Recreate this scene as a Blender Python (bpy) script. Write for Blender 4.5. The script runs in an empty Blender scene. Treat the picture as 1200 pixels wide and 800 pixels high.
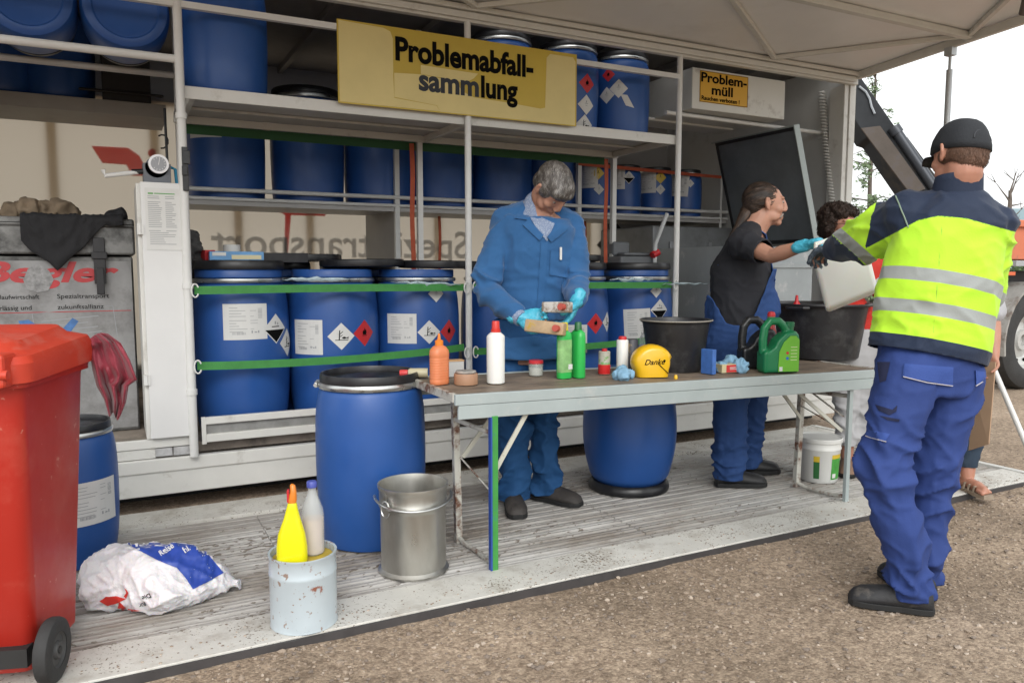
import bpy, bmesh, math, random
from mathutils import Vector, Matrix, noise
from mathutils.bvhtree import BVHTree
random.seed(11)
SC = bpy.context.scene
COL = SC.collection
V = Vector
PI = math.pi
# ---------------------------------------------------------------- camera model
CAMF = 900.0; PITCH = math.radians(5.3); YAW = math.radians(27.3)
CAM = V((0, 0, 1.30))
FW = V((math.sin(YAW)*math.cos(PITCH), math.cos(YAW)*math.cos(PITCH), -math.sin(PITCH)))
RT = V((math.cos(YAW), -math.sin(YAW), 0)); UP = RT.cross(FW)
def P(px, py, w):            # a measured point of the photograph at distance w along the view axis
    return CAM + (FW + RT*((px-600)/CAMF) - UP*((py-400)/CAMF))*w
GZ = -0.028                  # gravel level; the top of the platform is z = 0

# ---------------------------------------------------------------- materials
MATS = {}
def mat(name, col, rough=0.5, metal=0.0, var=0.0, vs=8.0, bump=0.0, bs=60.0, dirt=None, da=0.0, ds=3.0,
        stretch=(1, 1, 1), coat=0.0, trans=0.0, alpha=1.0, spec=0.5, dsharp=0.12, rv=0.0, emit=None, sheen=0.0, subsurf=0.0, speck=None, spa=.2, sps=60):
    if name in MATS: return MATS[name]
    m = bpy.data.materials.new(name); m.use_nodes = True; MATS[name] = m
    nt = m.node_tree; N = nt.nodes; L = nt.links
    b = N['Principled BSDF']
    b.inputs['Base Color'].default_value = (*col, 1); b.inputs['Roughness'].default_value = rough
    b.inputs['Metallic'].default_value = metal; b.inputs['Coat Weight'].default_value = coat
    b.inputs['Transmission Weight'].default_value = trans; b.inputs['Alpha'].default_value = alpha
    b.inputs['Specular IOR Level'].default_value = spec
    b.inputs['Sheen Weight'].default_value = sheen
    b.inputs['Subsurface Weight'].default_value = subsurf
    if subsurf: b.inputs['Subsurface Radius'].default_value = (.01, .004, .002); b.inputs['Subsurface Scale'].default_value = 1
    if emit: b.inputs['Emission Color'].default_value = (*emit[0], 1); b.inputs['Emission Strength'].default_value = emit[1]
    tc = N.new('ShaderNodeTexCoord'); mp = N.new('ShaderNodeMapping'); mp.inputs['Scale'].default_value = stretch
    oi = N.new('ShaderNodeObjectInfo'); om = N.new('ShaderNodeMath'); om.operation = 'MULTIPLY'; om.inputs[1].default_value = 37.0; L.new(oi.outputs['Random'], om.inputs[0]); L.new(om.outputs[0], mp.inputs['Location'])
    L.new(tc.outputs['Object'], mp.inputs['Vector'])
    cur = None
    def nz(scale, detail=5, r=0.6):
        n = N.new('ShaderNodeTexNoise'); n.inputs['Scale'].default_value = scale; n.inputs['Detail'].default_value = detail
        n.inputs['Roughness'].default_value = r; L.new(mp.outputs[0], n.inputs['Vector']); return n
    if var > 0:
        n = nz(vs); mr = N.new('ShaderNodeMapRange'); mr.inputs[1].default_value = .25; mr.inputs[2].default_value = .75
        mr.inputs[3].default_value = 1-var; mr.inputs[4].default_value = 1+var; L.new(n.outputs[0], mr.inputs[0])
        mx = N.new('ShaderNodeVectorMath'); mx.operation = 'SCALE'; mx.inputs[0].default_value = col
        L.new(mr.outputs[0], mx.inputs['Scale']); cur = mx.outputs[0]
    if dirt:
        n = nz(ds, 9, .7); mr = N.new('ShaderNodeMapRange'); t = 1-da
        mr.inputs[1].default_value = t*.5+.15; mr.inputs[2].default_value = t*.5+.15+dsharp; L.new(n.outputs[0], mr.inputs[0])
        mx = N.new('ShaderNodeMix'); mx.data_type = 'RGBA'; mx.inputs[7].default_value = (*dirt, 1); mx.inputs[6].default_value = (*col, 1)
        if cur: L.new(cur, mx.inputs[6])
        L.new(mr.outputs[0], mx.inputs[0]); cur = mx.outputs[2]
    if speck:
        n = nz(sps, 3, .5); n3 = nz(ds*.6, 3); mr = N.new('ShaderNodeMapRange'); ma = N.new('ShaderNodeMath'); ma.operation = 'MULTIPLY_ADD'; ma.inputs[1].default_value = .55
        L.new(n3.outputs[0], ma.inputs[0]); L.new(n.outputs[0], ma.inputs[2]); mr.inputs[1].default_value = 1.0-spa; mr.inputs[2].default_value = 1.04-spa; L.new(ma.outputs[0], mr.inputs[0])
        mx = N.new('ShaderNodeMix'); mx.data_type = 'RGBA'; mx.inputs[7].default_value = (*speck, 1); mx.inputs[6].default_value = (*col, 1)
        if cur: L.new(cur, mx.inputs[6])
        L.new(mr.outputs[0], mx.inputs[0]); cur = mx.outputs[2]
    if cur: L.new(cur, b.inputs['Base Color'])
    if rv > 0:
        n = nz(vs*1.7); mr = N.new('ShaderNodeMapRange'); mr.inputs[3].default_value = max(0, rough-rv); mr.inputs[4].default_value = min(1, rough+rv)
        mr.inputs[1].default_value = .3; mr.inputs[2].default_value = .7
        L.new(n.outputs[0], mr.inputs[0]); L.new(mr.outputs[0], b.inputs['Roughness'])
    if bump > 0:
        n = nz(bs, 4); bp = N.new('ShaderNodeBump'); bp.inputs['Strength'].default_value = bump; bp.inputs['Distance'].default_value = .01
        L.new(n.outputs[0], bp.inputs['Height']); L.new(bp.outputs[0], b.inputs['Normal'])
    return m
def mask_mat(name, cols, rough=.75, bump=.15, bs=90, rough2=None, var=.08, sheen=0.0):
    """cols[0] base, then cols[i] where vertex attribute 'm<i>' > 0 (a sharp edge between sewn panels)"""
    m = bpy.data.materials.new(name); m.use_nodes = True; nt = m.node_tree; N = nt.nodes; L = nt.links
    b = N['Principled BSDF']; b.inputs['Roughness'].default_value = rough; b.inputs['Specular IOR Level'].default_value = .3
    b.inputs['Sheen Weight'].default_value = sheen
    cur = N.new('ShaderNodeRGB'); cur.outputs[0].default_value = (*cols[0], 1); cur = cur.outputs[0]
    for i, c in enumerate(cols[1:], 1):
        a = N.new('ShaderNodeAttribute'); a.attribute_name = 'm%d' % i
        mr = N.new('ShaderNodeMapRange'); mr.inputs[1].default_value = -.0008; mr.inputs[2].default_value = .0008; L.new(a.outputs['Fac'], mr.inputs[0])
        mx = N.new('ShaderNodeMix'); mx.data_type = 'RGBA'; L.new(cur, mx.inputs[6]); mx.inputs[7].default_value = (*c, 1)
        L.new(mr.outputs[0], mx.inputs[0]); cur = mx.outputs[2]
    tc = N.new('ShaderNodeTexCoord'); n = N.new('ShaderNodeTexNoise'); n.inputs['Scale'].default_value = 6; n.inputs['Detail'].default_value = 6
    L.new(tc.outputs['Object'], n.inputs['Vector'])
    mr = N.new('ShaderNodeMapRange'); mr.inputs[1].default_value = .3; mr.inputs[2].default_value = .7; mr.inputs[3].default_value = 1-var; mr.inputs[4].default_value = 1+var
    L.new(n.outputs[0], mr.inputs[0])
    vm = N.new('ShaderNodeVectorMath'); vm.operation = 'SCALE'; L.new(cur, vm.inputs[0]); L.new(mr.outputs[0], vm.inputs['Scale'])
    L.new(vm.outputs[0], b.inputs['Base Color'])
    n2 = N.new('ShaderNodeTexNoise'); n2.inputs['Scale'].default_value = bs; n2.inputs['Detail'].default_value = 3; L.new(tc.outputs['Object'], n2.inputs['Vector'])
    bp = N.new('ShaderNodeBump'); bp.inputs['Strength'].default_value = bump; bp.inputs['Distance'].default_value = .004
    L.new(n2.outputs[0], bp.inputs['Height']); L.new(bp.outputs[0], b.inputs['Normal'])
    return m

# ---------------------------------------------------------------- mesh helpers
def NB(): return bmesh.new()
def setmi(bm, n0, mi):
    bm.faces.ensure_lookup_table()
    for f in bm.faces[n0:]: f.material_index = mi
def box(bm, x0, x1, y0, y1, z0, z1, M=None, mi=0):
    vs = [bm.verts.new(V((x, y, z)) if M is None else M @ V((x, y, z))) for x in (x0, x1) for y in (y0, y1) for z in (z0, z1)]
    for q in ((0, 1, 3, 2), (4, 6, 7, 5), (0, 4, 5, 1), (2, 3, 7, 6), (0, 2, 6, 4), (1, 5, 7, 3)):
        bm.faces.new([vs[i] for i in q]).material_index = mi
def loft(bm, rings, cap=True, closed=False, mi=0):
    R = [[bm.verts.new(p) for p in r] for r in rings]; n = len(R[0])
    pairs = list(zip(R, R[1:])) + ([(R[-1], R[0])] if closed else [])
    for a, b in pairs:
        for i in range(n):
            bm.faces.new((a[i], a[(i+1) % n], b[(i+1) % n], b[i])).material_index = mi
    if cap and not closed:
        bm.faces.new(R[0][::-1]).material_index = mi; bm.faces.new(R[-1]).material_index = mi
def frame(d):
    d = d.normalized(); u = V((0, 0, 1)) if abs(d.z) < .9 else V((1, 0, 0))
    a = d.cross(u).normalized(); return a, a.cross(d).normalized() if False else d.cross(a).normalized()
def circ(c, a, b, ra, rb=None, n=16):
    rb = ra if rb is None else rb
    return [c + a*(ra*math.cos(2*PI*i/n)) + b*(rb*math.sin(2*PI*i/n)) for i in range(n)]
def cyl(bm, p, q, r0, r1=None, n=16, mi=0):
    p = V(p); q = V(q); a, b = frame(q-p); loft(bm, [circ(p, a, b, r0, n=n), circ(q, a, b, r1 if r1 is not None else r0, n=n)], mi=mi)
def tube(bm, pts, r, n=8, mi=0, closed=False, flat=None):
    pts = [V(p) for p in pts]; rings = []; pa = None; m = len(pts)
    for i, p in enumerate(pts):
        d = (pts[(i+1) % m]-pts[i-1]) if closed else (pts[min(i+1, m-1)]-pts[max(i-1, 0)])
        d.normalize()
        if pa is None: a, b = frame(d)
        else:
            a = pa - d*pa.dot(d); a.normalize(); b = d.cross(a)
        pa = a; rr = r[i] if isinstance(r, (list, tuple)) else r
        rings.append(circ(p, a, b, rr, rr*(flat or 1), n=n))
    loft(bm, rings, cap=not closed, closed=closed, mi=mi)
def lathe(bm, prof, n=40, M=None, mi=0):
    M = M or Matrix(); R = []
    for r, z in prof:
        if r <= 1e-6: R.append([bm.verts.new(M @ V((0, 0, z)))])
        else: R.append([bm.verts.new(M @ V((r*math.cos(2*PI*i/n), r*math.sin(2*PI*i/n), z))) for i in range(n)])
    for a, b in zip(R, R[1:]):
        for i in range(n):
            j = (i+1) % n
            if len(a) == 1 and len(b) == 1: continue
            if len(a) == 1: f = bm.faces.new((a[0], b[j], b[i]))
            elif len(b) == 1: f = bm.faces.new((a[i], a[j], b[0]))
            else: f = bm.faces.new((a[i], a[j], b[j], b[i]))
            f.material_index = mi
def sph(bm, c, r, n=12, M=None, mi=0):
    rx, ry, rz = (r, r, r) if not isinstance(r, (tuple, list)) else r
    T = Matrix.Translation(V(c)) @ (M.to_4x4() if M else Matrix()) @ Matrix.Diagonal((rx, ry, rz, 1))
    g = bmesh.ops.create_uvsphere(bm, u_segments=n*2, v_segments=n, radius=1, matrix=T)
    for v in g['verts']:
        for f in v.link_faces: f.material_index = mi
def prism(bm, pts, M, t, mi=0):
    """polygon in local xy extruded by t along local z"""
    a = [bm.verts.new(M @ V((x, y, 0))) for x, y in pts]; b = [bm.verts.new(M @ V((x, y, t))) for x, y in pts]
    bm.faces.new(a[::-1]).material_index = mi; bm.faces.new(b).material_index = mi
    for i in range(len(a)):
        j = (i+1) % len(a); bm.faces.new((a[i], a[j], b[j], b[i])).material_index = mi
def rrect(w, h, r, n=5, cx=0, cy=0):
    out = []
    for (sx, sy, a0) in ((1, 1, 0), (-1, 1, 90), (-1, -1, 180), (1, -1, 270)):
        for k in range(n+1):
            a = math.radians(a0+90*k/n); out.append((cx+sx*(w/2-r)+r*math.cos(a), cy+sy*(h/2-r)+r*math.sin(a)))
    return out
def bevel(bm, w, seg=2, ang=30):
    bmesh.ops.remove_doubles(bm, verts=bm.verts, dist=1e-6)
    es = [e for e in bm.edges if len(e.link_faces) == 2 and e.calc_face_angle(0) > math.radians(ang)]
    bmesh.ops.bevel(bm, geom=es, offset=w, segments=seg, affect='EDGES', profile=.5)
def tomesh(name, bm, mats, smooth=False, ang=38):
    bmesh.ops.recalc_face_normals(bm, faces=bm.faces)
    me = bpy.data.meshes.new(name); bm.to_mesh(me); bm.free()
    for m in (mats if isinstance(mats, (list, tuple)) else [mats]): me.materials.append(m)
    if smooth:
        me.shade_smooth()
        if ang < 180: me.set_sharp_from_angle(angle=math.radians(ang))
    return me
def obj(name, bm, mats, parent=None, smooth=False, world=False, bev=0, ang=38, seg=2):
    """link the bmesh as one object. World-space coordinates are turned into the parent's frame when world=True"""
    if bev: bevel(bm, bev, seg)
    if parent is None:
        lo = V((min(v.co.x for v in bm.verts), min(v.co.y for v in bm.verts), min(v.co.z for v in bm.verts)))
        hi = V((max(v.co.x for v in bm.verts), max(v.co.y for v in bm.verts), max(v.co.z for v in bm.verts)))
        c = V(((lo.x+hi.x)/2, (lo.y+hi.y)/2, lo.z)); bmesh.ops.translate(bm, verts=bm.verts, vec=-c)
    elif world:
        bm.transform(wmat(parent).inverted())
    o = bpy.data.objects.new(name, tomesh(name, bm, mats, smooth, ang)); COL.objects.link(o)
    if parent is None: o.location = c
    else: o.parent = parent
    return o
def wmat(o):
    m = Matrix.LocRotScale(o.location, o.rotation_euler, o.scale)
    return wmat(o.parent) @ m if o.parent else m
def tag(o, label=None, cat=None, group=None, kind=None):
    if label: o['label'] = label
    if cat: o['category'] = cat
    if group: o['group'] = group
    if kind: o['kind'] = kind
    return o
def thing(name, label, cat, loc=(0, 0, 0), rz=0, group=None, rot=None):
    o = bpy.data.objects.new(name, None); COL.objects.link(o); o.empty_display_size = .1
    o.location = loc; o.rotation_euler = rot if rot else (0, 0, rz)
    return tag(o, label, cat, group)
def link(name, me, parent, loc=(0, 0, 0), rz=0):
    o = bpy.data.objects.new(name, me); COL.objects.link(o); o.parent = parent; o.location = loc; o.rotation_euler = (0, 0, rz); return o
def text(s, size, bold=0.0, sx=1.0, shear=0.0, align='LEFT', space=1.0):
    cu = bpy.data.curves.new('t', 'FONT'); cu.body = s; cu.size = size; cu.offset = bold; cu.align_x = align; cu.shear = shear; cu.space_character = space
    cu.resolution_u = 4
    o = bpy.data.objects.new('t', cu); COL.objects.link(o); dg = bpy.context.evaluated_depsgraph_get(); dg.update()
    me = bpy.data.meshes.new_from_object(o.evaluated_get(dg)); bm = NB(); bm.from_mesh(me)
    bpy.data.objects.remove(o); bpy.data.curves.remove(cu); bpy.data.meshes.remove(me)
    for v in bm.verts: v.co.x *= sx
    return bm
def merge(dst, src, M=None, mi=None):
    if M is not None: src.transform(M)
    mp = {}
    for v in src.verts: mp[v] = dst.verts.new(v.co)
    for f in src.faces:
        try: g = dst.faces.new([mp[v] for v in f.verts]); g.material_index = f.material_index if mi is None else mi
        except ValueError: pass
    src.free()
def extr(bm, t):
    """give a flat lettering mesh (in local xy) thickness t along +z"""
    r = bmesh.ops.extrude_face_region(bm, geom=bm.faces[:]); bmesh.ops.translate(bm, verts=[v for v in r['geom'] if isinstance(v, bmesh.types.BMVert)], vec=(0, 0, t)); return bm
def basis(o, x, y, z=None):
    x = V(x).normalized(); y = V(y).normalized(); z = V(z).normalized() if z is not None else x.cross(y)
    m = Matrix((x, y, z)).transposed().to_4x4(); m.translation = V(o); return m
def remesh(bm, voxel=.01, smooth=4, fac=.5):
    me = bpy.data.meshes.new('r'); bmesh.ops.recalc_face_normals(bm, faces=bm.faces); bm.to_mesh(me); bm.free()
    o = bpy.data.objects.new('r', me); COL.objects.link(o)
    m = o.modifiers.new('r', 'REMESH'); m.mode = 'VOXEL'; m.voxel_size = voxel
    if smooth: s = o.modifiers.new('s', 'SMOOTH'); s.iterations = smooth; s.factor = fac
    dg = bpy.context.evaluated_depsgraph_get(); dg.update()
    me2 = bpy.data.meshes.new_from_object(o.evaluated_get(dg)); b = NB(); b.from_mesh(me2)
    bpy.data.objects.remove(o); bpy.data.meshes.remove(me); bpy.data.meshes.remove(me2); return b
def ridge(p, f):
    return 1-abs(noise.noise(V((p[0]*f[0], p[1]*f[1], p[2]*f[2]))))*2
def attr(o, name, fn):
    me = o.data; a = me.attributes.new(name, 'FLOAT', 'POINT')
    M = wmat(o)
    for i, v in enumerate(me.vertices): a.data[i].value = fn(M @ v.co)
def cutup(bm, step=.02, axis=0):
    xs = [v.co[axis] for v in bm.verts]; x = min(xs)+step; n = V((0, 0, 0)); n[axis] = 1
    while x < max(xs):
        c = V((0, 0, 0)); c[axis] = x
        bmesh.ops.bisect_plane(bm, geom=bm.verts[:]+bm.edges[:]+bm.faces[:], plane_co=c, plane_no=n); x += step
def drape(bm, M, bvh, off=.002, depth=.5):
    """drop a flat shape (local xy of M) along local -z of M onto a surface"""
    d = -(M.to_3x3() @ V((0, 0, 1))).normalized(); dead = []
    for v in bm.verts:
        p = M @ v.co; h = bvh.ray_cast(p-d*depth*.5, d, depth)
        if h[0] is None: dead.append(v)
        else: v.co = h[0]-d*(off+v.co.z)
    bmesh.ops.delete(bm, geom=dead, context='VERTS')

# ---------------------------------------------------------------- colours
WHITE = mat('white_paint', (.62, .615, .58), .45, var=.06, vs=5, dirt=(.28, .25, .2), da=.14, ds=6, dsharp=.3, bump=.05, bs=30)
WHITE2 = mat('white_tube_paint', (.64, .64, .62), .4, var=.05, vs=9)
STEEL = mat('zinc_steel', (.55, .56, .55), .34, metal=1, var=.15, vs=12, rv=.1)
BLUE = mat('blue_drum_plastic', (.018, .08, .29), .42, var=.09, vs=4, bump=.06, bs=12, dirt=(.05, .12, .29), da=.12, ds=2.5, dsharp=.5, rv=.1)
BLACKP = mat('black_plastic', (.012, .012, .014), .38, var=.2, vs=10, dirt=(.05, .05, .05), da=.2, ds=7, dsharp=.3, rv=.1)
RUBBER = mat('rubber', (.03, .03, .03), .75, var=.3, vs=9, bump=.2, bs=40)
PAPER = mat('paper', (.62, .62, .6), .6, var=.04, vs=15)
INKG = mat('grey_print', (.3, .31, .32), .6)
INK = mat('black_print', (.006, .006, .006), .9, spec=.05)
REDS = mat('red_sticker', (.5, .02, .025), .45)
YELS = mat('yellow_sticker', (.6, .42, .03), .45)
GREENB = mat('green_webbing', (.045, .23, .05), .7, var=.15, vs=20, bump=.2, bs=150)
ORANGEB = mat('orange_webbing', (.4, .075, .03), .7, var=.15, vs=20)
SKIN = mat('skin', (.42, .2, .135), .5, var=.1, vs=14, bump=.05, bs=120, subsurf=.15)
SKIN2 = mat('tanned_skin', (.43, .225, .155), .55, var=.1, vs=14, bump=.05, bs=120, subsurf=.15)
GLOVE = mat('blue_nitrile', (.06, .4, .55), .4, var=.08, vs=20, bump=.12, bs=60)
DARKM = mat('dark_grey_metal', (.09, .1, .11), .45, metal=.3, var=.2, vs=6, rv=.1)

def transl(name, cd, ct, k=.55):
    m = bpy.data.materials.new(name); m.use_nodes = True; N = m.node_tree.nodes; L = m.node_tree.links; B = N['Principled BSDF']
    tr = N.new('ShaderNodeBsdfTranslucent'); tr.inputs[0].default_value = (*ct, 1); B.inputs['Base Color'].default_value = (*cd, 1); B.inputs['Roughness'].default_value = .6
    ms = N.new('ShaderNodeMixShader'); ms.inputs[0].default_value = k; L.new(B.outputs[0], ms.inputs[1]); L.new(tr.outputs[0], ms.inputs[2]); L.new(ms.outputs[0], N['Material Output'].inputs[0]); return m
def fit_text(s, x0, x1, h, bold=0.0, shear=0.0):
    """lettering from x0 to x1 whose tallest letter is h high"""
    bm = text(s, 1.0, bold, 1.0, shear); xs = [v.co.x for v in bm.verts]; a, b = min(xs), max(xs)
    for v in bm.verts: v.co.x = x0+(v.co.x-a)/(b-a)*(x1-x0); v.co.y *= h/.73
    return bm
def smooth_boundary(bm, n=8):
    for k in range(n):
        new = {}
        for v in bm.verts:
            nb = [e.other_vert(v) for e in v.link_edges if len(e.link_faces) == 1]
            if len(nb) == 2: new[v] = v.co*.5+(nb[0].co+nb[1].co)*.25
        for v, c in new.items(): v.co = c
# ================================================================ SETTING
def gnodes(m):
    return m.node_tree.nodes, m.node_tree.links, m.node_tree.nodes['Principled BSDF']
gm = bpy.data.materials.new('gravel_dirt'); gm.use_nodes = True; N, L, B = gnodes(gm); B.inputs['Roughness'].default_value = .92
B.inputs['Specular IOR Level'].default_value = .2
tc = N.new('ShaderNodeTexCoord')
def gn(scale, det=8, r=.65):
    n = N.new('ShaderNodeTexNoise'); n.inputs['Scale'].default_value = scale; n.inputs['Detail'].default_value = det; n.inputs['Roughness'].default_value = r
    L.new(tc.outputs['Object'], n.inputs['Vector']); return n
n1 = gn(1.3); n2 = gn(42, 7, .72); vo = N.new('ShaderNodeTexVoronoi'); vo.inputs['Scale'].default_value = 95; L.new(tc.outputs['Object'], vo.inputs['Vector'])
cr = N.new('ShaderNodeValToRGB'); e = cr.color_ramp.elements; e[0].position = .36; e[0].color = (.2, .15, .112, 1); e[1].position = .68; e[1].color = (.45, .36, .275, 1)
L.new(n2.outputs[0], cr.inputs[0])
cr2 = N.new('ShaderNodeValToRGB'); e = cr2.color_ramp.elements; e[0].position = .35; e[0].color = (.66, .64, .61, 1); e[1].position = .65; e[1].color = (1.12, 1.1, 1.07, 1); L.new(n1.outputs[0], cr2.inputs[0])
mx = N.new('ShaderNodeMix'); mx.data_type = 'RGBA'; mx.blend_type = 'MULTIPLY'; mx.inputs[0].default_value = 1; L.new(cr.outputs[0], mx.inputs[6]); L.new(cr2.outputs[0], mx.inputs[7])
hs = N.new('ShaderNodeMapRange'); hs.inputs[1].default_value = 0; hs.inputs[2].default_value = 1; hs.inputs[3].default_value = .8; hs.inputs[4].default_value = 1.25
sep = N.new('ShaderNodeSeparateColor'); L.new(vo.outputs['Color'], sep.inputs[0]); L.new(sep.outputs[0], hs.inputs[0])
vm = N.new('ShaderNodeVectorMath'); vm.operation = 'SCALE'; L.new(mx.outputs[2], vm.inputs[0]); L.new(hs.outputs[0], vm.inputs['Scale']); L.new(vm.outputs[0], B.inputs['Base Color'])
ad = N.new('ShaderNodeMath'); ad.operation = 'SUBTRACT'; L.new(n2.outputs[0], ad.inputs[0]); L.new(vo.outputs['Distance'], ad.inputs[1])
bp = N.new('ShaderNodeBump'); bp.inputs['Strength'].default_value = .5; bp.inputs['Distance'].default_value = .006; L.new(ad.outputs[0], bp.inputs['Height']); L.new(bp.outputs[0], B.inputs['Normal'])
bm = NB()
def gh(x, y):
    near = math.exp(-((x-2.5)**2+(y-1.5)**2)/40)
    return GZ + near*(.012*noise.noise(V((x*1.7, y*1.7, 0)))+.006*noise.noise(V((x*7, y*7, 3)))) - .004
# fine sheet near the camera, coarse out to the horizon, one connected mesh
xs = [-2500, -800, -250, -80, -30, -12, -6] + [-4+.09*i for i in range(134)] + [8.3, 9, 10, 12, 16, 22, 32, 50, 90, 200, 600, 2500]
ys = [-2500, -600, -150, -40, -12, -4, -1.5] + [0.2+.09*i for i in range(36)] + [3.7, 4.5, 5.5, 7, 9, 12, 16, 24, 40, 80, 200, 600, 2500]
G = [[bm.verts.new((x, y, gh(x, y))) for y in ys] for x in xs]
for i in range(len(xs)-1):
    for j in range(len(ys)-1): bm.faces.new((G[i][j], G[i+1][j], G[i+1][j+1], G[i][j+1]))
tag(obj('ground', bm, gm, smooth=True, ang=180), kind='structure')

# loose stones, one mass
bm = NB(); rs = random.Random(5)
tmpl = []
for k in range(6):
    t = NB(); bmesh.ops.create_icosphere(t, subdivisions=1, radius=1)
    for v in t.verts: v.co = v.co*(.75+.5*rs.random()); v.co.z *= .6
    t.verts.index_update(); tmpl.append(([v.co.copy() for v in t.verts], [[v.index for v in f.verts] for f in t.faces])); t.free()
for k in range(14000):
    u = rs.random()
    x = rs.uniform(-.8, 7.5); y = 2.72-abs(rs.gauss(0, 1))*.9 if u < .8 else rs.uniform(.6, 2.7)
    if x > 5.3 and rs.random() < .5: y = rs.uniform(1.5, 6)
    if x < 5.25 and y > 2.665: continue
    onp = k % 45 == 0
    if onp: x = rs.uniform(-.3, 5); y = 2.70+abs(rs.gauss(0, .09))
    s = min(.0024+rs.expovariate(420), .013) if not onp else rs.uniform(.002, .005)
    vs, fs = tmpl[k % 6]; a = rs.random()*6.28; ca, sa = math.cos(a)*s, math.sin(a)*s; st = rs.uniform(.7, 1.5)
    nv = [bm.verts.new((x+(p.x*ca-p.y*sa)*st, y+p.x*sa+p.y*ca, (gh(x, y) if not onp else .002)+p.z*s+s*.25)) for p in vs]
    mi = rs.choice((0, 0, 0, 2, 2, 1))
    for f in fs: bm.faces.new([nv[i] for i in f]).material_index = mi
st = [mat('stone_brown', (.3, .235, .18), .9, var=.25, vs=40), mat('stone_pale', (.4, .33, .265), .9, var=.2, vs=40), mat('stone_grey', (.2, .16, .13), .9, var=.2, vs=40)]
tag(obj('gravel', bm, st), label='loose brown gravel stones scattered over the dirt', cat='gravel', kind='stuff')

# far hills and ground cover
bm = NB(); r0 = 1500; prev = None
for i in range(90):
    a = math.radians(-10+i*1.6); d = V((math.sin(a), math.cos(a), 0))
    h = 104+22*noise.noise(V((i*.13, 0, 0)))+5*noise.noise(V((i*.9, 2, 0)))
    row = [bm.verts.new(d*r0+V((0, 0, -3))), bm.verts.new(d*(r0+150)+V((0, 0, h*.55))), bm.verts.new(d*(r0+400)+V((0, 0, h*1.2))), bm.verts.new(d*(r0+900)+V((0, 0, -5)))]
    if prev:
        for q in range(3): bm.faces.new((prev[q], row[q], row[q+1], prev[q+1]))
    prev = row
tag(obj('hills', bm, mat('hill_forest_haze_tint', (.24, .31, .33), 1, var=.15, vs=.02, spec=0), smooth=True), kind='structure')  # bluish distance haze is painted into the forest colour, no air volume

# ---------------------------------------------------------------- trees
LEAF = mat('leaf_green', (.07, .12, .035), .6, var=.35, vs=1.5)
LEAFP = mat('larch_green', (.13, .19, .09), .7, var=.3, vs=3)
BARK = mat('bark', (.12, .1, .085), .9, var=.3, vs=9)
def branchy(bm, p, d, L_, r, depth, rs, leaves=None, droop=0, ends=None):
    pts = [p]; dd = d.normalized(); n = 4
    for i in range(n):
        dd = (dd + V((rs.uniform(-.25, .25), rs.uniform(-.25, .25), rs.uniform(-.1, .15)-droop))*.6).normalized(); pts.append(pts[-1]+dd*L_/n)
    tube(bm, pts, [r*(1-.18*i) for i in range(n+1)], n=5)
    if leaves is not None and depth <= 1:
        for q in pts[1:]: leaves.append(q)
    if depth > 0:
        for k in range(rs.choice((2, 3))):
            q = pts[rs.choice((2, 3, 4))]; a = rs.uniform(0, 6.28)
            nd = (dd + V((math.cos(a), math.sin(a), rs.uniform(-.1, .5)))*.8).normalized()
            branchy(bm, q, nd, L_*.62, r*.5, depth-1, rs, leaves, droop)
def leafclump(bm, pts, rs, n, spread, size):
    for p in pts:
        for k in range(n):
            c = p+V((rs.gauss(0, spread), rs.gauss(0, spread), rs.gauss(0, spread)))
            a = V((rs.gauss(0, 1), rs.gauss(0, 1), rs.gauss(0, 1))).normalized(); b = a.orthogonal().normalized(); s = size*rs.uniform(.6, 1.3)
            bm.faces.new([bm.verts.new(c+a*s), bm.verts.new(c+b*s*.5), bm.verts.new(c-a*s), bm.verts.new(c-b*s*.5)])
# bare tree beyond the truck
rs = random.Random(21)
t = thing('bare_tree', 'leafless bare tree sticking up beyond the orange truck body', 'tree', P(1178, 316, 30)+V((0, 0, 0)))
t.location.z = GZ; tz = t.location.copy(); bm = NB()
tp = [V((0, 0, 0)), V((.05, 0, 1.2)), V((-.03, 0, 2.2)), V((.02, 0, 3.1)), V((.06, 0, 4.0)), V((0, 0, 4.4))]
tube(bm, tp, [.13, .12, .11, .1, .085, .06], n=6); obj('trunk', bm, BARK, t)
bm = NB()
for (z, sx, up, ln) in ((2.6, 1, .9, 1.0), (2.9, -1, .4, 1.4), (3.3, -1, .35, 1.2), (3.8, 1, .1, .6), (4.0, -.6, 1, .9), (4.2, .7, 1.2, 1.0), (4.3, .2, 1.5, 1.0), (3.2, .9, 1.1, .7)):
    branchy(bm, V((0, 0, z)), RT*sx+V((0, 0, up)), ln, .04, 1, rs)
obj('branches', bm, BARK, t)
# larch behind the container end
rs = random.Random(4)
t = thing('larch_tree', 'thin pale green young larch just past the container end', 'tree', (P(1016, 316, 13)).to_tuple()); t.location.z = GZ
bm = NB(); tube(bm, [V((0, 0, 0)), V((.03, 0, 1.5)), V((-.02, 0, 2.8)), V((.02, 0, 4.0)), V((0, 0, 5.0))], [.06, .05, .035, .022, .008], n=6); obj('trunk', bm, BARK, t)
bm = NB(); bl = NB(); lv = []
for k in range(60):
    z = rs.uniform(.6, 4.8); a = rs.uniform(0, 6.28); ln = (5.2-z)*.26*rs.uniform(.5, 1.1)
    pts = [V((0, 0, z)), V((math.cos(a)*ln*.5, math.sin(a)*ln*.5, z+.08)), V((math.cos(a)*ln, math.sin(a)*ln, z+.02))]
    tube(bm, pts, [.014, .009, .004], n=4)
    for i in range(int(5+10*ln)):
        u = rs.uniform(.2, 1); q = pts[0].lerp(pts[2], u)+V((0, 0, .08*math.sin(u*3)-rs.uniform(0, .12)))
        lv.append(q)
leafclump(bl, lv, rs, 6, .035, .035)
obj('branches', bm, BARK, t); obj('foliage', bl, LEAFP, t)
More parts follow.
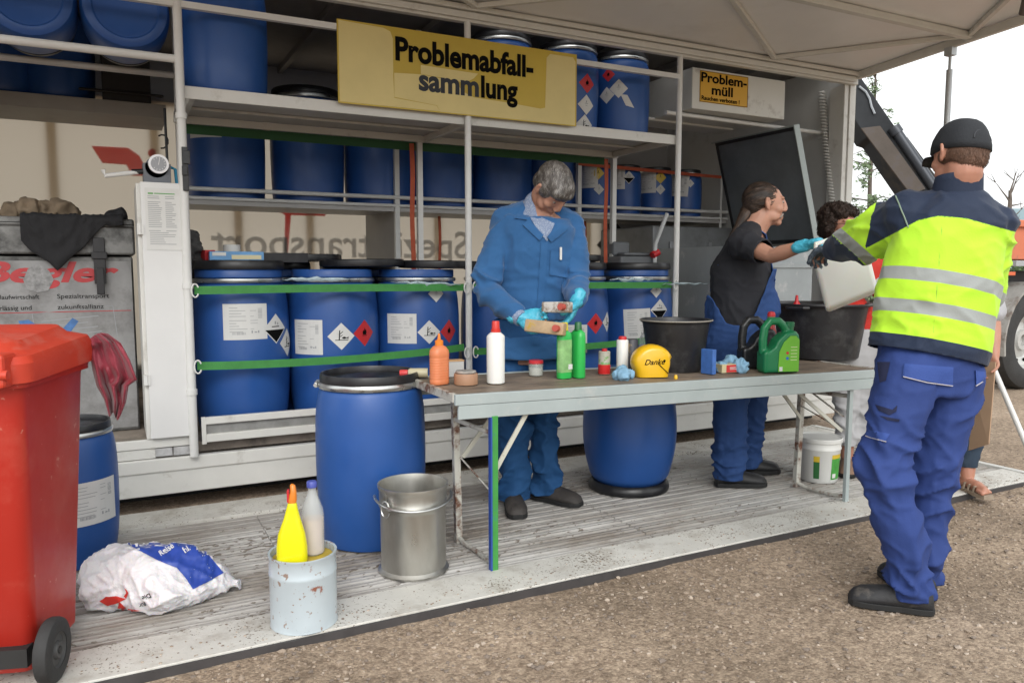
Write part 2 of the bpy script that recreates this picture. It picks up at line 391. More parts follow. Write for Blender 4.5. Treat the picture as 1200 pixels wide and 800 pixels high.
# bushes
def bush(px, w, wd, h, label, seed, m=LEAF, group=None):
    rs = random.Random(seed); p = P(px, 316, w); t = thing('bush', label, 'bush', (p.x, p.y, GZ), group=group)
    bm = NB(); bl = NB(); pts = []
    for k in range(5): branchy(bm, V((0, 0, 0)), V((rs.uniform(-.5, .5), rs.uniform(-.5, .5), 1)), h*.6, .03, 1, rs)
    for k in range(int(130)):
        a = rs.uniform(0, 6.28); rr = wd*.5*math.sqrt(rs.random()); z = h*rs.random()**.7*(1-.4*(rr/(wd*.5))**2)
        pts.append(V((math.cos(a)*rr, math.sin(a)*rr, z)))
    leafclump(bl, pts, rs, 34, .12*h/2, .05*h/2)
    obj('stems', bm, BARK, t); obj('foliage', bl, m, t)
bush(1190, 34, 5, 3.6, 'broad green bush under the bare tree beyond the orange truck body', 1)
bush(1166, 31, 3.5, 3.1, 'smaller green bush left of the bare tree', 2)
bush(1030, 16, 2.6, 2.3, 'green bush low behind the person with dark curly hair', 3, LEAFP)
bush(1012, 15, 2.0, 1.9, 'pale green bush at the foot of the young larch', 8, LEAFP)

# ================================================================ CONTAINER
CT = thing('hazardous_waste_container', 'open white steel container with raised side flap, shelves and lowered loading platform', 'container', (2.2, 5.7, GZ))
def cp(name, bm, m, bev=0, smooth=False, label=None):
    o = obj(name, bm, m, CT, smooth=smooth, world=True, bev=bev)
    if label: o['label'] = label
    return o
X0, X1, YF, YB = -1.15, 5.56, 4.55, 6.95
# lowered platform with white edge plates and ribbed grey planks
PLATE = mat('platform_white', (.58, .565, .52), .55, var=.12, vs=3, dirt=(.3, .26, .21), da=.3, ds=7, dsharp=.3, bump=.25, bs=25, speck=(.16, .125, .09), spa=.095, sps=110)
RIB = mat('platform_ribs', (.47, .455, .43), .5, var=.15, vs=3, dirt=(.2, .17, .14), da=.5, ds=1.7, dsharp=.25, stretch=(.5, 1.6, 1), speck=(.14, .115, .09), spa=.1, sps=60, bump=.3, bs=30, metal=.1, rv=.12)
bm = NB(); box(bm, -1.3, 5.14, 2.686, 2.925, -.055, .002); box(bm, -1.3, 5.14, 4.23, 4.50, -.055, .002); box(bm, -1.3, 5.14, 2.93, 4.225, -.055, -.018)
cp('platform_plate', bm, PLATE, bev=.003)
bm = NB(); box(bm, -1.3, 5.14, 2.672, 2.684, -.06, -.005); cp('platform_edge', bm, mat('edge_grey', (.05, .045, .045), .6, var=.3, vs=9))
bm = NB(); box(bm, 5.142, 5.17, 2.675, 4.5, -.055, .006); box(bm, 5.19, 5.215, 2.70, 4.5, -.055, .0); box(bm, 5.165, 5.195, 2.70, 2.76, -.05, -.01); box(bm, 5.165, 5.195, 4.40, 4.48, -.05, -.01); cp('platform_side_bar', bm, WHITE)
bm = NB(); y = 2.935; pitch = .067; prof = []
k = 0
while y+pitch < 4.226:
    g = .022 if k % 3 else .029
    prof += [(y, -.017), (y+.005, -.003), (y+pitch*.3, -.0015), (y+pitch*.36, -.006), (y+pitch*.42, -.0015), (y+pitch-g, -.002), (y+pitch-g+.005, -.017)]; y += pitch; k += 1
segs = [-1.3, .62, 2.3, 3.9, 5.12]
for s0, s1 in zip(segs, segs[1:]):
    a = [bm.verts.new((s0+.002, yy, z)) for yy, z in prof]; b = [bm.verts.new((s1-.002, yy, z)) for yy, z in prof]
    for i in range(len(prof)-1): bm.faces.new((a[i], b[i], b[i+1], a[i+1])).material_index = 1 if prof[i][1] < -.01 and prof[i+1][1] < -.01 else 0
cp('ribbed_planks', bm, [RIB, mat('groove_grime_and_shade', (.045, .036, .03), .85, var=.5, vs=9, dirt=(.14, .12, .1), da=.2, ds=3, dsharp=.4)])  # groove floors: dirt, its dark tone also painting in the groove shade
# sill, floor, walls, roof
bm = NB(); box(bm, X0, X1, YF, YF+.03, .07, .205); box(bm, X0, X1, YF-.012, YF+.03, .2, .275); cp('sill_beam', bm, WHITE, bev=.006)
bm = NB(); box(bm, X0, X1, YF+.3, YF+.4, GZ, .1); cp('underframe', bm, mat('frame_black', (.008, .008, .008), .7))
bm = NB(); box(bm, X0, .36, YF+.02, YB, .28, .36); box(bm, .36, X1, YF+.06, YB, .28, .335); cp('floor_panel', bm, mat('container_floor', (.27, .23, .19), .8, var=.3, vs=6, dirt=(.06, .05, .045), da=.35, ds=4, dsharp=.25))
bm = NB(); box(bm, X0, .345, YF-.004, YF+.018, .335, .385); box(bm, X0, .16, YF+.004, YF+.02, .278, .333); cp('floor_edge', bm, WHITE, bev=.003)
bm = NB(); box(bm, .16, .245, YF-.002, YF+.02, .285, .33); box(bm, .25, .335, YF-.002, YF+.02, .283, .33); cp('step_plate', bm, mat('worn_plate', (.42, .42, .42), .5, var=.3, vs=30), bev=.003)
INNER = mat('inner_wall_paint', (.6, .6, .58), .55, var=.08, vs=2, dirt=(.2, .19, .17), da=.12, ds=3, dsharp=.4)
bm = NB(); box(bm, X1-.06, X1, YF-.0, YB, .28, 3.018); cp('end_wall', bm, INNER)
bm = NB(); box(bm, X1-.11, X1-.062, YF-.01, YF+.14, .28, 2.83); cp('corner_post', bm, WHITE, bev=.004)
bm = NB(); box(bm, X1-.055, X1+.012, YF-.02, YF-.002, .07, 2.86); cp('corner_trim', bm, WHITE)
bm = NB(); box(bm, X0, X0+.06, YF+.0, YB, .28, 3.018); cp('end_wall', bm, INNER)
bm = NB(); box(bm, X0, X1, YF, YB, 3.02, 3.06)
for i in range(9): box(bm, X0+.3+i*.72, X0+.34+i*.72, YF+.05, YB-.03, 2.97, 3.018)
cp('roof', bm, mat('roof_dark', (.2, .185, .17), .7, var=.2, vs=3))
bm = NB(); box(bm, X0, X1-.07, YB-.05, YB-.01, 2.62, 3.02); box(bm, X1-.95, X1-.062, YB-.05, YB-.01, .336, 2.62); box(bm, X0, X1-.95, YB-.05, YB-.01, .336, .55)
cp('back_wall', bm, mat('back_wall_paint', (.42, .41, .4), .6, var=.1, vs=2))
# translucent side curtain with its mirrored print
cm = transl('curtain_tarpaulin', (.6, .54, .46), (.62, .55, .45), .6)
bm = NB(); nx = 120
rows = []
for zz in (.5, 1.2, 1.9, 2.64):
    rows.append([bm.verts.new((X0+(X1-.9-X0)*i/nx, YB-.075+.002*noise.noise(V((i*.2, zz, 0))), zz)) for i in range(nx+1)])
for a, b in zip(rows, rows[1:]):
    for i in range(nx): bm.faces.new((a[i], a[i+1], b[i+1], b[i]))
cp('side_curtain', bm, cm, smooth=True)
bm = NB()
for x in [-.98, -.38, .33, .95, 1.55, 2.2, 2.75, 3.4, 3.95, 4.45]: box(bm, x-.035, x+.035, YB-.060, YB-.052, .5, 2.62)
cp('curtain_slat', bm, transl('slat_tan', (.5, .45, .38), (.62, .55, .45), .95))
bm = text('Spezialtransport', .36, .004, 1.0); 
merge(b2 := NB(), bm, basis((3.08, YB-.0715, 1.42), (-1, 0, 0), (0, 0, 1)))
for f in [f for f in b2.faces if f.calc_center_median().x < .1]: b2.faces.remove(f)
cp('curtain_lettering', b2, transl('print_seen_through', (.2, .2, .2), (.34, .34, .34), .95))
bm = NB(); PK = transl('red_print_seen_through', (.4, .05, .04), (.6, .06, .05), .8)
def wpoly(bm, pts, y): bm.faces.new([bm.verts.new((x, y, z)) for x, z in pts])
yy = YB-.0715
def on(px, py, y=yy):
    d = FW + RT*((px-600)/CAMF) - UP*((py-400)/CAMF); t = (y-CAM.y)/d.y; q = CAM+d*t; return (q.x, q.z)
wpoly(bm, [on(107, 171), on(150, 173), on(163, 182), on(176, 206), on(155, 206), on(148, 193), on(120, 191)], yy)
cp('curtain_emblem', bm, PK); bm = NB()
wpoly(bm, [on(322, 245), on(382, 247), on(381, 253), on(341, 252), on(337, 300), on(333, 300), on(334, 252)], yy)
cp('curtain_emblem', bm, PK); bm = NB()
wpoly(bm, [on(178+5*math.cos(a*.7), 179+5*math.sin(a*.7)) for a in range(9)], yy)
cp('curtain_emblem', bm, PK)
bm = NB(); wpoly(bm, [on(699, 287), on(721, 259), on(743, 287), on(722, 312)], yy); wpoly(bm, [on(664, 287), on(672, 278), on(680, 287), on(672, 296)], yy)
cp('curtain_diamond', bm, mat('dark_print', (.06, .06, .06), .6))
# shelves
SHM = mat('shelf_sheet', (.5, .5, .49), .45, var=.08, vs=3, metal=0.1)
bm = NB(); box(bm, .37, 3.70, YF-.0, 5.30, 2.262, 2.275)
cp('shelf_sheet', bm, SHM)
bm = NB(); box(bm, .372, 3.69, YF-.012, YF-.002, 2.213, 2.28); box(bm, .37, 3.72, 5.302, 5.33, 2.215, 2.262); box(bm, .38, 3.69, 5.0, 5.012, 2.245, 2.261); cp('shelf_front_beam', bm, WHITE, bev=.003)
for x in (.40, 2.02, 3.66):
    bm = NB(); box(bm, x, x+.03, YF+.0, 5.30, 2.218, 2.2595); cp('shelf_bracket', bm, WHITE)
def bar(name, a, b, r, m=WHITE2, sq=False, n=12):
    bm = NB()
    if sq:
        a_, b_ = frame(V(b)-V(a)); k = r*1.35; loft(bm, [circ(V(a), (a_+b_)/1.414, (a_-b_)/1.414, k, n=4), circ(V(b), (a_+b_)/1.414, (a_-b_)/1.414, k, n=4)])
    else: cyl(bm, a, b, r, n=n)
    return cp(name, bm, m, smooth=not sq)
bar('post', (.352, YF-.035, .275), (.352, YF-.035, 3.0), .023, n=20)
for z in (.62, 1.2, 2.1): bm = NB(); cyl(bm, (.352, YF-.035, z), (.352, YF-.035, z+.03), .029, n=20); cp('post_collar', bm, WHITE2, smooth=True)
bar('post', (2.02, YF-.03, .34), (2.02, YF-.03, 3.0), .021, n=20)
bar('post', (3.70, YF-.03, .34), (3.70, YF-.03, 2.95), .021, n=20)
for x in (.40, 2.0, 3.7): bar('post', (x, 5.34, .34), (x, 5.34, 3.0), .02, sq=True)
for x in (2.03, 3.74): bar('post', (x, 5.94, .34), (x, 5.94, 2.9), .02, sq=True)
bm = NB(); box(bm, 2.03, 2.045, 5.97, 6.80, .34, 1.79); cp('partition_sheet', bm, mat('partition_grey', (.3, .29, .28), .6, var=.1, vs=3))
for y0, z0 in ((YF-.03, 2.69),): bar('guard_rail', (-1.1, y0, z0), (3.70, y0, z0), .0175, sq=True)
bar('guard_rail', (-1.1, YF-.03, 2.408), (.352, YF-.03, 2.408), .021, n=16)
bar('guard_rail', (-1.1, 5.30, 2.50), (.40, 5.30, 2.50), .02, n=16)
bar('bracket_arm', (.352, YF-.02, 2.30), (.40, 5.3, 2.47), .016); bar('bracket_arm', (.352, YF-.02, 2.13), (.40, 5.3, 2.24), .016)
# lower rear shelf
bm = NB(); box(bm, .45, 5.48, 5.95, 6.62, 1.775, 1.79); box(bm, .45, 5.49, 5.935, 5.949, 1.765, 1.80); cp('rear_shelf', bm, mat('rear_shelf_grey', (.4, .39, .38), .5, var=.1, vs=4))
bar('guard_rail', (.45, 5.93, 1.875), (5.49, 5.93, 1.875), .016)
bar('guard_rail', (.45, 5.93, 1.81), (5.49, 5.93, 1.81), .014)
bar('post', (5.40, 5.93, 1.7), (5.40, 5.93, 2.3), .014)
# left rear shelf
bm = NB(); box(bm, X0+.06, .37, 5.95, 6.5, 2.35, 2.44); cp('rear_shelf', bm, mat('shelf_brownish', (.33, .3, .26), .6, var=.12, vs=4), bev=.004)
# base rail in front of the drums
bm = NB(); box(bm, .395, 3.69, YF-.03, YF-.0, .445, .485); box(bm, .395, 3.69, YF-.03, YF, .345, .39); box(bm, .395, .42, YF-.032, YF+.0, .335, .487)
cp('base_rail', bm, WHITE, bev=.004)
bm = NB(); box(bm, .42, 3.69, YF-.008, YF-.003, .39, .445); box(bm, 1.02, 1.16, YF-.036, YF-.031, .375, .44); cp('base_rail_web', bm, mat('web_grey', (.25, .25, .24), .5, var=.3, vs=12))
# rods under the heater box
bar('support_rod', (3.72, 4.70, 2.475), (5.49, 4.78, 2.475), .016); bar('support_rod', (3.72, 5.05, 2.50), (4.75, 5.1, 2.50), .014)
bm = NB(); box(bm, 5.478, 5.496, 4.73, 4.83, 2.43, 2.52); cp('rod_bracket', bm, WHITE2)
# raised flap (roof side) with its braces
TILT = .066
def fz(y): return 2.93+(YF-y)*TILT
YO = 2.15
FLM = mat('flap_sheet', (.8, .8, .8), .4, var=.05, vs=1.5, dirt=(.5, .48, .45), da=.12, ds=1.2, dsharp=.5, rv=.08)
bm = NB(); vs = []
nx, ny = 40, 12
gr = [[bm.verts.new((X0+(X1-X0)*i/nx, YF+(YO-YF)*j/ny, fz(YF+(YO-YF)*j/ny)+.012*noise.noise(V((i*.3, j*.4, 1))))) for j in range(ny+1)] for i in range(nx+1)]
for i in range(nx):
    for j in range(ny): bm.faces.new((gr[i][j], gr[i+1][j], gr[i+1][j+1], gr[i][j+1]))
r = bmesh.ops.extrude_face_region(bm, geom=bm.faces[:]); bmesh.ops.translate(bm, verts=[v for v in r['geom'] if isinstance(v, bmesh.types.BMVert)], vec=(0, 0, .02))
cp('raised_flap', bm, FLM, smooth=True)
def fbeam(name, a, b, w, h, z=0):
    a = V((a[0], a[1], fz(a[1])-.004-h/2-z)); b = V((b[0], b[1], fz(b[1])-.004-h/2-z)); bm = NB(); d = (b-a).normalized(); s = d.cross(V((0, 0, 1))).normalized(); u = s.cross(d)
    loft(bm, [[p+s*w/2*i+u*h/2*j for i, j in ((1, 1), (-1, 1), (-1, -1), (1, -1))] for p in (a, b)]); return cp(name, bm, WHITE, bev=.004)
bm = NB(); box(bm, X0, X1, YF-.05, YF-.0, 2.83, 2.925); box(bm, X0, X1-.05, YF-.075, YF-.05, 2.845, 2.885); box(bm, X0, X1, YF-.09, YF-.051, 2.892, 2.923); cp('hinge_beam', bm, WHITE, bev=.006)
fbeam('flap_beam', (X0, 3.55), (X1, 3.55), .05, .045); fbeam('flap_beam', (X0, 2.18), (X1, 2.18), .05, .05)
fbeam('flap_edge_beam', (X1-.02, YF-.06), (X1-.02, YO), .04, .06)
for xa, xb in ((4.55, 5.5), (4.55, 3.2), (2.05, 3.2), (2.05, .75)): fbeam('flap_brace', (xa, YF-.1), (xb, 3.57), .035, .03, .003)
for xa, xb in ((4.4, 5.5), (4.4, 3.2), (1.9, 3.2), (1.9, .75)): fbeam('flap_brace', (xb, 3.53), (xa, 2.2), .035, .03, .003)
bm = NB()
def fpt(x, y, dz=0): return V((x, y, fz(y)-.06-dz))
tube(bm, [fpt(3.3, 2.5), fpt(3.75, 2.72, .04), fpt(4.1, 2.75, .06), fpt(4.45, 2.62, .03), fpt(4.62, 2.55)], .016, n=8)
tube(bm, [fpt(4.62, 2.55), fpt(4.8, 2.75, .05), fpt(5.1, 2.95, .08), fpt(5.4, 2.98, .05), fpt(5.5, 2.9)], .016, n=8)
cp('hydraulic_hose', bm, mat('hose_brown', (.05, .035, .03), .6), smooth=True)
# gas strut carrying the flap
bm = NB(); sx, sy = 5.53, 3.69
cyl(bm, (sx, sy, GZ), (sx, sy, fz(sy)-.22), .022, n=14); cyl(bm, (sx, sy, fz(sy)-.22), (sx, sy, fz(sy)-.1), .011, n=10); box(bm, sx-.03, sx+.03, sy-.03, sy+.03, fz(sy)-.12, fz(sy)-.062)
cp('flap_strut', bm, mat('strut_grey', (.45, .47, .48), .4, metal=.3), smooth=True)
# spiral air cable on the end wall
bm = NB(); pts = []
turns = 42
for i in range(turns*10+1):
    t = i/(turns*10); z = 2.83-1.12*t; y = 4.78-.2*t+.02*math.sin(t*3); a = i/10*2*PI
    pts.append(V((5.455+.026*math.cos(a), y+.026*math.sin(a), z)))
tube(bm, pts, .0055, n=5); cp('spiral_cable', bm, mat('cable_white', (.75, .75, .72), .35), smooth=True)
# ties: S-hooks on posts
def shook(x, y, z):
    bm = NB(); pts = []
    for i in range(15): a = PI*.15+i/14*PI*1.7; pts.append(V((x+.018*math.cos(a), y, z+.036*math.sin(a))))
    tube(bm, pts, .0045, n=6); cp('strap_hook', bm, WHITE2, smooth=True)
for x in (.385, 1.99, 2.05, 3.67): shook(x, YF-.07, 1.19); shook(x, YF-.07, .775)
def strap(pts, w, m, label=None, name='lashing_strap', nrm=(0, -1, 0)):
    bm = NB(); n = V(nrm); prev = None; pts = [V(p) for p in pts]
    for i, p in enumerate(pts):
        d = (pts[min(i+1, len(pts)-1)]-pts[max(i-1, 0)]).normalized(); u = d.cross(n).normalized()
        row = [bm.verts.new(p+u*w/2+n*.001), bm.verts.new(p-u*w/2+n*.001), bm.verts.new(p-u*w/2-n*.001), bm.verts.new(p+u*w/2-n*.001)]
        if prev:
            for q in range(4): bm.faces.new((prev[q], row[q], row[(q+1) % 4], prev[(q+1) % 4]))
        prev = row
    o = obj(name, bm, m, smooth=False)
    return o
for (z, xa, xb, lab) in ((1.19, .385, 1.99, 'upper green strap across the three left drums behind the clamp lid drum'), (.775, .385, 1.99, 'lower green strap across the three left drums'),
                    (1.19, 2.05, 3.67, 'upper green strap across the drums right of the man in the blue coat'), (.775, 2.05, 3.67, 'lower green strap across the drums right of the man in the blue coat')):
    pts = []
    for i in range(41):
        t = i/40; x = xa+(xb-xa)*t; yv = YF-.02+(-.03)*math.sin(min(1, t*8)*PI/2)*math.sin(min(1, (1-t)*8)*PI/2)
        pts.append((x, yv, z-(.02*math.sin(t*PI) if z < 1 else -.005*math.sin(t*PI))+(.03*t if z < 1 else 0)))
    tag(strap(pts, .045, GREENB), lab, 'strap')
for x, y, z0, z1, lab in ((1.93, 5.30, 1.2, 2.2, 'orange strap hanging beside the slim rear post left of centre'), (3.6, 5.30, 1.2, 2.2, 'orange ratchet strap hanging just left of the rear post behind the grey haired man'), (2.5, 6.2, .9, 1.76, 'thin red strap hanging below the rear shelf left of the man in the blue coat'), (3.98, 6.2, 1.2, 1.76, 'thin red strap hanging in front of the dark diamond print')):
    tag(strap([(x+.004*math.sin(i), y, z0+(z1-z0)*i/10) for i in range(11)], .035 if y < 6 else .025, ORANGEB), lab, 'strap')
tag(strap([(3.72+1.75*i/12, 5.92, 2.245-.03*i/12) for i in range(13)], .03, ORANGEB), 'orange strap across the small blue drums on the rear shelf', 'strap')
tag(strap([(.42+3.2*i/12, 5.36, 2.19) for i in range(13)], .06, mat('dark_green_webbing', (.02, .09, .03), .7)), 'dark green strap along the underside of the upper shelf', 'strap')
# ================================================================ DRUMS
def prof_smooth(pts, n=6):
    out = []
    for i in range(len(pts)-1):
        a = pts[max(i-1, 0)]; b = pts[i]; c = pts[i+1]; d = pts[min(i+2, len(pts)-1)]
        for k in range(n):
            t = k/n; out.append(tuple(.5*((2*b[j])+(-a[j]+c[j])*t+(2*a[j]-5*b[j]+4*c[j]-d[j])*t*t+(-a[j]+3*b[j]-3*c[j]+d[j])*t**3) for j in (0, 1)))
    return out+[pts[-1]]
def drum_proto(R, H, style):
    """list of (name, mesh, parent index) for one drum; origin at its foot"""
    parts = []
    if style == 'deck':
        body = [(0, .012), (R*.8, .012), (R*.84, 0), (R*.885, .006), (R*.905, .03)] + prof_smooth([(R*.915, .06), (R*.955, H*.18), (R*.985, H*.32), (R, H*.5), (R*.995, H*.68), (R*.975, H*.8), (R*.93, H*.885), (R*.885, H*.915)])+[(R*.88, H*.925), (R*.88, H*.96), (0, H*.96)]
        ring = [(R*.885, H*.915), (R*.925, H*.918), (R*.94, H*.928), (R*.94, H*.942), (R*.92, H*.952), (R*.885, H*.952)]
        lid = [(R*.9, H*.945), (R*.905, H*.955), (R*.9, H*.985), (R*.885, H), (R*.855, H), (R*.845, H*.992), (R*.84, H*.968), (R*.8, H*.965), (R*.55, H*.967), (R*.53, H*.974), (0, H*.976)]
    elif style == 'row':
        body = [(0, .012), (R*.78, .012), (R*.82, 0), (R*.86, .01), (R*.885, .04)] + prof_smooth([(R*.9, .07), (R*.955, H*.2), (R*.99, H*.38), (R, H*.52), (R*.99, H*.68), (R*.95, H*.8), (R*.88, H*.865)])+[(R*.86, H*.87), (R*.86, H*.9)]
        body += [(R*.855, H*.9), (R*.875, H*.905), (R*.875, H*.945), (R*.86, H*.95), (0, H*.95)]
        ring = [(R*.87, H*.872), (R*.915, H*.875), (R*.925, H*.885), (R*.92, H*.896), (R*.87, H*.9)]
        lid = [(R*.85, H*.948), (R*.92, H*.95), (R*.93, H*.96), (R*.925, H*.985), (R*.9, H), (R*.86, H), (R*.84, H*.985), (0, H*.985)]
    else:                                   # small / plain open-head drum
        body = [(0, .01), (R*.84, .01), (R*.88, 0), (R*.93, .01), (R*.95, .03)] + prof_smooth([(R*.96, .05), (R*.985, H*.25), (R, H*.5), (R*.99, H*.75), (R*.955, H*.86), (R*.91, H*.89)])+[(R*.9, H*.9), (R*.9, H*.95), (0, H*.95)]
        ring = [(R*.9, H*.9), (R*.955, H*.905), (R*.965, H*.92), (R*.955, H*.935), (R*.9, H*.94)]
        lid = [(R*.93, H*.938), (R*.94, H*.95), (R*.93, H*.99), (R*.9, H), (R*.86, H), (R*.84, H*.975), (0, H*.97)]
    n = 64
    b = NB(); lathe(b, body, n); parts.append(('body', tomesh('drum_body', b, BLUE, True, 40)))
    b = NB(); lathe(b, ring, n)
    if style == 'deck':
        z = H*.935; box(b, -.05, .05, -R*.975, -R*.93, z-.012, z+.012); cyl(b, (-.05, -R*.965, z), (.06, -R*.965, z), .008, n=8)
    parts.append(('clamp_ring', tomesh('drum_ring', b, STEEL, True, 50)))
    b = NB(); lathe(b, lid, n); parts.append(('lid', tomesh('drum_lid', b, BLACKP, True, 40)))
    return parts
PROTO = {'deck': drum_proto(.262, .815, 'deck'), 'row': drum_proto(.283, 1.02, 'row'), 'big': drum_proto(.283, .90, 'small'), 'mid': drum_proto(.245, .70, 'small'),
         'short': drum_proto(.225, .62, 'small'), 'small': drum_proto(.165, .49, 'small'), 'sixty': drum_proto(.205, .63, 'deck')}
RAD = {'deck': .262, 'row': .283, 'big': .283, 'mid': .245, 'short': .225, 'small': .165, 'sixty': .205}
def drum(kind, x, y, z, label, group=None, rz=0, skip=(), rot=None, name='blue_drum'):
    t = thing(name, label, 'drum', (x, y, z), rz, group, rot)
    for nm, me in PROTO[kind]:
        if nm in skip: continue
        link(nm, me, t)
    t['R'] = RAD[kind]; return t
STK = [PAPER, INKG, REDS, INK, YELS]
def R4(x0, y0, x1, y1): return [(x0, y0), (x1, y0), (x1, y1), (x0, y1)]
def dia(s, k=1.0): return [(0, -s*k), (s*k, 0), (0, s*k), (-s*k, 0)]
def spec_doc(w, h, seed=0):
    r = random.Random(seed); o = [(R4(-w/2, -h/2, w/2, h/2), 0, 0)]
    y = h*.38
    for row in range(9):
        if row == 4: y -= h*.04; 
        x = -w*.36; L_ = w*r.uniform(.15, .42)
        o.append((R4(x, y, x+L_, y+h*.014), 1, 1))
        if r.random() < .5: o.append((R4(w*.1, y, w*.1+w*r.uniform(.08, .2), y+h*.012), 1, 1))
        y -= h*.078
    for k in range(9):
        yy = h*.1+k*h*.032; o.append((R4(w*.28, yy, w*.38, yy+h*.016*r.uniform(.5, 1.3)), 1, 1))
    for k in range(12):
        xx = -w*.3+k*w*.025; o.append((R4(xx, -h*.36, xx+w*.013*r.uniform(.5, 1.2), -h*.29), 1, 1))
    o.append((R4(w*.12, -h*.32, w*.15, -h*.25), 1, 1)); o.append((R4(w*.19, -h*.31, w*.25, -h*.28), 1, 1)); o.append((R4(w*.27, -h*.32, w*.3, -h*.25), 1, 1))
    return o
def spec_red(s):
    return [(dia(s), 2, 0), ([(-.16*s, -.12*s), (-.2*s, .08*s), (-.1*s, .26*s), (-.07*s, .14*s), (.02*s, .42*s), (.07*s, .2*s), (.14*s, .28*s), (.19*s, .04*s), (.14*s, -.12*s)], 3, 1), (R4(-.22*s, -.2*s, .22*s, -.16*s), 3, 1)]
def spec_env(s):
    o = [(dia(s), 0, 0), (R4(-.45*s, -.3*s, .5*s, -.25*s), 3, 1), ([(-.2*s, -.25*s), (-.12*s, -.25*s), (-.08*s, .45*s), (-.15*s, .45*s)], 3, 1)]
    for a, b in (((-.12*s, .1*s), (-.38*s, .28*s)), ((-.12*s, .2*s), (.12*s, .38*s)), ((-.12*s, 0), (.08*s, .12*s))):
        o.append(([a, (a[0]+.04*s, a[1]-.04*s), (b[0]+.03*s, b[1]-.02*s), b], 3, 1))
    o.append(([(0, -.12*s), (.2*s, -.02*s), (.4*s, -.1*s), (.52*s, -.02*s), (.52*s, -.2*s), (.4*s, -.14*s), (.2*s, -.2*s)], 3, 1)); return o
def spec_corr(s):
    return [(dia(s), 0, 0), ([(-.86*s, -.06*s), (0, -.9*s), (.86*s, -.06*s)], 3, 1), (R4(-.35*s, .12*s, .3*s, .18*s), 3, 1), (R4(-.1*s, .3*s, .02*s, .5*s), 1, 1), (R4(.12*s, .25*s, .22*s, .42*s), 1, 1)]
def spec_plain(s): return [(dia(s), 0, 0), (R4(-.2*s, .1*s, .2*s, .16*s), 1, 1), (R4(-.12*s, -.1*s, .1*s, -.05*s), 1, 1), (R4(-.05*s, .2*s, .05*s, .42*s), 1, 1)]
def spec_yel(s): return [(dia(s), 4, 0), (R4(-.2*s, 0, .2*s, .05*s), 3, 1), (R4(-.05*s, .1*s, .05*s, .4*s), 3, 1)]
def sticker(dr, px, py, spec, name='hazard_label', rot=0.0, Rk=.995, slant=0.0, R_=None):
    """stick a printed label on the drum where the line of sight meets it; it wraps round the wall"""
    c = dr.location; R_ = R_ or dr['R']*Rk; d = FW + RT*((px-600)/CAMF) - UP*((py-400)/CAMF)
    ox, oy = CAM.x-c.x, CAM.y-c.y; A = d.x**2+d.y**2; Bq = ox*d.x+oy*d.y; Cq = ox*ox+oy*oy-R_*R_; D = max(Bq*Bq-A*Cq, 0)
    t = (-Bq-math.sqrt(D))/A; p = CAM+d*t; a0 = math.atan2(p.y-c.y, p.x-c.x); z0 = p.z-c.z
    bm = NB(); ca, sa = math.cos(rot), math.sin(rot)
    for poly, mi, ly in spec:
        q = NB(); q.faces.new([q.verts.new((x*ca-y*sa, x*sa+y*ca, ly)) for x, y in poly]); cutup(q, .025); merge(bm, q, mi=mi)
    for v in bm.verts:
        u, w, ly = v.co; ang = a0+u/R_; rr = R_+.0022+ly*.0009
        # follow the barrel: body radius shrinks towards both ends
        v.co = V((rr*math.cos(ang), rr*math.sin(ang), z0+w))
    o = obj(name, bm, STK, dr); o.rotation_euler.z = -dr.rotation_euler.z; return o
# on the platform
d = drum('deck', 1.075, 3.575, 0, 'tall blue drum with black lid and steel ring standing left of the table', rz=-1.9)
d2 = thing('blue_drum', 'blue drum standing upside down on its black lid under the table', 'drum', (2.70, 3.70, 0))
b = NB(); lathe(b, [(0, .72), (.2, .72), (.215, .71)]+prof_smooth([(.225, .69), (.262, .55), (.277, .4), (.27, .25), (.235, .1), (.20, .055)])+[(.195, .05), (0, .05)], 64); obj('body', b, BLUE, d2, smooth=True)
b = NB(); lathe(b, [(0, 0), (.215, 0), (.235, .004), (.24, .02), (.235, .045), (.222, .058), (.205, .055), (0, .052)], 64); obj('lid', b, BLACKP, d2, smooth=True)
ld = drum('sixty', -.225, 3.91, 0, 'small labelled blue drum half hidden behind the red wheeled bin', rz=2.5)
sticker(ld, 112, 588, spec_doc(.22, .19, 4), 'paper_label')
# the front row inside the container
ROWX = [.665, 1.228, 1.79, 2.42, 2.995, 3.585]; FLZ = .336
labs = ['strapped blue drum beside the white cabinet with black and white diamond label', 'blue strapped drum second from the white cabinet with fish and flame diamonds',
        'blue strapped drum just left of the slim white post by the blue coat', 'blue strapped drum hidden mostly behind the man in the blue coat',
        'blue strapped drum right of the man in the blue coat, with red flame diamond', 'blue strapped drum at the right end of the row beside the right post']
RD = []
for x, lb in zip(ROWX, labs): RD.append(drum('row', x, 4.86, FLZ, lb, 'blue drums strapped in a row in the container', rz=x*3))
sticker(RD[0], 288, 377, spec_doc(.245, .205, 1), 'paper_label'); sticker(RD[0], 323, 385, spec_corr(.088)); sticker(RD[0], 336, 401, spec_env(.085))
sticker(RD[1], 360, 395, spec_doc(.20, .21, 2), 'paper_label'); sticker(RD[1], 400, 394, spec_env(.082)); sticker(RD[1], 427, 390, spec_red(.082))
sticker(RD[2], 470, 385, spec_doc(.20, .19, 3), 'paper_label'); sticker(RD[2], 503, 389, spec_env(.076)); sticker(RD[2], 526, 388, spec_red(.076)); sticker(RD[2], 511, 344, spec_plain(.055))
sticker(RD[4], 672, 397, spec_doc(.2, .2, 5), 'paper_label'); sticker(RD[4], 698, 379, spec_red(.075)); sticker(RD[4], 711, 377, spec_env(.075))
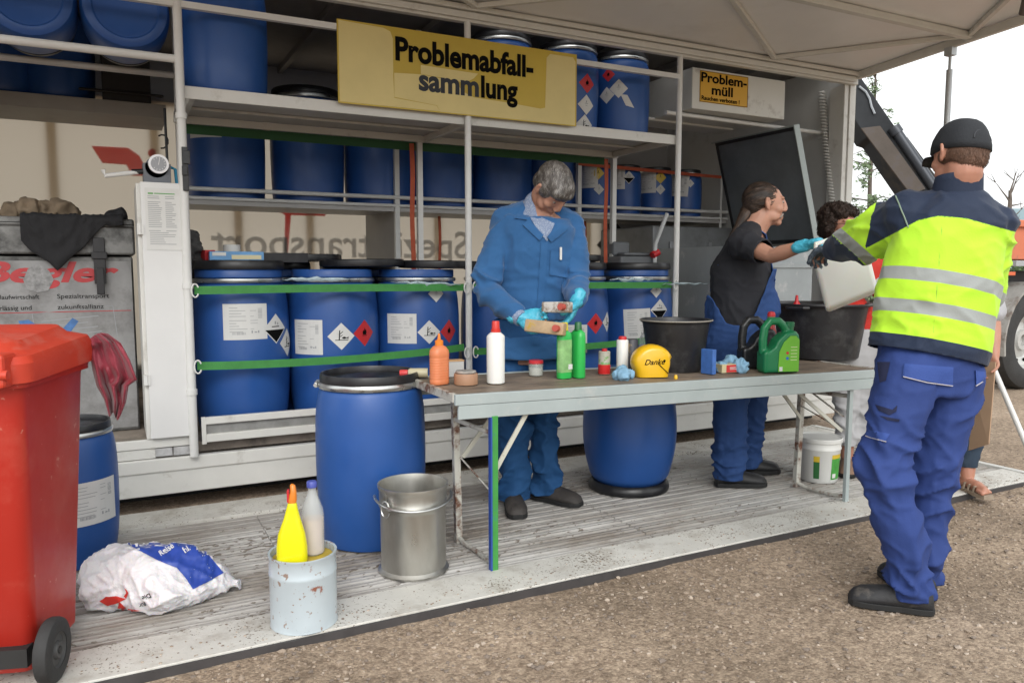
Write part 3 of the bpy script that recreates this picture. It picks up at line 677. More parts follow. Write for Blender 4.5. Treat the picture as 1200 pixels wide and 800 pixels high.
sticker(RD[5], 747, 380, spec_doc(.2, .23, 6), 'paper_label', rot=.06); sticker(RD[5], 773, 363, spec_corr(.082)); sticker(RD[5], 769, 341, spec_plain(.05))
# second row behind
for i, (x, lb) in enumerate(((.95, 'blue drum in the second row behind the two left drums'), (1.55, 'blue drum in the second row behind the second and third drum'), (3.2, 'blue drum in the second row right of the man in the blue coat'))):
    drum('row', x, 5.42 if i < 2 else 5.5, FLZ, lb, 'blue drums in the second row inside the container')
# loose lids lying on the row
LIDM = PROTO['row'][2][1]
def loose_lid(x, y, z, lab, s=1.0, tilt=0.0):
    b = NB(); R = .27*s; lathe(b, [(0, 0), (R*.9, 0), (R, .006), (R*1.01, .02), (R, .045), (R*.97, .05), (R*.93, .05), (R*.92, .03), (0, .028)], 56)
    b.transform(Matrix.Rotation(tilt, 4, 'Y')); o = obj('drum_lid', b, BLACKP, smooth=True); o.location = (x, y, z); return tag(o, lab, 'lid', 'loose black drum lids')
zt = FLZ+1.02
for q in (RD[1], RD[2]):
    for c in [c for c in bpy.data.objects if c.parent == q and c.name.startswith('lid')]: bpy.data.objects.remove(c)
zl = FLZ+1.02*.95
loose_lid(1.44, 4.92, zl+.012, 'loose black lid lying across the second and third strapped drums', 1.0, -.012)
loose_lid(1.95, 4.86, zl+.004, 'loose black lid overlapping the third drum towards the slim white post', 1.0, .01)
loose_lid(1.18, 5.4, zt+.002, 'loose black lid on the second row behind the blue packet', .9)
loose_lid(3.02, 4.98, zt+.003, 'loose black lid on the row, right beside the grey haired man', 1.0, -.01)
# plastic film tucked under the rings
FILM = mat('plastic_film', (.5, .62, .66), .25, alpha=.75, var=.2, vs=30)
def film(a, b, lab, w=.03):
    bm = NB(); a = V(a); b = V(b); rs = random.Random(int(a.x*100)); n = 14; prev = None
    for i in range(n+1):
        p = a.lerp(b, i/n)+V((0, rs.uniform(-.012, .006), rs.uniform(-.006, .006))); ww = w*math.sin(PI*(i+1)/(n+2))*rs.uniform(.5, 1)
        row = [bm.verts.new(p+V((0, 0, ww/2))), bm.verts.new(p+V((0, -.008, 0))), bm.verts.new(p-V((0, 0, ww/2))), bm.verts.new(p+V((0, .006, 0)))]
        if prev:
            for q in range(4): bm.faces.new((prev[q], row[q], row[(q+1) % 4], prev[(q+1) % 4]))
        prev = row
    return tag(obj('film_strip', bm, FILM, smooth=True), lab, 'plastic film', 'torn plastic film strips under the clamp rings')
film((.85, 4.52, 1.245), (1.25, 4.52, 1.25), 'crumpled clear film strip at the ring of the first and second drum'); film((1.5, 4.52, 1.225), (1.95, 4.50, 1.21), 'crumpled clear film strip at the ring of the third drum')
film((3.1, 4.52, 1.235), (3.5, 4.52, 1.23), 'crumpled clear film strip under the ring of the right end drum'); film((3.55, 4.49, 1.20), (3.95, 4.47, 1.20), 'thin clear film strip tied round the right post', .02)
# things on the first drum
BLB = mat('box_lightblue', (.12, .3, .55), .5, var=.2, vs=10); CREAM = mat('box_cream', (.6, .55, .35), .55)
def stuffbox(x, y, z, w, dd, h, rz, m, name, lab, cat, extra=None, bev=.002):
    t = thing(name, lab, cat, (x, y, z), rz); bm = NB(); box(bm, -w/2, w/2, -dd/2, dd/2, 0, h); obj('carton', bm, m, t, bev=bev)
    if extra:
        for nm, (a0, b0, a1, b1), mm in extra:
            e = NB(); box(e, a0*w, a1*w, -dd/2-.0025, -dd/2+.001, b0*h, b1*h); obj(nm, e, mm, t)
    return t
zz = zt+.002
stuffbox(.645, 4.80, zz, .30, .12, .05, -.05, BLB, 'flat_packet', 'light blue and cream flat packet on the first strapped drum', 'packet', [('printed_panel', (-.1, .1, .45, .6), CREAM), ('printed_panel', (-.45, .5, -.2, .9), PAPER)])
b = NB(); lathe(b, [(0, 0), (.05, 0), (.05, .06), (.045, .065), (0, .065)], 30); o = obj('white_roll', b, PAPER, smooth=True); o.location = (.64, 4.90, zz+.0); o.location.z = zz+.05-.02; o.location.y = 4.94; tag(o, 'short white plastic pot behind the light blue packet', 'pot')
stuffbox(.50, 4.90, zz, .06, .08, .06, .2, REDS, 'small_carton', 'small red carton left of the white pot on the first drum', 'carton')
stuffbox(.93, 5.05, zz-.01, .34, .16, .06, .1, BLACKP, 'flat_case', 'flat black case lying behind the light blue packet', 'case')
# upper shelf drums
UZ = 2.277
g = 'blue drums standing on the upper shelf'
u0 = drum('mid', .62, 4.86, UZ, 'blue drum on the upper shelf at the left post', g)
ud = drum('short', 3.46, 4.93, UZ, 'blue drum on the upper shelf beside the right post, with white diamond labels', g)
ue = drum('short', 2.98, 4.90, UZ, 'blue upper shelf drum with red and white diamonds beside the big yellow sign', g)
uf = drum('short', 2.45, 4.92, UZ, 'blue drum on the upper shelf behind the right half of the yellow collection sign', g)
sticker(ud, 725, 104, spec_plain(.068)); sticker(ud, 735, 119, [([(-.05, .05), (.0, .045), (.055, -.045), (-.01, -.03)], 0, 0)]); sticker(ud, 711, 112, spec_plain(.06)); sticker(ud, 713, 88, spec_red(.05))
sticker(ue, 688, 98, spec_red(.068)); sticker(ue, 687, 123, spec_plain(.07)); sticker(ue, 685, 146, spec_env(.07))
# rear shelf drums (behind)
g = 'large blue drums on the rear shelf'
for i, (x, lb) in enumerate(((.79, 'large blue drum on the rear shelf nearest the white cabinet, with a cut paper label'), (1.40, 'large blue drum second from the left on the rear shelf'), (1.98, 'large blue drum third from the left on the rear shelf'),
                             (2.53, 'large blue drum on the rear shelf left of the slim white post'), (3.1, 'large blue drum on the rear shelf behind the grey haired man'), (3.62, 'large blue drum on the rear shelf half behind the second rear post'))):
    q = drum('big', x if i < 5 else 3.60, 6.24, 1.792, lb, g)
    if i == 0: sticker(q, 237, 156, [(R4(-.12, -.03, .14, .03), 0, 0), (R4(-.08, 0, -.02, .012), 1, 1), (R4(.0, -.01, .02, .015), 3, 1)], 'paper_label')
g = 'small blue drums on the rear shelf'
sm = []
for x, lb in ((4.03, 'small blue drum leftmost on the rear shelf, paper label and yellow red diamond'), (4.36, 'small blue drum second on the rear shelf, black and white diamond at its right'),
              (4.73, 'small blue drum third on the rear shelf, paper label and yellow diamond'), (5.10, 'small blue drum at the right end of the rear shelf, creased paper label')):
    sm.append(drum('small', x, 6.12, 1.792, lb, g))
sticker(sm[0], 690, 208, spec_doc(.17, .19, 7), 'paper_label'); sticker(sm[0], 701, 203, spec_yel(.06)); sticker(sm[0], 702, 222, spec_plain(.05))
sticker(sm[1], 722, 210, spec_doc(.17, .19, 8), 'paper_label'); sticker(sm[1], 737, 208, spec_corr(.06))
sticker(sm[2], 757, 214, spec_doc(.2, .2, 9), 'paper_label'); sticker(sm[2], 774, 208, spec_yel(.06)); sticker(sm[2], 774, 222, spec_plain(.05))
sticker(sm[3], 795, 218, spec_doc(.2, .2, 10), 'paper_label', rot=-.08); sticker(sm[3], 809, 215, spec_plain(.04))
# drums lying on their side, left section
g = 'blue drums lying on the upper left rails'
for x, z, lb in ((.115, 2.70, 'blue drum lying on the upper rails right next to the left post'), (-.335, 2.70, 'blue drum lying on the upper rails, second from the left post'), (-.80, 2.65, 'blue drum lying on the rails at the far left edge')):
    t = thing('blue_drum', lb, 'drum', (x, 4.72, z-.0), 0, g, rot=(-PI/2, 0, 0))
    R = .222; b = NB()
    lathe(b, [(0, .018), (R*.55, .016), (R*.6, .012), (R*.7, .01), (R*.74, 0), (R*.82, 0), (R*.92, .012), (R*.97, .04), (R, .12), (R, .25), (R*.97, .36), (R*.9, .4), (R*.88, .45), (0, .45)], 64)
    obj('body', b, BLUE, t, smooth=True)
    b = NB(); lathe(b, [(R*.88, .41), (R*.93, .42), (R*.93, .45), (R*.9, .47), (0, .47)], 48); obj('lid', b, BLACKP, t, smooth=True)
for x, lb in ((-.62, 'dark blue drum standing on the left rear shelf at the picture edge'), (-.28, 'dark blue drum standing on the left rear shelf below the lying drums')):
    q = drum('short', x, 6.22, 2.442, lb, 'blue drums on the left rear shelf')
bm = NB(); box(bm, -.02, .28, 6.0, 6.3, 2.442, 2.80); box(bm, -.16, .36, 5.96, 5.98, 2.49, 2.51); tag(obj('black_crate', bm, mat('crate_black', (.02, .017, .015), .6), bev=.01), 'black crate on the left rear shelf beside the dark blue drums', 'crate')

# ================================================================ CABINET, SIGNS, METAL BOXES
t = thing('control_cabinet', 'tall narrow white cabinet with a paper notice at the left post', 'cabinet', (.235, 4.6, .386))
bm = NB(); box(bm, -.115, .10, -.06, .35, 0, 1.37); obj('casing', bm, WHITE, t, bev=.004)
bm = NB(); box(bm, -.095, .115, -.085, -.064, .006, 1.375); obj('door', bm, mat('door_white', (.66, .66, .65), .35, var=.04, vs=4, bump=.03, bs=20), t, bev=.004)
for z in (.3, 1.1): bm = NB(); box(bm, -.118, -.085, -.09, -.06, z, z+.055); cyl(bm, (-.103, -.088, z), (-.103, -.088, z+.055), .007, n=8); obj('hinge', bm, WHITE2, t)
bm = NB(); box(bm, -.075, .098, -.0885, -.0865, 1.02, 1.345)
nt_ = obj('paper_notice', bm, PAPER, t)
bm = NB(); r = random.Random(3)
for k in range(26):
    z = 1.30-.010*k
    if k in (2, 17): continue
    if k > 18: box(bm, -.058, -.058+r.uniform(.06, .13), -.0895, -.0886, z, z+.003); continue
    box(bm, -.062, -.062+r.uniform(.05, .068), -.0895, -.0886, z, z+.0032); box(bm, .022, .022+r.uniform(.03, .055), -.0895, -.0886, z, z+.0032)
obj('printed_lines', bm, INKG, nt_)
bm = NB(); box(bm, -.06, -.035, -.0897, -.0886, 1.312, 1.32); box(bm, -.03, .07, -.0897, -.0886, 1.314, 1.319); obj('printed_logo', bm, mat('print_green', (.12, .35, .1), .6), nt_)
# gauge on top
bm = NB(); box(bm, -.075, .06, -.03, .10, 1.376, 1.48); cyl(bm, (-.01, -.03, 1.46), (-.01, .05, 1.46), .055, n=28); gg = obj('gauge_housing', bm, mat('housing_grey', (.12, .13, .15), .5), t, smooth=True)
bm = NB(); cyl(bm, (.0, -.055, 1.475), (.0, -.03, 1.475), .05, n=32); obj('gauge_rim', bm, mat('rim_white', (.8, .8, .82), .25), gg, smooth=True)
bm = NB(); cyl(bm, (.0, -.058, 1.475), (.0, -.054, 1.475), .038, n=32); obj('gauge_face', bm, mat('dial', (.3, .31, .33), .4), gg)
bm = NB()
for k in range(11): a = -PI*1.25+k*PI*.15+PI*1.0; box(bm, -.0015, .0015, -.0595, -.0582, .028, .034, Matrix.Translation((0, 0, 1.475)) @ Matrix.Rotation(a, 4, 'Y'))
box(bm, -.0015, .0015, -.0597, -.0584, -.006, .03, Matrix.Translation((0, 0, 1.475)) @ Matrix.Rotation(.2, 4, 'Y')); obj('gauge_needle', bm, mat('dial_marks', (.7, .7, .7), .5), gg)
bm = NB(); tube(bm, [(-.075, -.02, 1.435), (-.13, -.02, 1.43)], .014, n=12); obj('lever_socket', bm, BLACKP, t, smooth=True)
bm = NB(); tube(bm, [(-.10, -.02, 1.43), (-.255, -.05, 1.40), (-.262, -.05, 1.43)], .012, n=12); obj('lever', bm, WHITE2, t, smooth=True)
bm = NB(); tube(bm, [(.06, .02, 1.47), (.085, .02, 1.46), (.09, .02, 1.38)], .008, n=8); obj('blue_wire', bm, mat('wire_blue', (.03, .3, .5), .4), t, smooth=True)
# black strap ratchet on the left post + hook on the wall
bm = NB(); box(bm, .345, .375, 4.478, 4.495, 1.72, 1.95); box(bm, .35, .385, 4.468, 4.48, 1.86, 1.93); box(bm, .342, .37, 4.47, 4.48, 1.80, 1.85); tag(obj('ratchet_buckle', bm, BLACKP, bev=.003), 'black ratchet buckle on the left white post', 'buckle')
bm = NB(); tube(bm, [P(193, 127, 4.75), P(194, 150, 4.75), P(196, 190, 4.75)], .008); tube(bm, [P(190+7*math.cos(a*.5+4.5), 166+8*math.sin(a*.5+4.5)*-1, 4.75) for a in range(9)], .005); tag(obj('cable_hook', bm, BLACKP, smooth=True), 'black cable and hook hanging left of the left post', 'cable')
# big yellow sign
t = thing('collection_sign', 'large yellow sign reading Problemabfall-sammlung on the upper shelf edge', 'sign', (2.0, 4.50, 2.262))
W_, H_ = 1.614, .469
bm = NB(); box(bm, -W_/2, W_/2, -.005, .005, 0, H_); obj('plate', bm, mat('sign_yellow', (.5, .355, .035), .45, var=.1, vs=2), t)
PA = mat('repaint_yellow', (.66, .545, .235), .6, var=.06, vs=5)
def flat(name, pts, y, m, par, t_=.0012):
    bm = NB(); prism(bm, pts, basis((0, y, 0), (1, 0, 0), (0, 0, 1)), t_); return obj(name, bm, m, par)
def rr_(x0, z0, x1, z1, r): return [(x+(x0+x1)/2, z+(z0+z1)/2) for x, z in rrect(x1-x0, z1-z0, r)]
flat('repainted_patch', [(-W_/2+.008, .008), (-.18, .008), (-.2, .04), (-.47, .06), (-.475, .18), (-.475, .40), (-.49, .44), (-.53, .455), (-W_/2+.008, .462)], -.0052, PA, t)
flat('repainted_patch', [(-.179, .006), (W_/2-.01, .006), (W_/2-.01, .42), (W_/2-.03, .447), (.60, .447), (.575, .42), (.565, .10), (.53, .09), (.3, .105), (.05, .115), (-.02, .14), (-.08, .20), (-.3, .215), (-.469, .205), (-.469, .065), (-.197, .042)], -.0052, PA, t)
flat('repainted_patch', [(-.30, .218), (-.06, .205), (-.02, .19), (.05, .23), (.08, .262), (-.30, .27)], -.0053, PA, t)
bm = fit_text('Problemabfall-', -.46, .475, .135, .036); e_ = NB(); merge(e_, extr(bm, .001), basis((0, -.0066, .285), (1, 0, 0), (0, 0, 1))); obj('lettering', e_, INK, t)
bm = fit_text('samm', -.315, .085, .13, .034); e_ = NB(); merge(e_, extr(bm, .001), basis((0, -.0066, .125), (1, 0, 0), (0, 0, 1))); obj('faded_lettering', e_, mat('faded_print', (.05, .055, .065), .8, spec=.1), t)
bm = fit_text('lung', .10, .36, .132, .036); e_ = NB(); merge(e_, extr(bm, .001), basis((0, -.0066, .125), (1, 0, 0), (0, 0, 1))); obj('lettering', e_, INK, t)
# white box under the roof with the small sign
t = thing('heater_box', 'white sheet metal box under the container roof, right of the shelves', 'box', (4.36, 5.02, 2.502))
bm = NB(); box(bm, -.475, .475, -.42, .35, .0, .30); obj('casing', bm, mat('box_white', (.6, .6, .56), .45, var=.05, vs=5, dirt=(.35, .33, .3), da=.1, ds=4), t, bev=.006)
bm = NB(); box(bm, .477, .49, -.40, -.36, .03, .075); box(bm, .477, .49, -.40, -.36, .2, .24); obj('latch', bm, WHITE2, t, bev=.003)
sg = flat('warning_sign', rr_(-.405, .055, .075, .285, .004), -.4215, mat('sign_orange_yellow', (.62, .34, .015), .45), t, .002)
bm = NB(); K = basis((-.395, -.4242, .205), (1, 0, 0), (0, 0, 1)); merge(bm, extr(fit_text('Problem-', .0, .455, .07, .028), .001), K)
merge(bm, extr(fit_text('müll', .0, .21, .07, .028), .001), basis((-.29, -.4242, .12), (1, 0, 0), (0, 0, 1))); merge(bm, extr(text('Rauchen verboten !', .043, .0012, 1.12), .001), basis((-.39, -.4242, .072), (1, 0, 0), (0, 0, 1)))
bm2 = NB()
for a, b_, c_, d_ in ((-.403, .057, .073, .060), (-.403, .280, .073, .283), (-.403, .06, -.400, .28), (.070, .06, .073, .28)): box(bm2, a, c_, -.4246, -.4238, min(b_, d_), max(b_, d_))
merge(bm, bm2)
obj('lettering', bm, INK, sg)
# big closed metal box, grey unit, open metal box with lid
ZB = .337
t = thing('metal_waste_box', 'closed dark grey metal waste box at the back with a paper notice', 'waste box', (4.80, 6.0, ZB))
BX = mat('box_grey_metal', (.2, .21, .215), .5, metal=.3, var=.25, vs=4, dirt=(.09, .09, .09), da=.3, ds=5, dsharp=.3)
bm = NB(); box(bm, -.48, .48, -.4, .4, 0, 1.05); obj('body', bm, BX, t, bev=.01)
bm = NB(); box(bm, -.5, .5, -.42, .42, 1.06, 1.36); obj('lid', bm, BX, t, bev=.015)
for x in (-.3, .15, .36): bm = NB(); box(bm, x-.02, x+.02, -.44, -.422, .86, 1.22); box(bm, x-.03, x+.03, -.45, -.44, .95, 1.05); obj('latch', bm, mat('latch_grey', (.3, .31, .32), .4, metal=.5), t, bev=.003)
sg = flat('paper_notice', R4(-.07, .55, .24, .90), -.402, mat('notice_grey', (.36, .37, .38), .6), t, .002)
bm = NB()
for k, (z, w) in enumerate(((.80, .15), (.72, .2), (.64, .16))): box(bm, -.03, -.03+w, -.406, -.4045, z, z+.018)
obj('printed_lines', bm, INK, sg)
t = thing('grey_drum_pump', 'dark grey plastic unit with a raised back on the row behind the right drums', 'pump unit', (4.55, 6.05, 1.30))
t.location = (3.72, 5.30, FLZ+.0)
bm = NB(); box(bm, -.05, .29, -.12, .2, .0, 1.08); box(bm, -.04, .13, .0, .12, 1.081, 1.20); box(bm, .0, .28, -.1, .1, 1.081, 1.11); obj('casing', bm, mat('unit_grey', (.13, .14, .15), .5, var=.1, vs=6), t, bev=.02)
bm = NB(); tube(bm, [(.27, -.15, 1.0), (.275, -.15, 1.18), (.37, -.17, 1.42), (.375, -.17, 1.43)], .018, n=10); obj('spout', bm, mat('spout_grey', (.5, .52, .52), .4), t, smooth=True)
bm = NB(); cyl(bm, (.245, -.15, 1.085), (.305, -.15, 1.115), .03, n=12); obj('red_valve', bm, REDS, t, smooth=True)
q = drum('small', 3.60, 5.45, 1.262-.0, 'small blue drum with black lid standing behind the right end of the strapped row')
q.location = (3.62, 5.75, .80); q.location.z = .90
bm = NB(); box(bm, 3.42, 3.82, 5.58, 5.92, .336, .90); tag(obj('plinth_box', bm, DARKM), 'dark metal plinth box carrying the small drum behind the right end of the row', 'box')
t = thing('metal_waste_box', 'open grey metal waste box with its big dark lid raised', 'waste box', (4.72, 5.03, ZB))
GB = mat('box_pale_metal', (.33, .36, .37), .5, metal=.2, var=.12, vs=3, dirt=(.5, .5, .5), da=.15, ds=5, dsharp=.1)
bm = NB(); box(bm, -.46, .46, -.46, -.44, 0, 1.15); box(bm, -.46, .46, .44, .46, 0, 1.15); box(bm, -.46, -.44, -.439, .439, 0, 1.15); box(bm, .44, .46, -.439, .439, 0, 1.15); box(bm, -.439, .439, -.439, .439, 0, .02)
box(bm, -.475, .475, -.475, -.462, .98, 1.02); obj('body', bm, GB, t, bev=.004)
# lid leaning towards -x, hinged at the right edge
A0 = V((.50, -.47, 1.2)); A1 = V((.22, -.47, 2.12)); uu = (A1-A0).normalized(); M_ = basis(A0, (0, 1, 0), uu); hh = (A1-A0).length
bm = NB(); box(bm, .02, .92, .02, hh-.02, -.012, .012, M_); lp = obj('lid', bm, mat('lid_dark', (.15, .17, .185), .4, metal=.2, var=.25, vs=3, dirt=(.2, .22, .24), da=.18, ds=4, dsharp=.3), t)
bm = NB()
for a, b_, c_, d_ in ((0, 0, .94, .03), (0, hh-.03, .94, hh), (0, .031, .03, hh-.031), (.91, .031, .94, hh-.031)): box(bm, a, c_, b_, d_, -.02, .022, M_)
obj('lid_seal', bm, BLACKP, lp, bev=.003)
bm = NB()
for a, b_, c_, d_ in ((-.012, -.02, -.002, hh+.01), (-.002, hh+.001, .95, hh+.012)): box(bm, a, c_, b_, d_, -.05, .01, M_)
obj('lid_edge', bm, mat('lid_edge_grey', (.33, .37, .36), .4, metal=.3), lp)
bm = NB(); tube(bm, [(.48, -.3, 1.15), (.50, -.3, 1.2), (.5, .3, 1.2), (.48, .3, 1.15)], .012); obj('hinge', bm, STEEL, t, smooth=True)
# left: grey metal box with banner
t = thing('metal_waste_box', 'battered grey metal box with a printed banner and blue paint smear', 'waste box', (-.46, 5.45, .362))
BM2 = mat('box_old_metal', (.17, .17, .165), .45, metal=.5, var=.4, vs=7, dirt=(.03, .03, .03), da=.4, ds=5, dsharp=.2, rv=.15)
bm = NB(); box(bm, -.56, .56, -.45, .45, 0, 1.015); obj('body', bm, BM2, t, bev=.01)
bm = NB(); box(bm, -.58, .575, -.47, .47, 1.025, 1.23); box(bm, -.58, .575, -.478, -.471, 1.18, 1.20); obj('lid', bm, BM2, t, bev=.012)
bm = NB(); box(bm, .36, .42, -.50, -.473, .86, 1.12); box(bm, .35, .43, -.51, -.474, 1.0, 1.04); box(bm, .37, .41, -.52, -.501, .80, .95); obj('latch', bm, BLACKP, t, bev=.004)
bn = flat('banner', R4(-.55, .02, .55, .99), -.456, mat('banner_grey', (.26, .26, .26), .55, var=.25, vs=5, dirt=(.1, .095, .09), da=.38, ds=6, dsharp=.35, bump=.3, bs=9), t, .002)
def btext(s, size, x, z, m, nm, par, bold=0, sx=1, shear=0, rot=0, y=-.4592):
    z += .085; bm = NB(); T = text(s, size, bold, sx, shear); T.transform(Matrix.Rotation(rot, 4, 'Z')); merge(bm, extr(T, .0008), basis((x, y, z), (1, 0, 0), (0, 0, 1))); return obj(nm, bm, m, par)
RB = mat('banner_red', (.42, .035, .04), .5, var=.2, vs=9)
btext('Be', .155, -.20, .79, RB, 'banner_lettering', bn, .005, 1.6, .25); btext('gler', .155, .085, .79, RB, 'banner_lettering', bn, .005, 1.55, .25)
btext('Kreislaufwirtschaft', .034, -.17, .695, INK, 'banner_small_print', bn); btext('Spezialtransport', .036, .17, .695, INK, 'banner_small_print', bn, 0, 1.1)
btext('zuverlässig und', .036, -.17, .635, INK, 'banner_small_print', bn); btext('zukunftsallianz', .036, .17, .635, INK, 'banner_small_print', bn, 0, 1.1)
bm = NB(); box(bm, -.55, .54, -.4595, -.4585, .703, .707); obj('banner_rule', bm, RB, bn)
bm = NB()
for k in range(5): box(bm, -.5, -.5+random.uniform(.3, .5), -.4596, -.4586, .58-.035*k, .587-.035*k)
Mr = Matrix.Translation((0, 0, .09)) @ Matrix.Rotation(-.09, 4, 'Y')
for k in range(9): box(bm, .14, .14+random.uniform(.2, .34), -.4596, -.4586, .55-.03*k, .556-.03*k, Mr)
box(bm, .10, .5, -.4596, -.4586, .60, .603, Mr); box(bm, .10, .104, -.4596, -.4586, .2, .6, Mr); box(bm, .5, .504, -.4596, -.4586, .2, .6, Mr)
obj('banner_small_print', bm, INKG, bn)
bm = NB(); 
for pts in ([(-.02, .60), (.03, .605), (.12, .53), (.19, .55), (.24, .61), (.27, .59), (.22, .52), (.26, .44), (.2, .40), (.14, .43), (.1, .41), (.05, .455), (-.02, .45), (-.05, .42), (-.06, .46), (.02, .51)],): prism(bm, pts, basis((0, -.4592, .06), (1, 0, 0), (0, 0, 1)), .0012)
obj('blue_paint_smear', bm, mat('smear_blue', (.06, .16, .38), .6, var=.4, vs=20), bn)
bm = NB(); prism(bm, [(.015, .80), (.04, .86), (.09, .89), (.14, .85), (.16, .80), (.13, .74), (.08, .73), (.03, .75)], basis((0, -.4612, .085), (1, 0, 0), (0, 0, 1)), .0012); obj('scuffed_patch', bm, mat('scuff_grey', (.25, .25, .25), .6, var=.5, vs=40), bn)
# cloths on that box
def blob_cloth(pts, rad, m, name, lab, cat, voxel=.012, amp=.02, freq=14, squash=None):
    bm = NB()
    for p, r in zip(pts, rad): sph(bm, p, r, 8)
    bm = remesh(bm, voxel, 3)
    for v in bm.verts:
        n = v.normal; v.co += n*amp*(ridge(v.co, (freq, freq, freq))-.3)
    return tag(obj(name, bm, m, smooth=True, ang=180), lab, cat)
b = NB(); bz = .362+1.23
nx_, ny_ = 40, 30; gg_ = []
for i in range(nx_+1):
    row = []
    for j in range(ny_+1):
        u, v = i/nx_, j/ny_; x = -.44+.50*u; hang = .26*max(0, 1-abs(u-.32)/.5)+.02*noise.noise(V((u*6, 0, 0)))
        L_ = .22+hang*1.3*v if False else None
        s = v*(.26+hang); yb = 5.18
        if s < .22: y, z = yb-s, bz+.012+.03*max(0, u-.8)
        else: y, z = yb-.22-.012, bz+.005-(s-.22)
        nn = .022*noise.noise(V((u*7, v*5, 2)))+.01*noise.noise(V((u*20, v*12, 5)))
        row.append(b.verts.new((x, y-abs(nn)-.004, z+abs(nn)*(1 if s < .22 else 0))))
    gg_.append(row)
for i in range(nx_):
    for j in range(ny_): b.faces.new((gg_[i][j], gg_[i+1][j], gg_[i+1][j+1], gg_[i][j+1]))
r_ = bmesh.ops.extrude_face_region(b, geom=b.faces[:]); bmesh.ops.translate(b, verts=[v for v in r_['geom'] if isinstance(v, bmesh.types.BMVert)], vec=(0, .004, -.004))
tag(obj('black_cloth', b, mat('cloth_black', (.012, .012, .014), .85, bump=.3, bs=60), smooth=True, ang=180), 'black cloth draped over the front of the battered grey metal box', 'cloth')
blob_cloth([(-.50, 5.2, bz+.03), (-.42, 5.2, bz+.05), (-.33, 5.22, bz+.05), (-.26, 5.24, bz+.07), (-.22, 5.26, bz+.03), (-.58, 5.2, bz+.015)], [.05, .06, .05, .055, .05, .03], mat('rag_brown', (.2, .15, .1), .85, var=.3, vs=15), 'crumpled_rag', 'crumpled brown rag on the battered grey metal box behind the black cloth', 'rag', amp=.03, freq=18)
blob_cloth([(.04, 5.12, bz+.03), (.0, 5.12, bz+.02)], [.045, .04], mat('cloth_black2', (.014, .014, .016), .8), 'black_glove', 'black knotted rag end at the corner of the battered grey metal box', 'rag', amp=.015)
# dark crumpled stuff between the cabinet and the first drum
blob_cloth([(.42, 4.95, 1.42), (.44, 4.95, 1.32), (.42, 4.98, 1.5), (.45, 4.98, 1.25), (.43, 5.0, 1.36)], [.05, .06, .035, .05, .06], mat('cloth_dark_grey', (.07, .07, .07), .8, var=.4, vs=20), 'hanging_bag', 'dark grey crumpled bag hanging between the cabinet and the first drum', 'bag', amp=.03, freq=20)

# ================================================================ RED WHEELED BIN
E1 = V((.95, -.31, 0)).normalized(); E2 = V((.31, .95, 0)).normalized()
RED = mat('red_bin_plastic', (.4, .022, .013), .42, var=.06, vs=3, bump=.05, bs=10, dirt=(.48, .10, .07), da=.22, ds=3, dsharp=.35, rv=.12, speck=(.5, .16, .12), spa=.045, sps=34)
REDL = mat('red_lid_plastic', (.52, .045, .02), .5, var=.1, vs=4, bump=.2, bs=14, dirt=(.5, .16, .12), da=.28, ds=5, dsharp=.3)
t = thing('wheeled_bin', 'tall red plastic wheeled bin at the left edge of the platform', 'bin', (-.405, 2.985, .0), math.atan2(-.31, .95))
def rr3(w, d, r, z, cy=0, n=6): return [V((x, y, z)) for x, y in rrect(w, d, r, n, 0, cy)]
bm = NB(); loft(bm, [rr3(.36, .34, .03, .035), rr3(.385, .36, .04, .05), rr3(.46, .50, .045, .93), rr3(.465, .505, .045, .95), rr3(.50, .54, .05, .952), rr3(.505, .545, .05, .985), rr3(.5, .54, .05, .99)]); 
box(bm, -.15, .15, -.19, -.175, .2, .8); bd = obj('body', bm, RED, t, smooth=True, ang=35)
bm = NB(); box(bm, -.19, .19, -.215, -.165, .07, .13); cyl(bm, (-.26, -.17, .10), (.27, -.17, .10), .012, n=12); obj('axle', bm, mat('axle_black', (.02, .02, .02), .6), t, smooth=True)
for sx in (-1, 1):
    b = NB(); lathe(b, [(0, -.02), (.025, -.024), (.03, -.014), (.05, -.012), (.056, -.02), (.056, .02), (.05, .012), (.03, .014), (.025, .024), (0, .02)], 32, Matrix.Rotation(PI/2, 4, 'Y')); wh = obj('wheel', b, mat('rim_grey_plastic', (.06, .06, .06), .6), t, smooth=True)
    wh.location = (sx*.245, -.17, .10)
    b = NB(); lathe(b, [(.055, -.022), (.085, -.024), (.098, -.018), (.102, -.008), (.102, .008), (.098, .018), (.085, .024), (.055, .022)], 40, Matrix.Rotation(PI/2, 4, 'Y')); obj('tyre', b, RUBBER, wh, smooth=True)
bm = NB()
def lidring(w, d, r, z, sl=.0): return [V((x, y, z+sl*(y+.27))) for x, y in rrect(w, d, r, 6)]
loft(bm, [lidring(.515, .555, .05, .966, .02), lidring(.53, .57, .06, .968, .02), lidring(.535, .575, .06, 1.025, .035), lidring(.51, .55, .06, 1.045, .05), lidring(.42, .44, .06, 1.055, .07), lidring(.38, .40, .06, 1.075, .08), lidring(.1, .12, .04, 1.085, .08)])
ld_ = obj('lid', bm, REDL, t, smooth=True, ang=35)
for sx in (-1, 1):
    bm = NB(); box(bm, sx*.19-.035, sx*.19+.035, -.33, -.24, .96, 1.06); obj('hinge_lug', bm, REDL, t, bev=.012)
bm = NB(); cyl(bm, (-.235, -.325, 1.0), (.235, -.325, 1.0), .014, n=14); obj('handle', bm, REDL, t, smooth=True)
bm = NB(); loft(bm, [rr3(.07, .05, .012, 1.06, .2), rr3(.06, .04, .012, 1.10, .2)]); obj('lid_grip', bm, REDL, t, smooth=True)
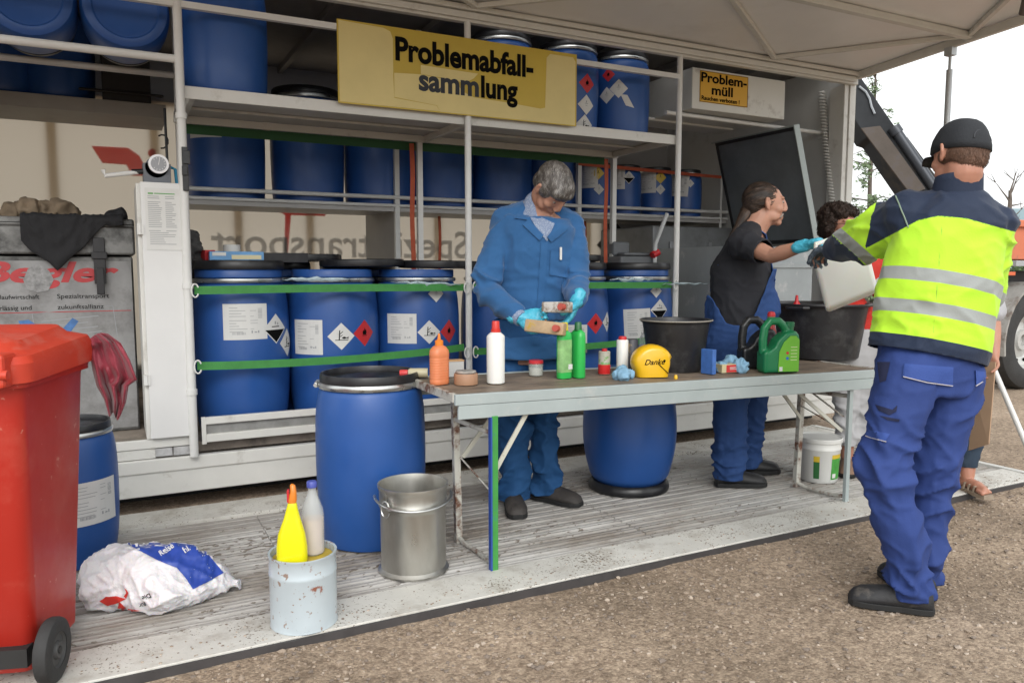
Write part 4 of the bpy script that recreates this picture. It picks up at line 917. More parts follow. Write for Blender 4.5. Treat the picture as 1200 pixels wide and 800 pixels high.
# red cloth hanging from the bin rim
b = NB(); NX, NY = 44, 44; gg_ = []
def cspl(T, v):
    k = min(int(v*(len(T)-1)), len(T)-2); t = v*(len(T)-1)-k; t = t*t*(3-2*t)*.5+t*.5; return T[k][0]+(T[k+1][0]-T[k][0])*t, T[k][1]+(T[k+1][1]-T[k][1])*t
LB_ = [(99, 404), (105, 410), (108, 432), (113, 452), (122, 468), (127, 484)]; RB2 = [(126, 391), (141, 402), (152, 422), (160, 445), (150, 452), (147, 472), (140, 490)]
for i in range(NX+1):
    row = []
    for j in range(NY+1):
        u, v = i/NX, j/NY; l, r = cspl(LB_, v), cspl(RB2, v); x = l[0]+(r[0]-l[0])*u; y = l[1]+(r[1]-l[1])*u-6*math.sin(u*PI)*(1-v)+7*math.sin(u*9+1)*max(0, v-.75)*2
        ph = u*15+v*2.2+noise.noise(V((u*2, v*2, 4)))*2; fo = .034*(abs(((ph/3.1) % 2)-1)*2-1)*(0.35+.65*v)+.016*(abs(((u*9-v*4) % 2)-1)*2-1)*v+.03*noise.noise(V((u*5, v*6, 1)))
        row.append(b.verts.new(P(x, y, 2.735+.03*(1-v)+fo)))
    gg_.append(row)
for i in range(NX):
    for j in range(NY): b.faces.new((gg_[i][j], gg_[i+1][j], gg_[i+1][j+1], gg_[i][j+1]))
r_ = bmesh.ops.extrude_face_region(b, geom=b.faces[:]); bmesh.ops.translate(b, verts=[v for v in r_['geom'] if isinstance(v, bmesh.types.BMVert)], vec=FW*.005)
tag(obj('red_cloth', b, mat('cloth_raspberry', (.22, .018, .035), .6, bump=.15, bs=60, var=.15, vs=8, sheen=.2), smooth=True, ang=180), 'raspberry red cloth hanging over the front rim of the red bin', 'cloth')

# ================================================================ BAG, CAN, BOTTLES, BUCKET
bm = NB()
def zat(px, py, z=0.0):
    d = FW + RT*((px-600)/CAMF) - UP*((py-400)/CAMF); return CAM+d*((z-CAM.z)/d.z)
for px, py, z, r in ((135, 678, .09, .10), (165, 672, .12, .11), (200, 668, .11, .11), (228, 672, .08, .09), (250, 678, .05, .06), (268, 681, .035, .028), (155, 694, .06, .07), (195, 697, .06, .075), (222, 692, .05, .07), (118, 690, .08, .07), (125, 664, .09, .08), (275, 683, .03, .015)):
    q = zat(px, py, z); sph(bm, q, (r*1.15, r, min(r, z+.005)), 9)
h_ = bmesh.ops.convex_hull(bm, input=bm.verts[:]); bmesh.ops.delete(bm, geom=[v for v in bm.verts if not v.link_faces or v in set(x for x in h_['geom_interior'] if isinstance(x, bmesh.types.BMVert))], context='VERTS')
q0 = zat(262, 682, .045); q1 = zat(277, 683, .03); tube(bm, [q0, q1, q1+RT*.02], [.035, .02, .03], n=10)
bm = remesh(bm, .0065, 6)
for v in bm.verts:
    c = v.co; wv = V((noise.noise(c*6), noise.noise(c*6+V((5, 0, 0))), noise.noise(c*6+V((0, 5, 0)))))*.06
    r1 = max(0, ridge(c+wv, (7, 7, 7)))**3; r2 = max(0, ridge(c+wv*.5+V((3, 1, 2)), (17, 11, 17)))**3; lo = noise.noise(c*7+V((1, 8, 3)))
    r3 = max(0, ridge(c+wv*.3+V((7, 2, 9)), (38, 30, 34)))**2; v.co += v.normal*(.012*r1+.009*r2+.0035*r3+.018*lo-.012); v.co.z = max(v.co.z, .003)
bm.normal_update(); bt = BVHTree.FromBMesh(bm)
bag = obj('plastic_bag', bm, mat('bag_white', (.72, .7, .72), .28, var=.05, vs=6, bump=.5, bs=45, trans=.0, subsurf=.3), smooth=True, ang=180)
tag(bag, 'white and blue printed plastic carrier bag lying on the platform by the red bin', 'bag')
def print_on(name, polys, m, par, bvh, d0=FW, cut=.01, off=.0022):
    bm = NB()
    for poly in polys:
        q = NB(); q.faces.new([q.verts.new(V(((x), (-y), 0))) for x, y in poly]); cutup(q, 2, 0); cutup(q, 2, 1); merge(bm, q)
    dead = []
    for v in bm.verts:
        d = (FW + RT*((v.co.x-600)/CAMF) - UP*((-v.co.y-400)/CAMF)).normalized(); h = bvh.ray_cast(CAM, d, 30)
        if h[0] is None: dead.append(v)
        else: v.co = h[0]-d*off*1.4+h[1]*off*.9
    bmesh.ops.delete(bm, geom=dead, context='VERTS')
    return obj(name, bm, m, par, world=True, smooth=True, ang=180)
bp1 = print_on('blue_print', [[(142, 634), (176, 632), (205, 636), (238, 640), (246, 652), (262, 671), (246, 680), (226, 690), (218, 678), (207, 665), (182, 655), (160, 643)]], mat('bag_blue', (.03, .07, .36), .35, var=.1, vs=8), bag, bt)
print_on('red_print', [[(117, 704), (124, 699), (136, 698), (148, 701), (138, 706), (126, 709)], [(140, 705), (148, 712), (165, 715), (150, 716), (138, 712)], [(146, 688), (151, 694), (148, 701), (145, 698), (148, 694)]], mat('bag_red', (.6, .04, .03), .4), bag, bt)
def px_text(s, size, x, y, rot, sx=1, bold=0):
    T = text(s, size, bold, sx); out = []
    c, sn = math.cos(rot), math.sin(rot)
    for f in T.faces: out.append([(x+v.co.x*c+v.co.y*sn, y+v.co.x*sn-v.co.y*c) for v in f.verts])
    T.free(); return out
WL = mat('bag_letter_white', (.7, .7, .72), .4)
for a_ in (('R', 18, 158, 641, -.25, 1.1, .5), ('Reise', 9, 188, 652, -.6, 1, .2), ('hl.', 9, 216, 648, -.5, 1, .2), ('se', 8, 238, 650, -.9, 1, .2)): print_on('white_lettering', px_text(*a_), WL, bp1, bt, off=.0045)
print_on('black_lettering', px_text('Die', 8, 176, 694, 2.7, 1, .1)+px_text('für', 7, 170, 704, 2.7, 1, .1), INK, bag, bt, off=.003)
# light blue can with two bottles in it
t = thing('paint_can', 'pale blue metal can holding two bottles at the platform edge', 'can', (.575, 2.80, .0))
CANB = mat('can_pale_blue', (.5, .57, .61), .35, metal=.15, var=.06, vs=6, dirt=(.3, .12, .08), da=.1, ds=9, dsharp=.05, rv=.1, speck=(.3, .22, .18), spa=.05, sps=45)
b = NB(); R = .122; lathe(b, [(0, .004), (R*.95, .004), (R*.97, 0), (R*1.0, .004), (R*.985, .012), (R*.985, .19), (R*1.0, .195), (R*1.0, .205), (R*.985, .21), (R*.985, .262), (R*1.01, .266), (R*1.01, .272), (R*.94, .27), (R*.93, .26), (R*.93, .245), (0, .245)], 64); obj('body', b, CANB, t, smooth=True)
b = NB(); lathe(b, [(R*.86, .2465), (R*.9, .2485), (0, .2485)], 40); obj('yellow_contents', b, mat('contents_yellow', (.45, .33, .04), .5, var=.3, vs=20), t)
YB_ = mat('bottle_yellow', (.74, .7, .01), .2, var=.03, vs=5, subsurf=.2)
t = thing('cleaner_bottle', 'bright yellow cleaner bottle with orange nozzle standing in the pale blue can', 'bottle', (.528, 2.752, .2495))
def blr(w, d, z, cx=0): return [V((cx+x, y, z)) for x, y in rrect(w, d, min(w, d)*.42, 4)]
bm = NB(); loft(bm, [blr(.102, .055, 0), blr(.108, .06, .012), blr(.108, .06, .06), blr(.094, .056, .11), blr(.058, .042, .165, .003), blr(.04, .036, .20, .004), blr(.034, .034, .215, .005), blr(.03, .03, .222, .005)]); obj('body', bm, YB_, t, smooth=True, ang=60)
bm = NB(); loft(bm, [blr(.03, .03, .222, .005), blr(.032, .032, .235, .006), blr(.022, .024, .262, .01), blr(.018, .018, .285, .008), blr(.008, .008, .29, .006)]); obj('nozzle', bm, mat('nozzle_orange', (.65, .2, .02), .35), t, smooth=True, ang=60)
bm = NB(); box(bm, -.012, -.004, -.012, .012, .225, .27); obj('trigger', bm, REDS, t, bev=.002)
t.rotation_euler.z = -.3
t = thing('glass_bottle', 'clear bottle with blue cap and beige liquid standing in the pale blue can', 'bottle', (.618, 2.815, .2495))
CLR = mat('clear_plastic', (.62, .66, .68), .12, alpha=.38)
b = NB(); lathe(b, [(0, 0), (.036, 0), (.041, .006), (.042, .14), (.038, .17), (.022, .215), (.015, .235), (.015, .26)], 32); obj('glass', b, CLR, t, smooth=True)
b = NB(); lathe(b, [(0, .004), (.038, .006), (.039, .135), (0, .135)], 32); obj('liquid', b, mat('liquid_beige', (.62, .48, .38), .4, var=.2, vs=25), t, smooth=True)
b = NB(); lathe(b, [(.017, .25), (.019, .252), (.019, .27), (.016, .274), (0, .274)], 24); obj('cap', b, mat('cap_blue', (.06, .08, .35), .4), t, smooth=True)
# galvanised bucket
t = thing('steel_bucket', 'dented galvanised steel bucket with handle standing between the blue drum and the table', 'bucket', (1.115, 3.10, .0))
GAL = mat('galvanised', (.5, .49, .45), .38, metal=.9, var=.22, vs=5, dirt=(.28, .25, .2), da=.3, ds=3, dsharp=.4, stretch=(1, 1, .35), rv=.14, bump=.15, bs=6)
b = NB(); R = .15
lathe(b, [(0, .03), (R*.9, .03), (R*.93, 0), (R*1.02, -.0), (R*1.03, .008), (R*.98, .014), (R*.94, .02), (R*.945, .27), (R*.965, .285), (R*.99, .292), (R*.99, .30), (R*.97, .305), (R*.975, .355), (R*1.0, .365), (R*1.02, .372), (R*1.02, .383), (R*.99, .383), (R*.955, .35), (R*.95, .305), (R*.93, .27), (R*.92, .24), (R*.9, .05), (0, .045)], 72); obj('body', b, GAL, t, smooth=True)
bm = NB(); pts = []
for i in range(25):
    a = PI*i/24; q = V((math.cos(a)*.166, -math.sin(a)*.17, .325-.0*i)); q.z = .335-.03*math.sin(a); pts.append(q)
tube(bm, pts, .006, n=8); bm.transform(Matrix.Rotation(-.25, 4, 'Z')); obj('handle', bm, STEEL, t, smooth=True)
for a in (3.55, .35):
    bm = NB(); c = V((math.cos(a)*.153, math.sin(a)*.153, .30)); tg = V((-math.sin(a), math.cos(a), 0)); tube(bm, [c+tg*.025*math.cos(q*.5)+V((0, 0, .035*math.sin(q*.5)-.0))+V((math.cos(a), math.sin(a), 0))*.006 for q in range(13)], .0035, n=6, closed=False); obj('handle_ear', bm, STEEL, t, smooth=True)
# white plastic pail under the table
t = thing('plastic_pail', 'white plastic pail with lid and green yellow label under the right end of the table', 'pail', (3.86, 3.30, .0))
b = NB(); lathe(b, [(0, .004), (.098, .004), (.104, 0), (.11, .01), (.122, .20), (.126, .205), (.126, .215), (.123, .22), (.125, .245), (.133, .25), (.134, .27), (.13, .275), (.122, .272), (.118, .268), (0, .266)], 56); obj('body', b, mat('pail_white', (.68, .68, .65), .35, var=.04, vs=5), t, smooth=True)
GL = mat('label_green', (.06, .3, .05), .45, var=.3, vs=20)
def wrap_patch(par, R0, R1, z0, z1, zz0, zz1, a0, a1, m, name, off=.0015):
    bm = NB(); n = 12; rows = []
    for i in range(n+1):
        a = a0+(a1-a0)*i/n; f = lambda z: (R0+(R1-R0)*(z-zz0)/(zz1-zz0)+off)
        rows.append([bm.verts.new((math.cos(a)*f(z), math.sin(a)*f(z), z)) for z in (z0, z1)])
    for p, q in zip(rows, rows[1:]): bm.faces.new((p[0], q[0], q[1], p[1]))
    return obj(name, bm, m, par, smooth=True)
R_ = math.radians
wrap_patch(t, .11, .122, .025, .155, .01, .2, R_(258), R_(298), GL, 'label'); wrap_patch(t, .11, .122, .155, .18, .01, .2, R_(258), R_(298), YELS, 'label'); wrap_patch(t, .11, .122, .035, .062, .01, .2, R_(262), R_(276), PAPER, 'barcode', .003)
wrap_patch(t, .11, .122, .03, .135, .01, .2, R_(205), R_(222), mat('label_dark_green', (.02, .12, .03), .5), 'label'); wrap_patch(t, .11, .122, .135, .17, .01, .2, R_(205), R_(222), YELS, 'label')
# ================================================================ TABLE AND THE THINGS ON IT
TZ = .782; TRZ = -.018; TRY = .016
tb = thing('trestle_table', 'long folding trestle table with a worn wooden top and grey metal edge', 'table', (1.24, 2.915, TZ), rot=(0, TRY, TRZ))
tb.location = (1.24, 2.915, TZ)
TM = Matrix.LocRotScale(V((1.24, 2.915, TZ)), tb.rotation_euler, None)
TN = (TM.to_3x3() @ V((0, 0, 1)))
def tpos(px, py):
    d = FW + RT*((px-600)/CAMF) - UP*((py-400)/CAMF); o = V((1.24, 2.915, TZ)); return CAM + d*((o-CAM).dot(TN)/d.dot(TN))
TL, TW = 2.62, .62
WOOD = mat('worn_plywood', (.22, .17, .125), .6, var=.25, vs=6, dirt=(.07, .055, .045), da=.42, ds=5, dsharp=.3, stretch=(1, 2.5, 1), bump=.2, bs=30, rv=.15)
GEDGE = mat('table_edge_grey', (.36, .41, .41), .45, metal=.15, var=.08, vs=5, dirt=(.5, .5, .47), da=.18, ds=8, dsharp=.3)
RUST = mat('chipped_white_rust', (.5, .49, .44), .55, var=.15, vs=9, dirt=(.13, .05, .025), da=.36, ds=11, dsharp=.12, metal=.1)
bm = NB(); box(bm, .02, TL-.02, .02, TW-.02, -.03, -.003); obj('table_top', bm, WOOD, tb)
bm = NB(); box(bm, 0, TL, -.002, .019, -.045, .002); box(bm, .015, TL-.015, .001, .016, -.105, -.046); obj('front_edge', bm, GEDGE, tb, bev=.003)
for a_ in (-.004, TL-.018): bm = NB(); box(bm, a_, a_+.022, .02, TW-.001, -.035, .0025); obj('end_edge', bm, RUST, tb, bev=.003)
bm = NB(); box(bm, 0, TL, TW-.019, TW, -.045, .002); box(bm, .015, TL-.015, TW-.016, TW-.001, -.09, -.046); obj('rear_edge', bm, GEDGE, tb, bev=.003)
TI = TM.inverted()
def tleg(name, a, b, w, d, m, par=tb):
    bm = NB(); a = V(a); b = V(b); s = V((1, 0, 0)); u = V((0, 1, 0))
    loft(bm, [[p+s*w/2*i+u*d/2*j for i, j in ((1, 1), (-1, 1), (-1, -1), (1, -1))] for p in (a, b)]); return obj(name, bm, m, par, world=True, bev=.002)
LGR = mat('leg_green_paint', (.045, .26, .05), .5, var=.15, vs=12, dirt=(.02, .08, .25), da=.16, ds=7, dsharp=.12)
tleg('leg', (1.42, 2.918, .0), (1.42, 2.918, .68), .028, .022, LGR)
bm = NB(); box(bm, 1.398, 1.4055, 2.905, 2.93, .0, .675); obj('leg_side', bm, mat('leg_blue_paint', (.02, .06, .28), .5), tb, world=True)
tleg('leg', (1.415, 3.30, .0), (1.40, 3.30, .69), .032, .03, RUST)
tleg('leg', (3.615, 2.90, .0), (3.62, 2.90, .65), .028, .022, GEDGE)
tleg('leg', (3.60, 3.24, .0), (3.62, 3.24, .66), .034, .03, RUST)
def tb_tube(name, pts, r, m): bm = NB(); tube(bm, pts, r, n=8); return obj(name, bm, m, tb, world=True, smooth=True)
tb_tube('foot_bar', [(1.415, 3.30, .03), (1.42, 3.24, .012), (1.43, 3.12, .012), (1.43, 2.96, .014), (1.42, 2.93, .03)], .011, RUST)
tb_tube('foot_bar', [(3.60, 3.24, .03), (3.61, 3.18, .012), (3.615, 3.0, .012), (3.615, 2.91, .03)], .011, RUST)
tb_tube('cross_bar', [(1.40, 3.30, .60), (1.42, 2.93, .60)], .011, RUST); tb_tube('cross_bar', [(3.62, 3.24, .585), (3.62, 2.91, .60)], .012, RUST)
def flatbar(name, a, b, w, m):
    bm = NB(); a = V(a); b = V(b); d = (b-a).normalized(); n = V((0, -1, 0)); u = d.cross(n).normalized()
    loft(bm, [[p+u*w/2*i+n*.004*j for i, j in ((1, 1), (-1, 1), (-1, -1), (1, -1))] for p in (a, b)]); return obj(name, bm, m, tb, world=True)
CRM = mat('brace_cream', (.5, .49, .42), .5, var=.1, vs=9, dirt=(.2, .13, .08), da=.15, ds=9)
flatbar('brace', (1.44, 2.94, .44), (1.60, 2.94, .69), .02, CRM); flatbar('brace', (1.43, 3.28, .42), (1.66, 3.28, .69), .02, CRM)
tb_tube('brace_rod', [(1.42, 3.29, .42), (1.43, 2.96, .33)], .004, RUST)
flatbar('brace', (3.60, 2.93, .40), (3.34, 3.1, .67), .02, CRM); flatbar('brace', (3.60, 3.22, .42), (3.36, 3.22, .67), .02, CRM); tb_tube('brace_rod', [(3.60, 3.23, .50), (3.615, 2.93, .40)], .004, RUST)
flatbar('brace', (3.62, 3.2, .60), (3.61, 2.93, .48), .018, RUST)

def item(name, label, cat, px, py, rz=0, group=None):
    p = tpos(px, py); return thing(name, label, cat, (p.x, p.y, p.z+.001), rz, group)
def lobj(name, prof, m, par, n=32, ang=40): b = NB(); lathe(b, prof, n); return obj(name, b, m, par, smooth=True, ang=ang)
ORG = mat('orange_plastic', (.62, .2, .085), .4, var=.06, vs=8, subsurf=.1)
t = item('ribbed_bottle', 'orange ribbed plastic bottle with a pointed nozzle at the left end of the table', 'bottle', 515, 450, .3)
rg = [blr(.085, .06, 0), blr(.09, .065, .006)]
for k in range(9): z = .02+k*.012; rg += [blr(.092, .067, z), blr(.088, .063, z+.004), blr(.092, .067, z+.009)]
rg += [blr(.092, .067, .14), blr(.088, .064, .155), blr(.06, .05, .172), blr(.035, .035, .178)]
bm = NB(); loft(bm, rg); obj('body', bm, ORG, t, smooth=True, ang=60)
lobj('nozzle', [(0, .176), (.019, .176), (.019, .2), (.008, .204), (.006, .225), (.004, .232), (0, .232)], mat('orange_cap', (.7, .2, .02), .4), t)
t = item('tape_roll', 'roll of brown tape with pale top next to the orange bottle', 'tape roll', 546, 450)
lobj('tape', [(.04, 0), (.054, 0), (.055, .003), (.055, .046), (.053, .05), (.04, .05), (.04, 0)], mat('tape_brown', (.36, .2, .12), .5, var=.1, vs=20), t, 40); lobj('core', [(.039, .002), (.039, .055), (.036, .055), (.036, .002)], mat('core_grey', (.45, .43, .4), .7), t)
lobj('tin_lid', [(0, .052), (.046, .052), (.048, .058), (.045, .062), (0, .06)], mat('tin_grey', (.4, .38, .35), .5, metal=.4, var=.5, vs=30), t)
t = item('tipped_spray_can', 'small red capped spray can lying on the table behind the orange bottle', 'spray can', 494, 443)
t.rotation_euler = (PI/2, 0, -2.0); t.location.z += .025
lobj('can', [(0, -.03), (.023, -.03), (.023, .055), (.016, .064), (0, .064)], mat('can_cream', (.5, .45, .3), .4), t); lobj('cap', [(.0, .066), (.016, .066), (.016, .1), (.013, .105), (0, .105)], mat('cap_pinkred', (.6, .06, .06), .4), t)
stuff = item('small_carton', 'small grey white carton behind the orange bottle and tape roll', 'carton', 532, 441, -.1)
bm = NB(); box(bm, -.045, .045, -.025, .025, 0, .075); obj('carton', bm, mat('carton_grey', (.45, .45, .44), .6), stuff, bev=.002); bm = NB(); box(bm, -.046, .046, -.026, .026, .0765, .082); obj('carton_lid', bm, mat('carton_stripe', (.5, .3, .15), .6), stuff)
WP = mat('white_bottle_plastic', (.72, .72, .69), .35, var=.02, vs=6, subsurf=.1)
t = item('white_bottle', 'tall white bottle with red cap in front of the man in the blue coat', 'bottle', 581, 449)
lobj('body', [(0, 0), (.038, 0), (.042, .004), (.042, .215), (.04, .222), (.024, .236), (.02, .238), (0, .238)], WP, t); lobj('cap', [(.022, .234), (.022, .25), (.019, .252), (.017, .285), (.015, .289), (0, .289)], mat('cap_red', (.55, .03, .02), .35), t)
t = item('glass_jar', 'small clear glass jar with a red screw lid between the white and green bottles', 'jar', 628, 440)
lobj('glass', [(0, 0), (.034, 0), (.037, .004), (.037, .055), (.033, .06), (.033, .064)], mat('jar_glass', (.6, .64, .6), .08, alpha=.35), t); lobj('contents', [(0, .003), (.033, .004), (.033, .04), (0, .04)], mat('jar_contents', (.45, .44, .4), .6), t); lobj('lid', [(0, .078), (.034, .078), (.037, .075), (.037, .062), (.034, .062)], mat('lid_red', (.5, .03, .04), .35), t)
GR = mat('green_bottle_plastic', (.03, .42, .08), .3, var=.04, vs=6)
LBG = mat('label_palegreen', (.22, .42, .16), .45, var=.35, vs=25)
def detergent(px, py, w, d, rz, label, capm, lab=True):
    t = item('green_bottle', label, 'bottle', px, py, rz)
    bm = NB(); loft(bm, [blr(w*.95, d*.95, 0), blr(w, d, .008), blr(w, d, .2), blr(w*.9, d*.95, .222), blr(w*.45, d*.7, .232), blr(w*.4, d*.6, .236)]); obj('body', bm, GR, t, smooth=True, ang=60)
    lobj('cap', [(.019, .235), (.017, .27), (.014, .275), (0, .275)], capm, t)
    if lab:
        bm = NB(); pts = [V((x*1.012, y*1.012, 0)) for x, y in rrect(w, d, min(w, d)*.42, 4)]; pts = [p for p in pts if p.y < .005]; pts.sort(key=lambda p: p.x)
        rows = [[bm.verts.new(p+V((0, 0, z))) for z in (.03, .19)] for p in pts]
        for a, b_ in zip(rows, rows[1:]): bm.faces.new((a[0], b_[0], b_[1], a[1]))
        lb = obj('label', bm, LBG, t, smooth=True)
        bm = NB(); box(bm, .005, .03, -d/2*1.05-.0012, -d/2*1.04, .045, .07); obj('barcode', bm, PAPER, lb)
    return t
detergent(661, 443, .078, .05, .15, 'bright green bottle with yellow cap in the middle of the table', mat('cap_yellow', (.68, .58, .02), .35))
detergent(677, 442, .05, .085, .1, 'slim green bottle without yellow cap right behind the bright green one', mat('cap_dark_green', (.02, .12, .04), .4), False)
t = item('red_tin', 'short red tin with a green labelled upper part left of the white tube', 'tin', 708, 438)
lobj('body', [(0, 0), (.031, 0), (.031, .05), (.03, .052), (.03, .115), (.027, .118), (0, .116)], mat('tin_label_green', (.16, .3, .1), .5, dirt=(.4, .38, .32), da=.45, ds=18, dsharp=.05), t)
lobj('lower_band', [(.0315, .001), (.032, .002), (.032, .05), (.0315, .05)], mat('band_red', (.55, .02, .02), .4), t); lobj('cap', [(.014, .118), (.014, .13), (0, .132)], REDS, t)
t = item('white_tube', 'white cylindrical tube with red cap, its foot wrapped in a blue rag', 'tube', 729, 437)
lobj('body', [(0, 0), (.03, 0), (.031, .003), (.031, .17), (.028, .175), (0, .175)], WP, t); lobj('cap', [(.021, .175), (.021, .187), (.018, .192), (0, .192)], REDS, t)
t = item('brown_tin', 'brown tin with dark label half hidden behind the white tube', 'tin', 740, 436)
lobj('body', [(0, 0), (.034, 0), (.034, .17), (.03, .175), (0, .172)], mat('tin_brown', (.28, .2, .1), .5, dirt=(.04, .04, .05), da=.45, ds=12, dsharp=.05), t)
RAGB = mat('rag_blue', (.2, .36, .5), .8, var=.2, vs=20)
def rag(pxs, r, nm, lab, cat='rag', m=RAGB, h=.02):
    pts = [tpos(*q)+V((0, 0, rr*.8)) for q, rr in zip(pxs, r)]
    return blob_cloth(pts, r, m, nm, lab, cat, voxel=.006, amp=.014, freq=35)
rag([(724, 444), (731, 445), (737, 443), (729, 440)], [.024, .03, .024, .028], 'blue_rag', 'crumpled blue rag at the foot of the white tube next to the yellow bowl')
rag([(846, 436), (856, 434), (868, 436), (838, 434)], [.03, .045, .04, .025], 'blue_glove_pile', 'crumpled pale blue gloves between the black pail and the oil cans', 'gloves')
# yellow donation bowl
t = item('yellow_collection_bowl', 'bright yellow half bowl with the handwriting Danke at the table edge', 'bowl', 763, 441, .0)
t.rotation_euler.z = -.35
YLW = mat('bowl_yellow', (.72, .42, .01), .3, var=.03, vs=6, coat=.3)
bm = NB(); M_ = []; n = 40
rings = []
for k, (y, s) in enumerate(((-.056, .70), (-.053, .80), (-.044, .90), (-.028, .97), (-.005, 1.0), (.02, 1.0), (.042, .95), (.056, .84), (.062, .6))):
    ring = []
    for i in range(n):
        a = 2*PI*i/n; x = math.cos(a)*.104*s; z = .075+math.sin(a)*.088*s
        if z < .03: z = .001+max(0, z)*.0+.002*(1-s); 
        if x > .07 and z < .1: x = .07+(x-.07)*.6
        ring.append(V((x, y, z)))
    rings.append(ring)
loft(bm, rings); bd = obj('shell', bm, YLW, t, smooth=True, ang=50)
bm = NB(); e_ = text('Danke', .038, .0006, 1.05, .35); merge(bm, extr(e_, .0008), basis((-.055, -.0562, .065), V((1, 0, .03)), (0, 0, 1))); obj('handwriting', bm, INK, bd)
bm = NB(); M_ = Matrix.Translation((.045, -.0555, .045)) @ Matrix.Rotation(.75, 4, 'Y'); box(bm, -.035, .035, -.003, .001, -.002, .002, M_); cyl(bm, (.05, -.058, .085), (.05, -.054, .085), .006, n=12); obj('slot', bm, INK, bd)
t = item('small_yellow_cap', 'tiny yellow screw cap on the table edge just right of the yellow bowl', 'cap', 792, 444); lobj('cap', [(0, 0), (.009, 0), (.009, .012), (.006, .02), (0, .02)], YLW, t, 16)
t = item('clear_bottle', 'clear plastic bottle behind the left side of the black pail', 'bottle', 757, 430); lobj('body', [(0, 0), (.04, 0), (.042, .1), (.04, .16), (.018, .2), (.014, .215)], CLR, t); lobj('cap', [(.016, .212), (.016, .23), (0, .232)], mat('cap_cream', (.6, .57, .45), .4), t)
t = item('white_bottle', 'white bottle top peeking over the black pail', 'bottle', 775, 428); lobj('body', [(0, 0), (.04, 0), (.04, .17), (.022, .2), (0, .2)], WP, t); lobj('cap', [(.022, .2), (.022, .232), (0, .234)], PAPER, t)
BKP = mat('pail_black', (.016, .016, .018), .45, var=.2, vs=6, dirt=(.09, .09, .09), da=.3, ds=9, dsharp=.4, rv=.12)
t = item('black_pail', 'scuffed black builder pail behind the yellow bowl', 'pail', 791, 433)
R = .2
lobj('body', [(0, .008), (.132, .008), (.137, 0), (.140, .006), (.180, .258), (.19, .262), (.194, .27), (.19, .277), (.178, .275), (.174, .265), (.14, .02), (0, .016)], BKP, t, 56)
bm = NB(); tube(bm, [V((math.cos(a)*.194, math.sin(a)*.194, .272)) for a in [2*PI*i/60 for i in range(60)]], .0035, n=6, closed=True); obj('rim_grime', bm, mat('rim_pale', (.3, .28, .24), .6), t, smooth=True)
t = item('blue_box', 'narrow upright blue carton right of the black pail', 'carton', 830, 438, .1); bm = NB(); box(bm, -.014, .014, -.04, .04, 0, .13); obj('carton', bm, mat('carton_blue', (.05, .14, .42), .45, var=.2, vs=30), t, bev=.002)
t = item('red_carton', 'red and white small carton with cream top in front of the blue gloves', 'carton', 853, 436, -.12)
bm = NB(); box(bm, -.06, .058, -.03, .035, 0, .045); obj('carton', bm, mat('carton_cream', (.55, .48, .28), .55, dirt=(.55, .52, .45), da=.3, ds=12), t, bev=.002); bm = NB(); box(bm, -.032, .06, -.0318, -.0302, .003, .042); fr = obj('front_panel', bm, mat('carton_red', (.55, .03, .03), .4), t)
bm = NB(); box(bm, -.012, .04, -.0332, -.0322, .026, .030); box(bm, -.012, .03, -.0332, -.0322, .017, .020); obj('printed_lines', bm, PAPER, fr)
# jerry cans
def jug(px, py, rz, w, d, h, m, label, capm, labm=None):
    t = item('oil_canister', label, 'canister', px, py, rz)
    # side profile (x,z) with a handle hole, thickness d
    bm = NB(); outer = [(-w*.5, .0), (w*.5, .0), (w*.5, h*.62), (w*.42, h*.78), (w*.34, h*.86), (w*.12, h*.9)]
    k = [(-w*.18, h*.97), (-w*.34, h*.95), (-w*.47, h*.80), (-w*.5, h*.55)]
    M_ = basis((0, d/2, 0), (1, 0, 0), (0, 0, 1))
    # body lower
    body = [(-w*.5, .004), (-w*.46, 0), (w*.46, 0), (w*.5, .004), (w*.5, h*.62), (w*.47, h*.72), (w*.38, h*.80), (w*.1, h*.76), (-w*.12, h*.62), (-w*.2, h*.5), (-w*.34, h*.42), (-w*.5, h*.42)]
    prism(bm, body, M_, d); bevel(bm, d*.16, 4, 30)
    tmp = NB(); tube(tmp, [(-w*.43, 0, h*.36), (-w*.44, 0, h*.62), (-w*.40, 0, h*.84), (-w*.26, 0, h*.965), (-w*.02, 0, h*.965), (w*.12, 0, h*.88), (w*.24, 0, h*.76)], [d*.24]*7, n=12); merge(bm, tmp)
    bm = remesh(bm, .005, 3); bo = obj('body', bm, m, t, smooth=True, ang=180)
    b = NB(); lathe(b, [(.022, h*.78), (.022, h*.86), (.026, h*.862), (.026, h*.94), (.022, h*.95), (0, h*.95)], 24, Matrix.Translation((w*.30, 0, 0))); obj('cap', b, capm, t, smooth=True)
    if labm:
        pts = [(w*.46, h*.03), (w*.46, h*.62), (w*.36, h*.70), (w*.2, h*.70), (w*.02, h*.58), (-w*.1, h*.4), (-w*.12, h*.03)]
        bm = NB(); prism(bm, pts, basis((0, -d/2-.002, 0), (1, 0, 0), (0, 0, 1)), .0014); lb = obj('label', bm, labm, t)
        bm = NB(); cyl(bm, (w*.13, -d/2-.0045, h*.38), (w*.13, -d/2-.0036, h*.38), .008, n=16); obj('red_dot', bm, REDS, lb)
        bm = NB(); cyl(bm, (w*.13, -d/2-.0045, h*.28), (w*.13, -d/2-.0036, h*.28), .008, n=16); obj('blue_dot', bm, mat('dot_blue', (.02, .15, .5), .4), lb)
        bm = NB()
        for q in range(5): box(bm, w*.22, w*.40, -d/2-.0042, -d/2-.0036, h*(.24+.06*q), h*(.255+.06*q))
        obj('printed_lines', bm, mat('print_lime', (.5, .6, .3), .5), lb); bm = NB(); box(bm, -w*.09, 0, -d/2-.0042, -d/2-.0036, h*.04, h*.12); obj('barcode', bm, PAPER, lb)
    return t
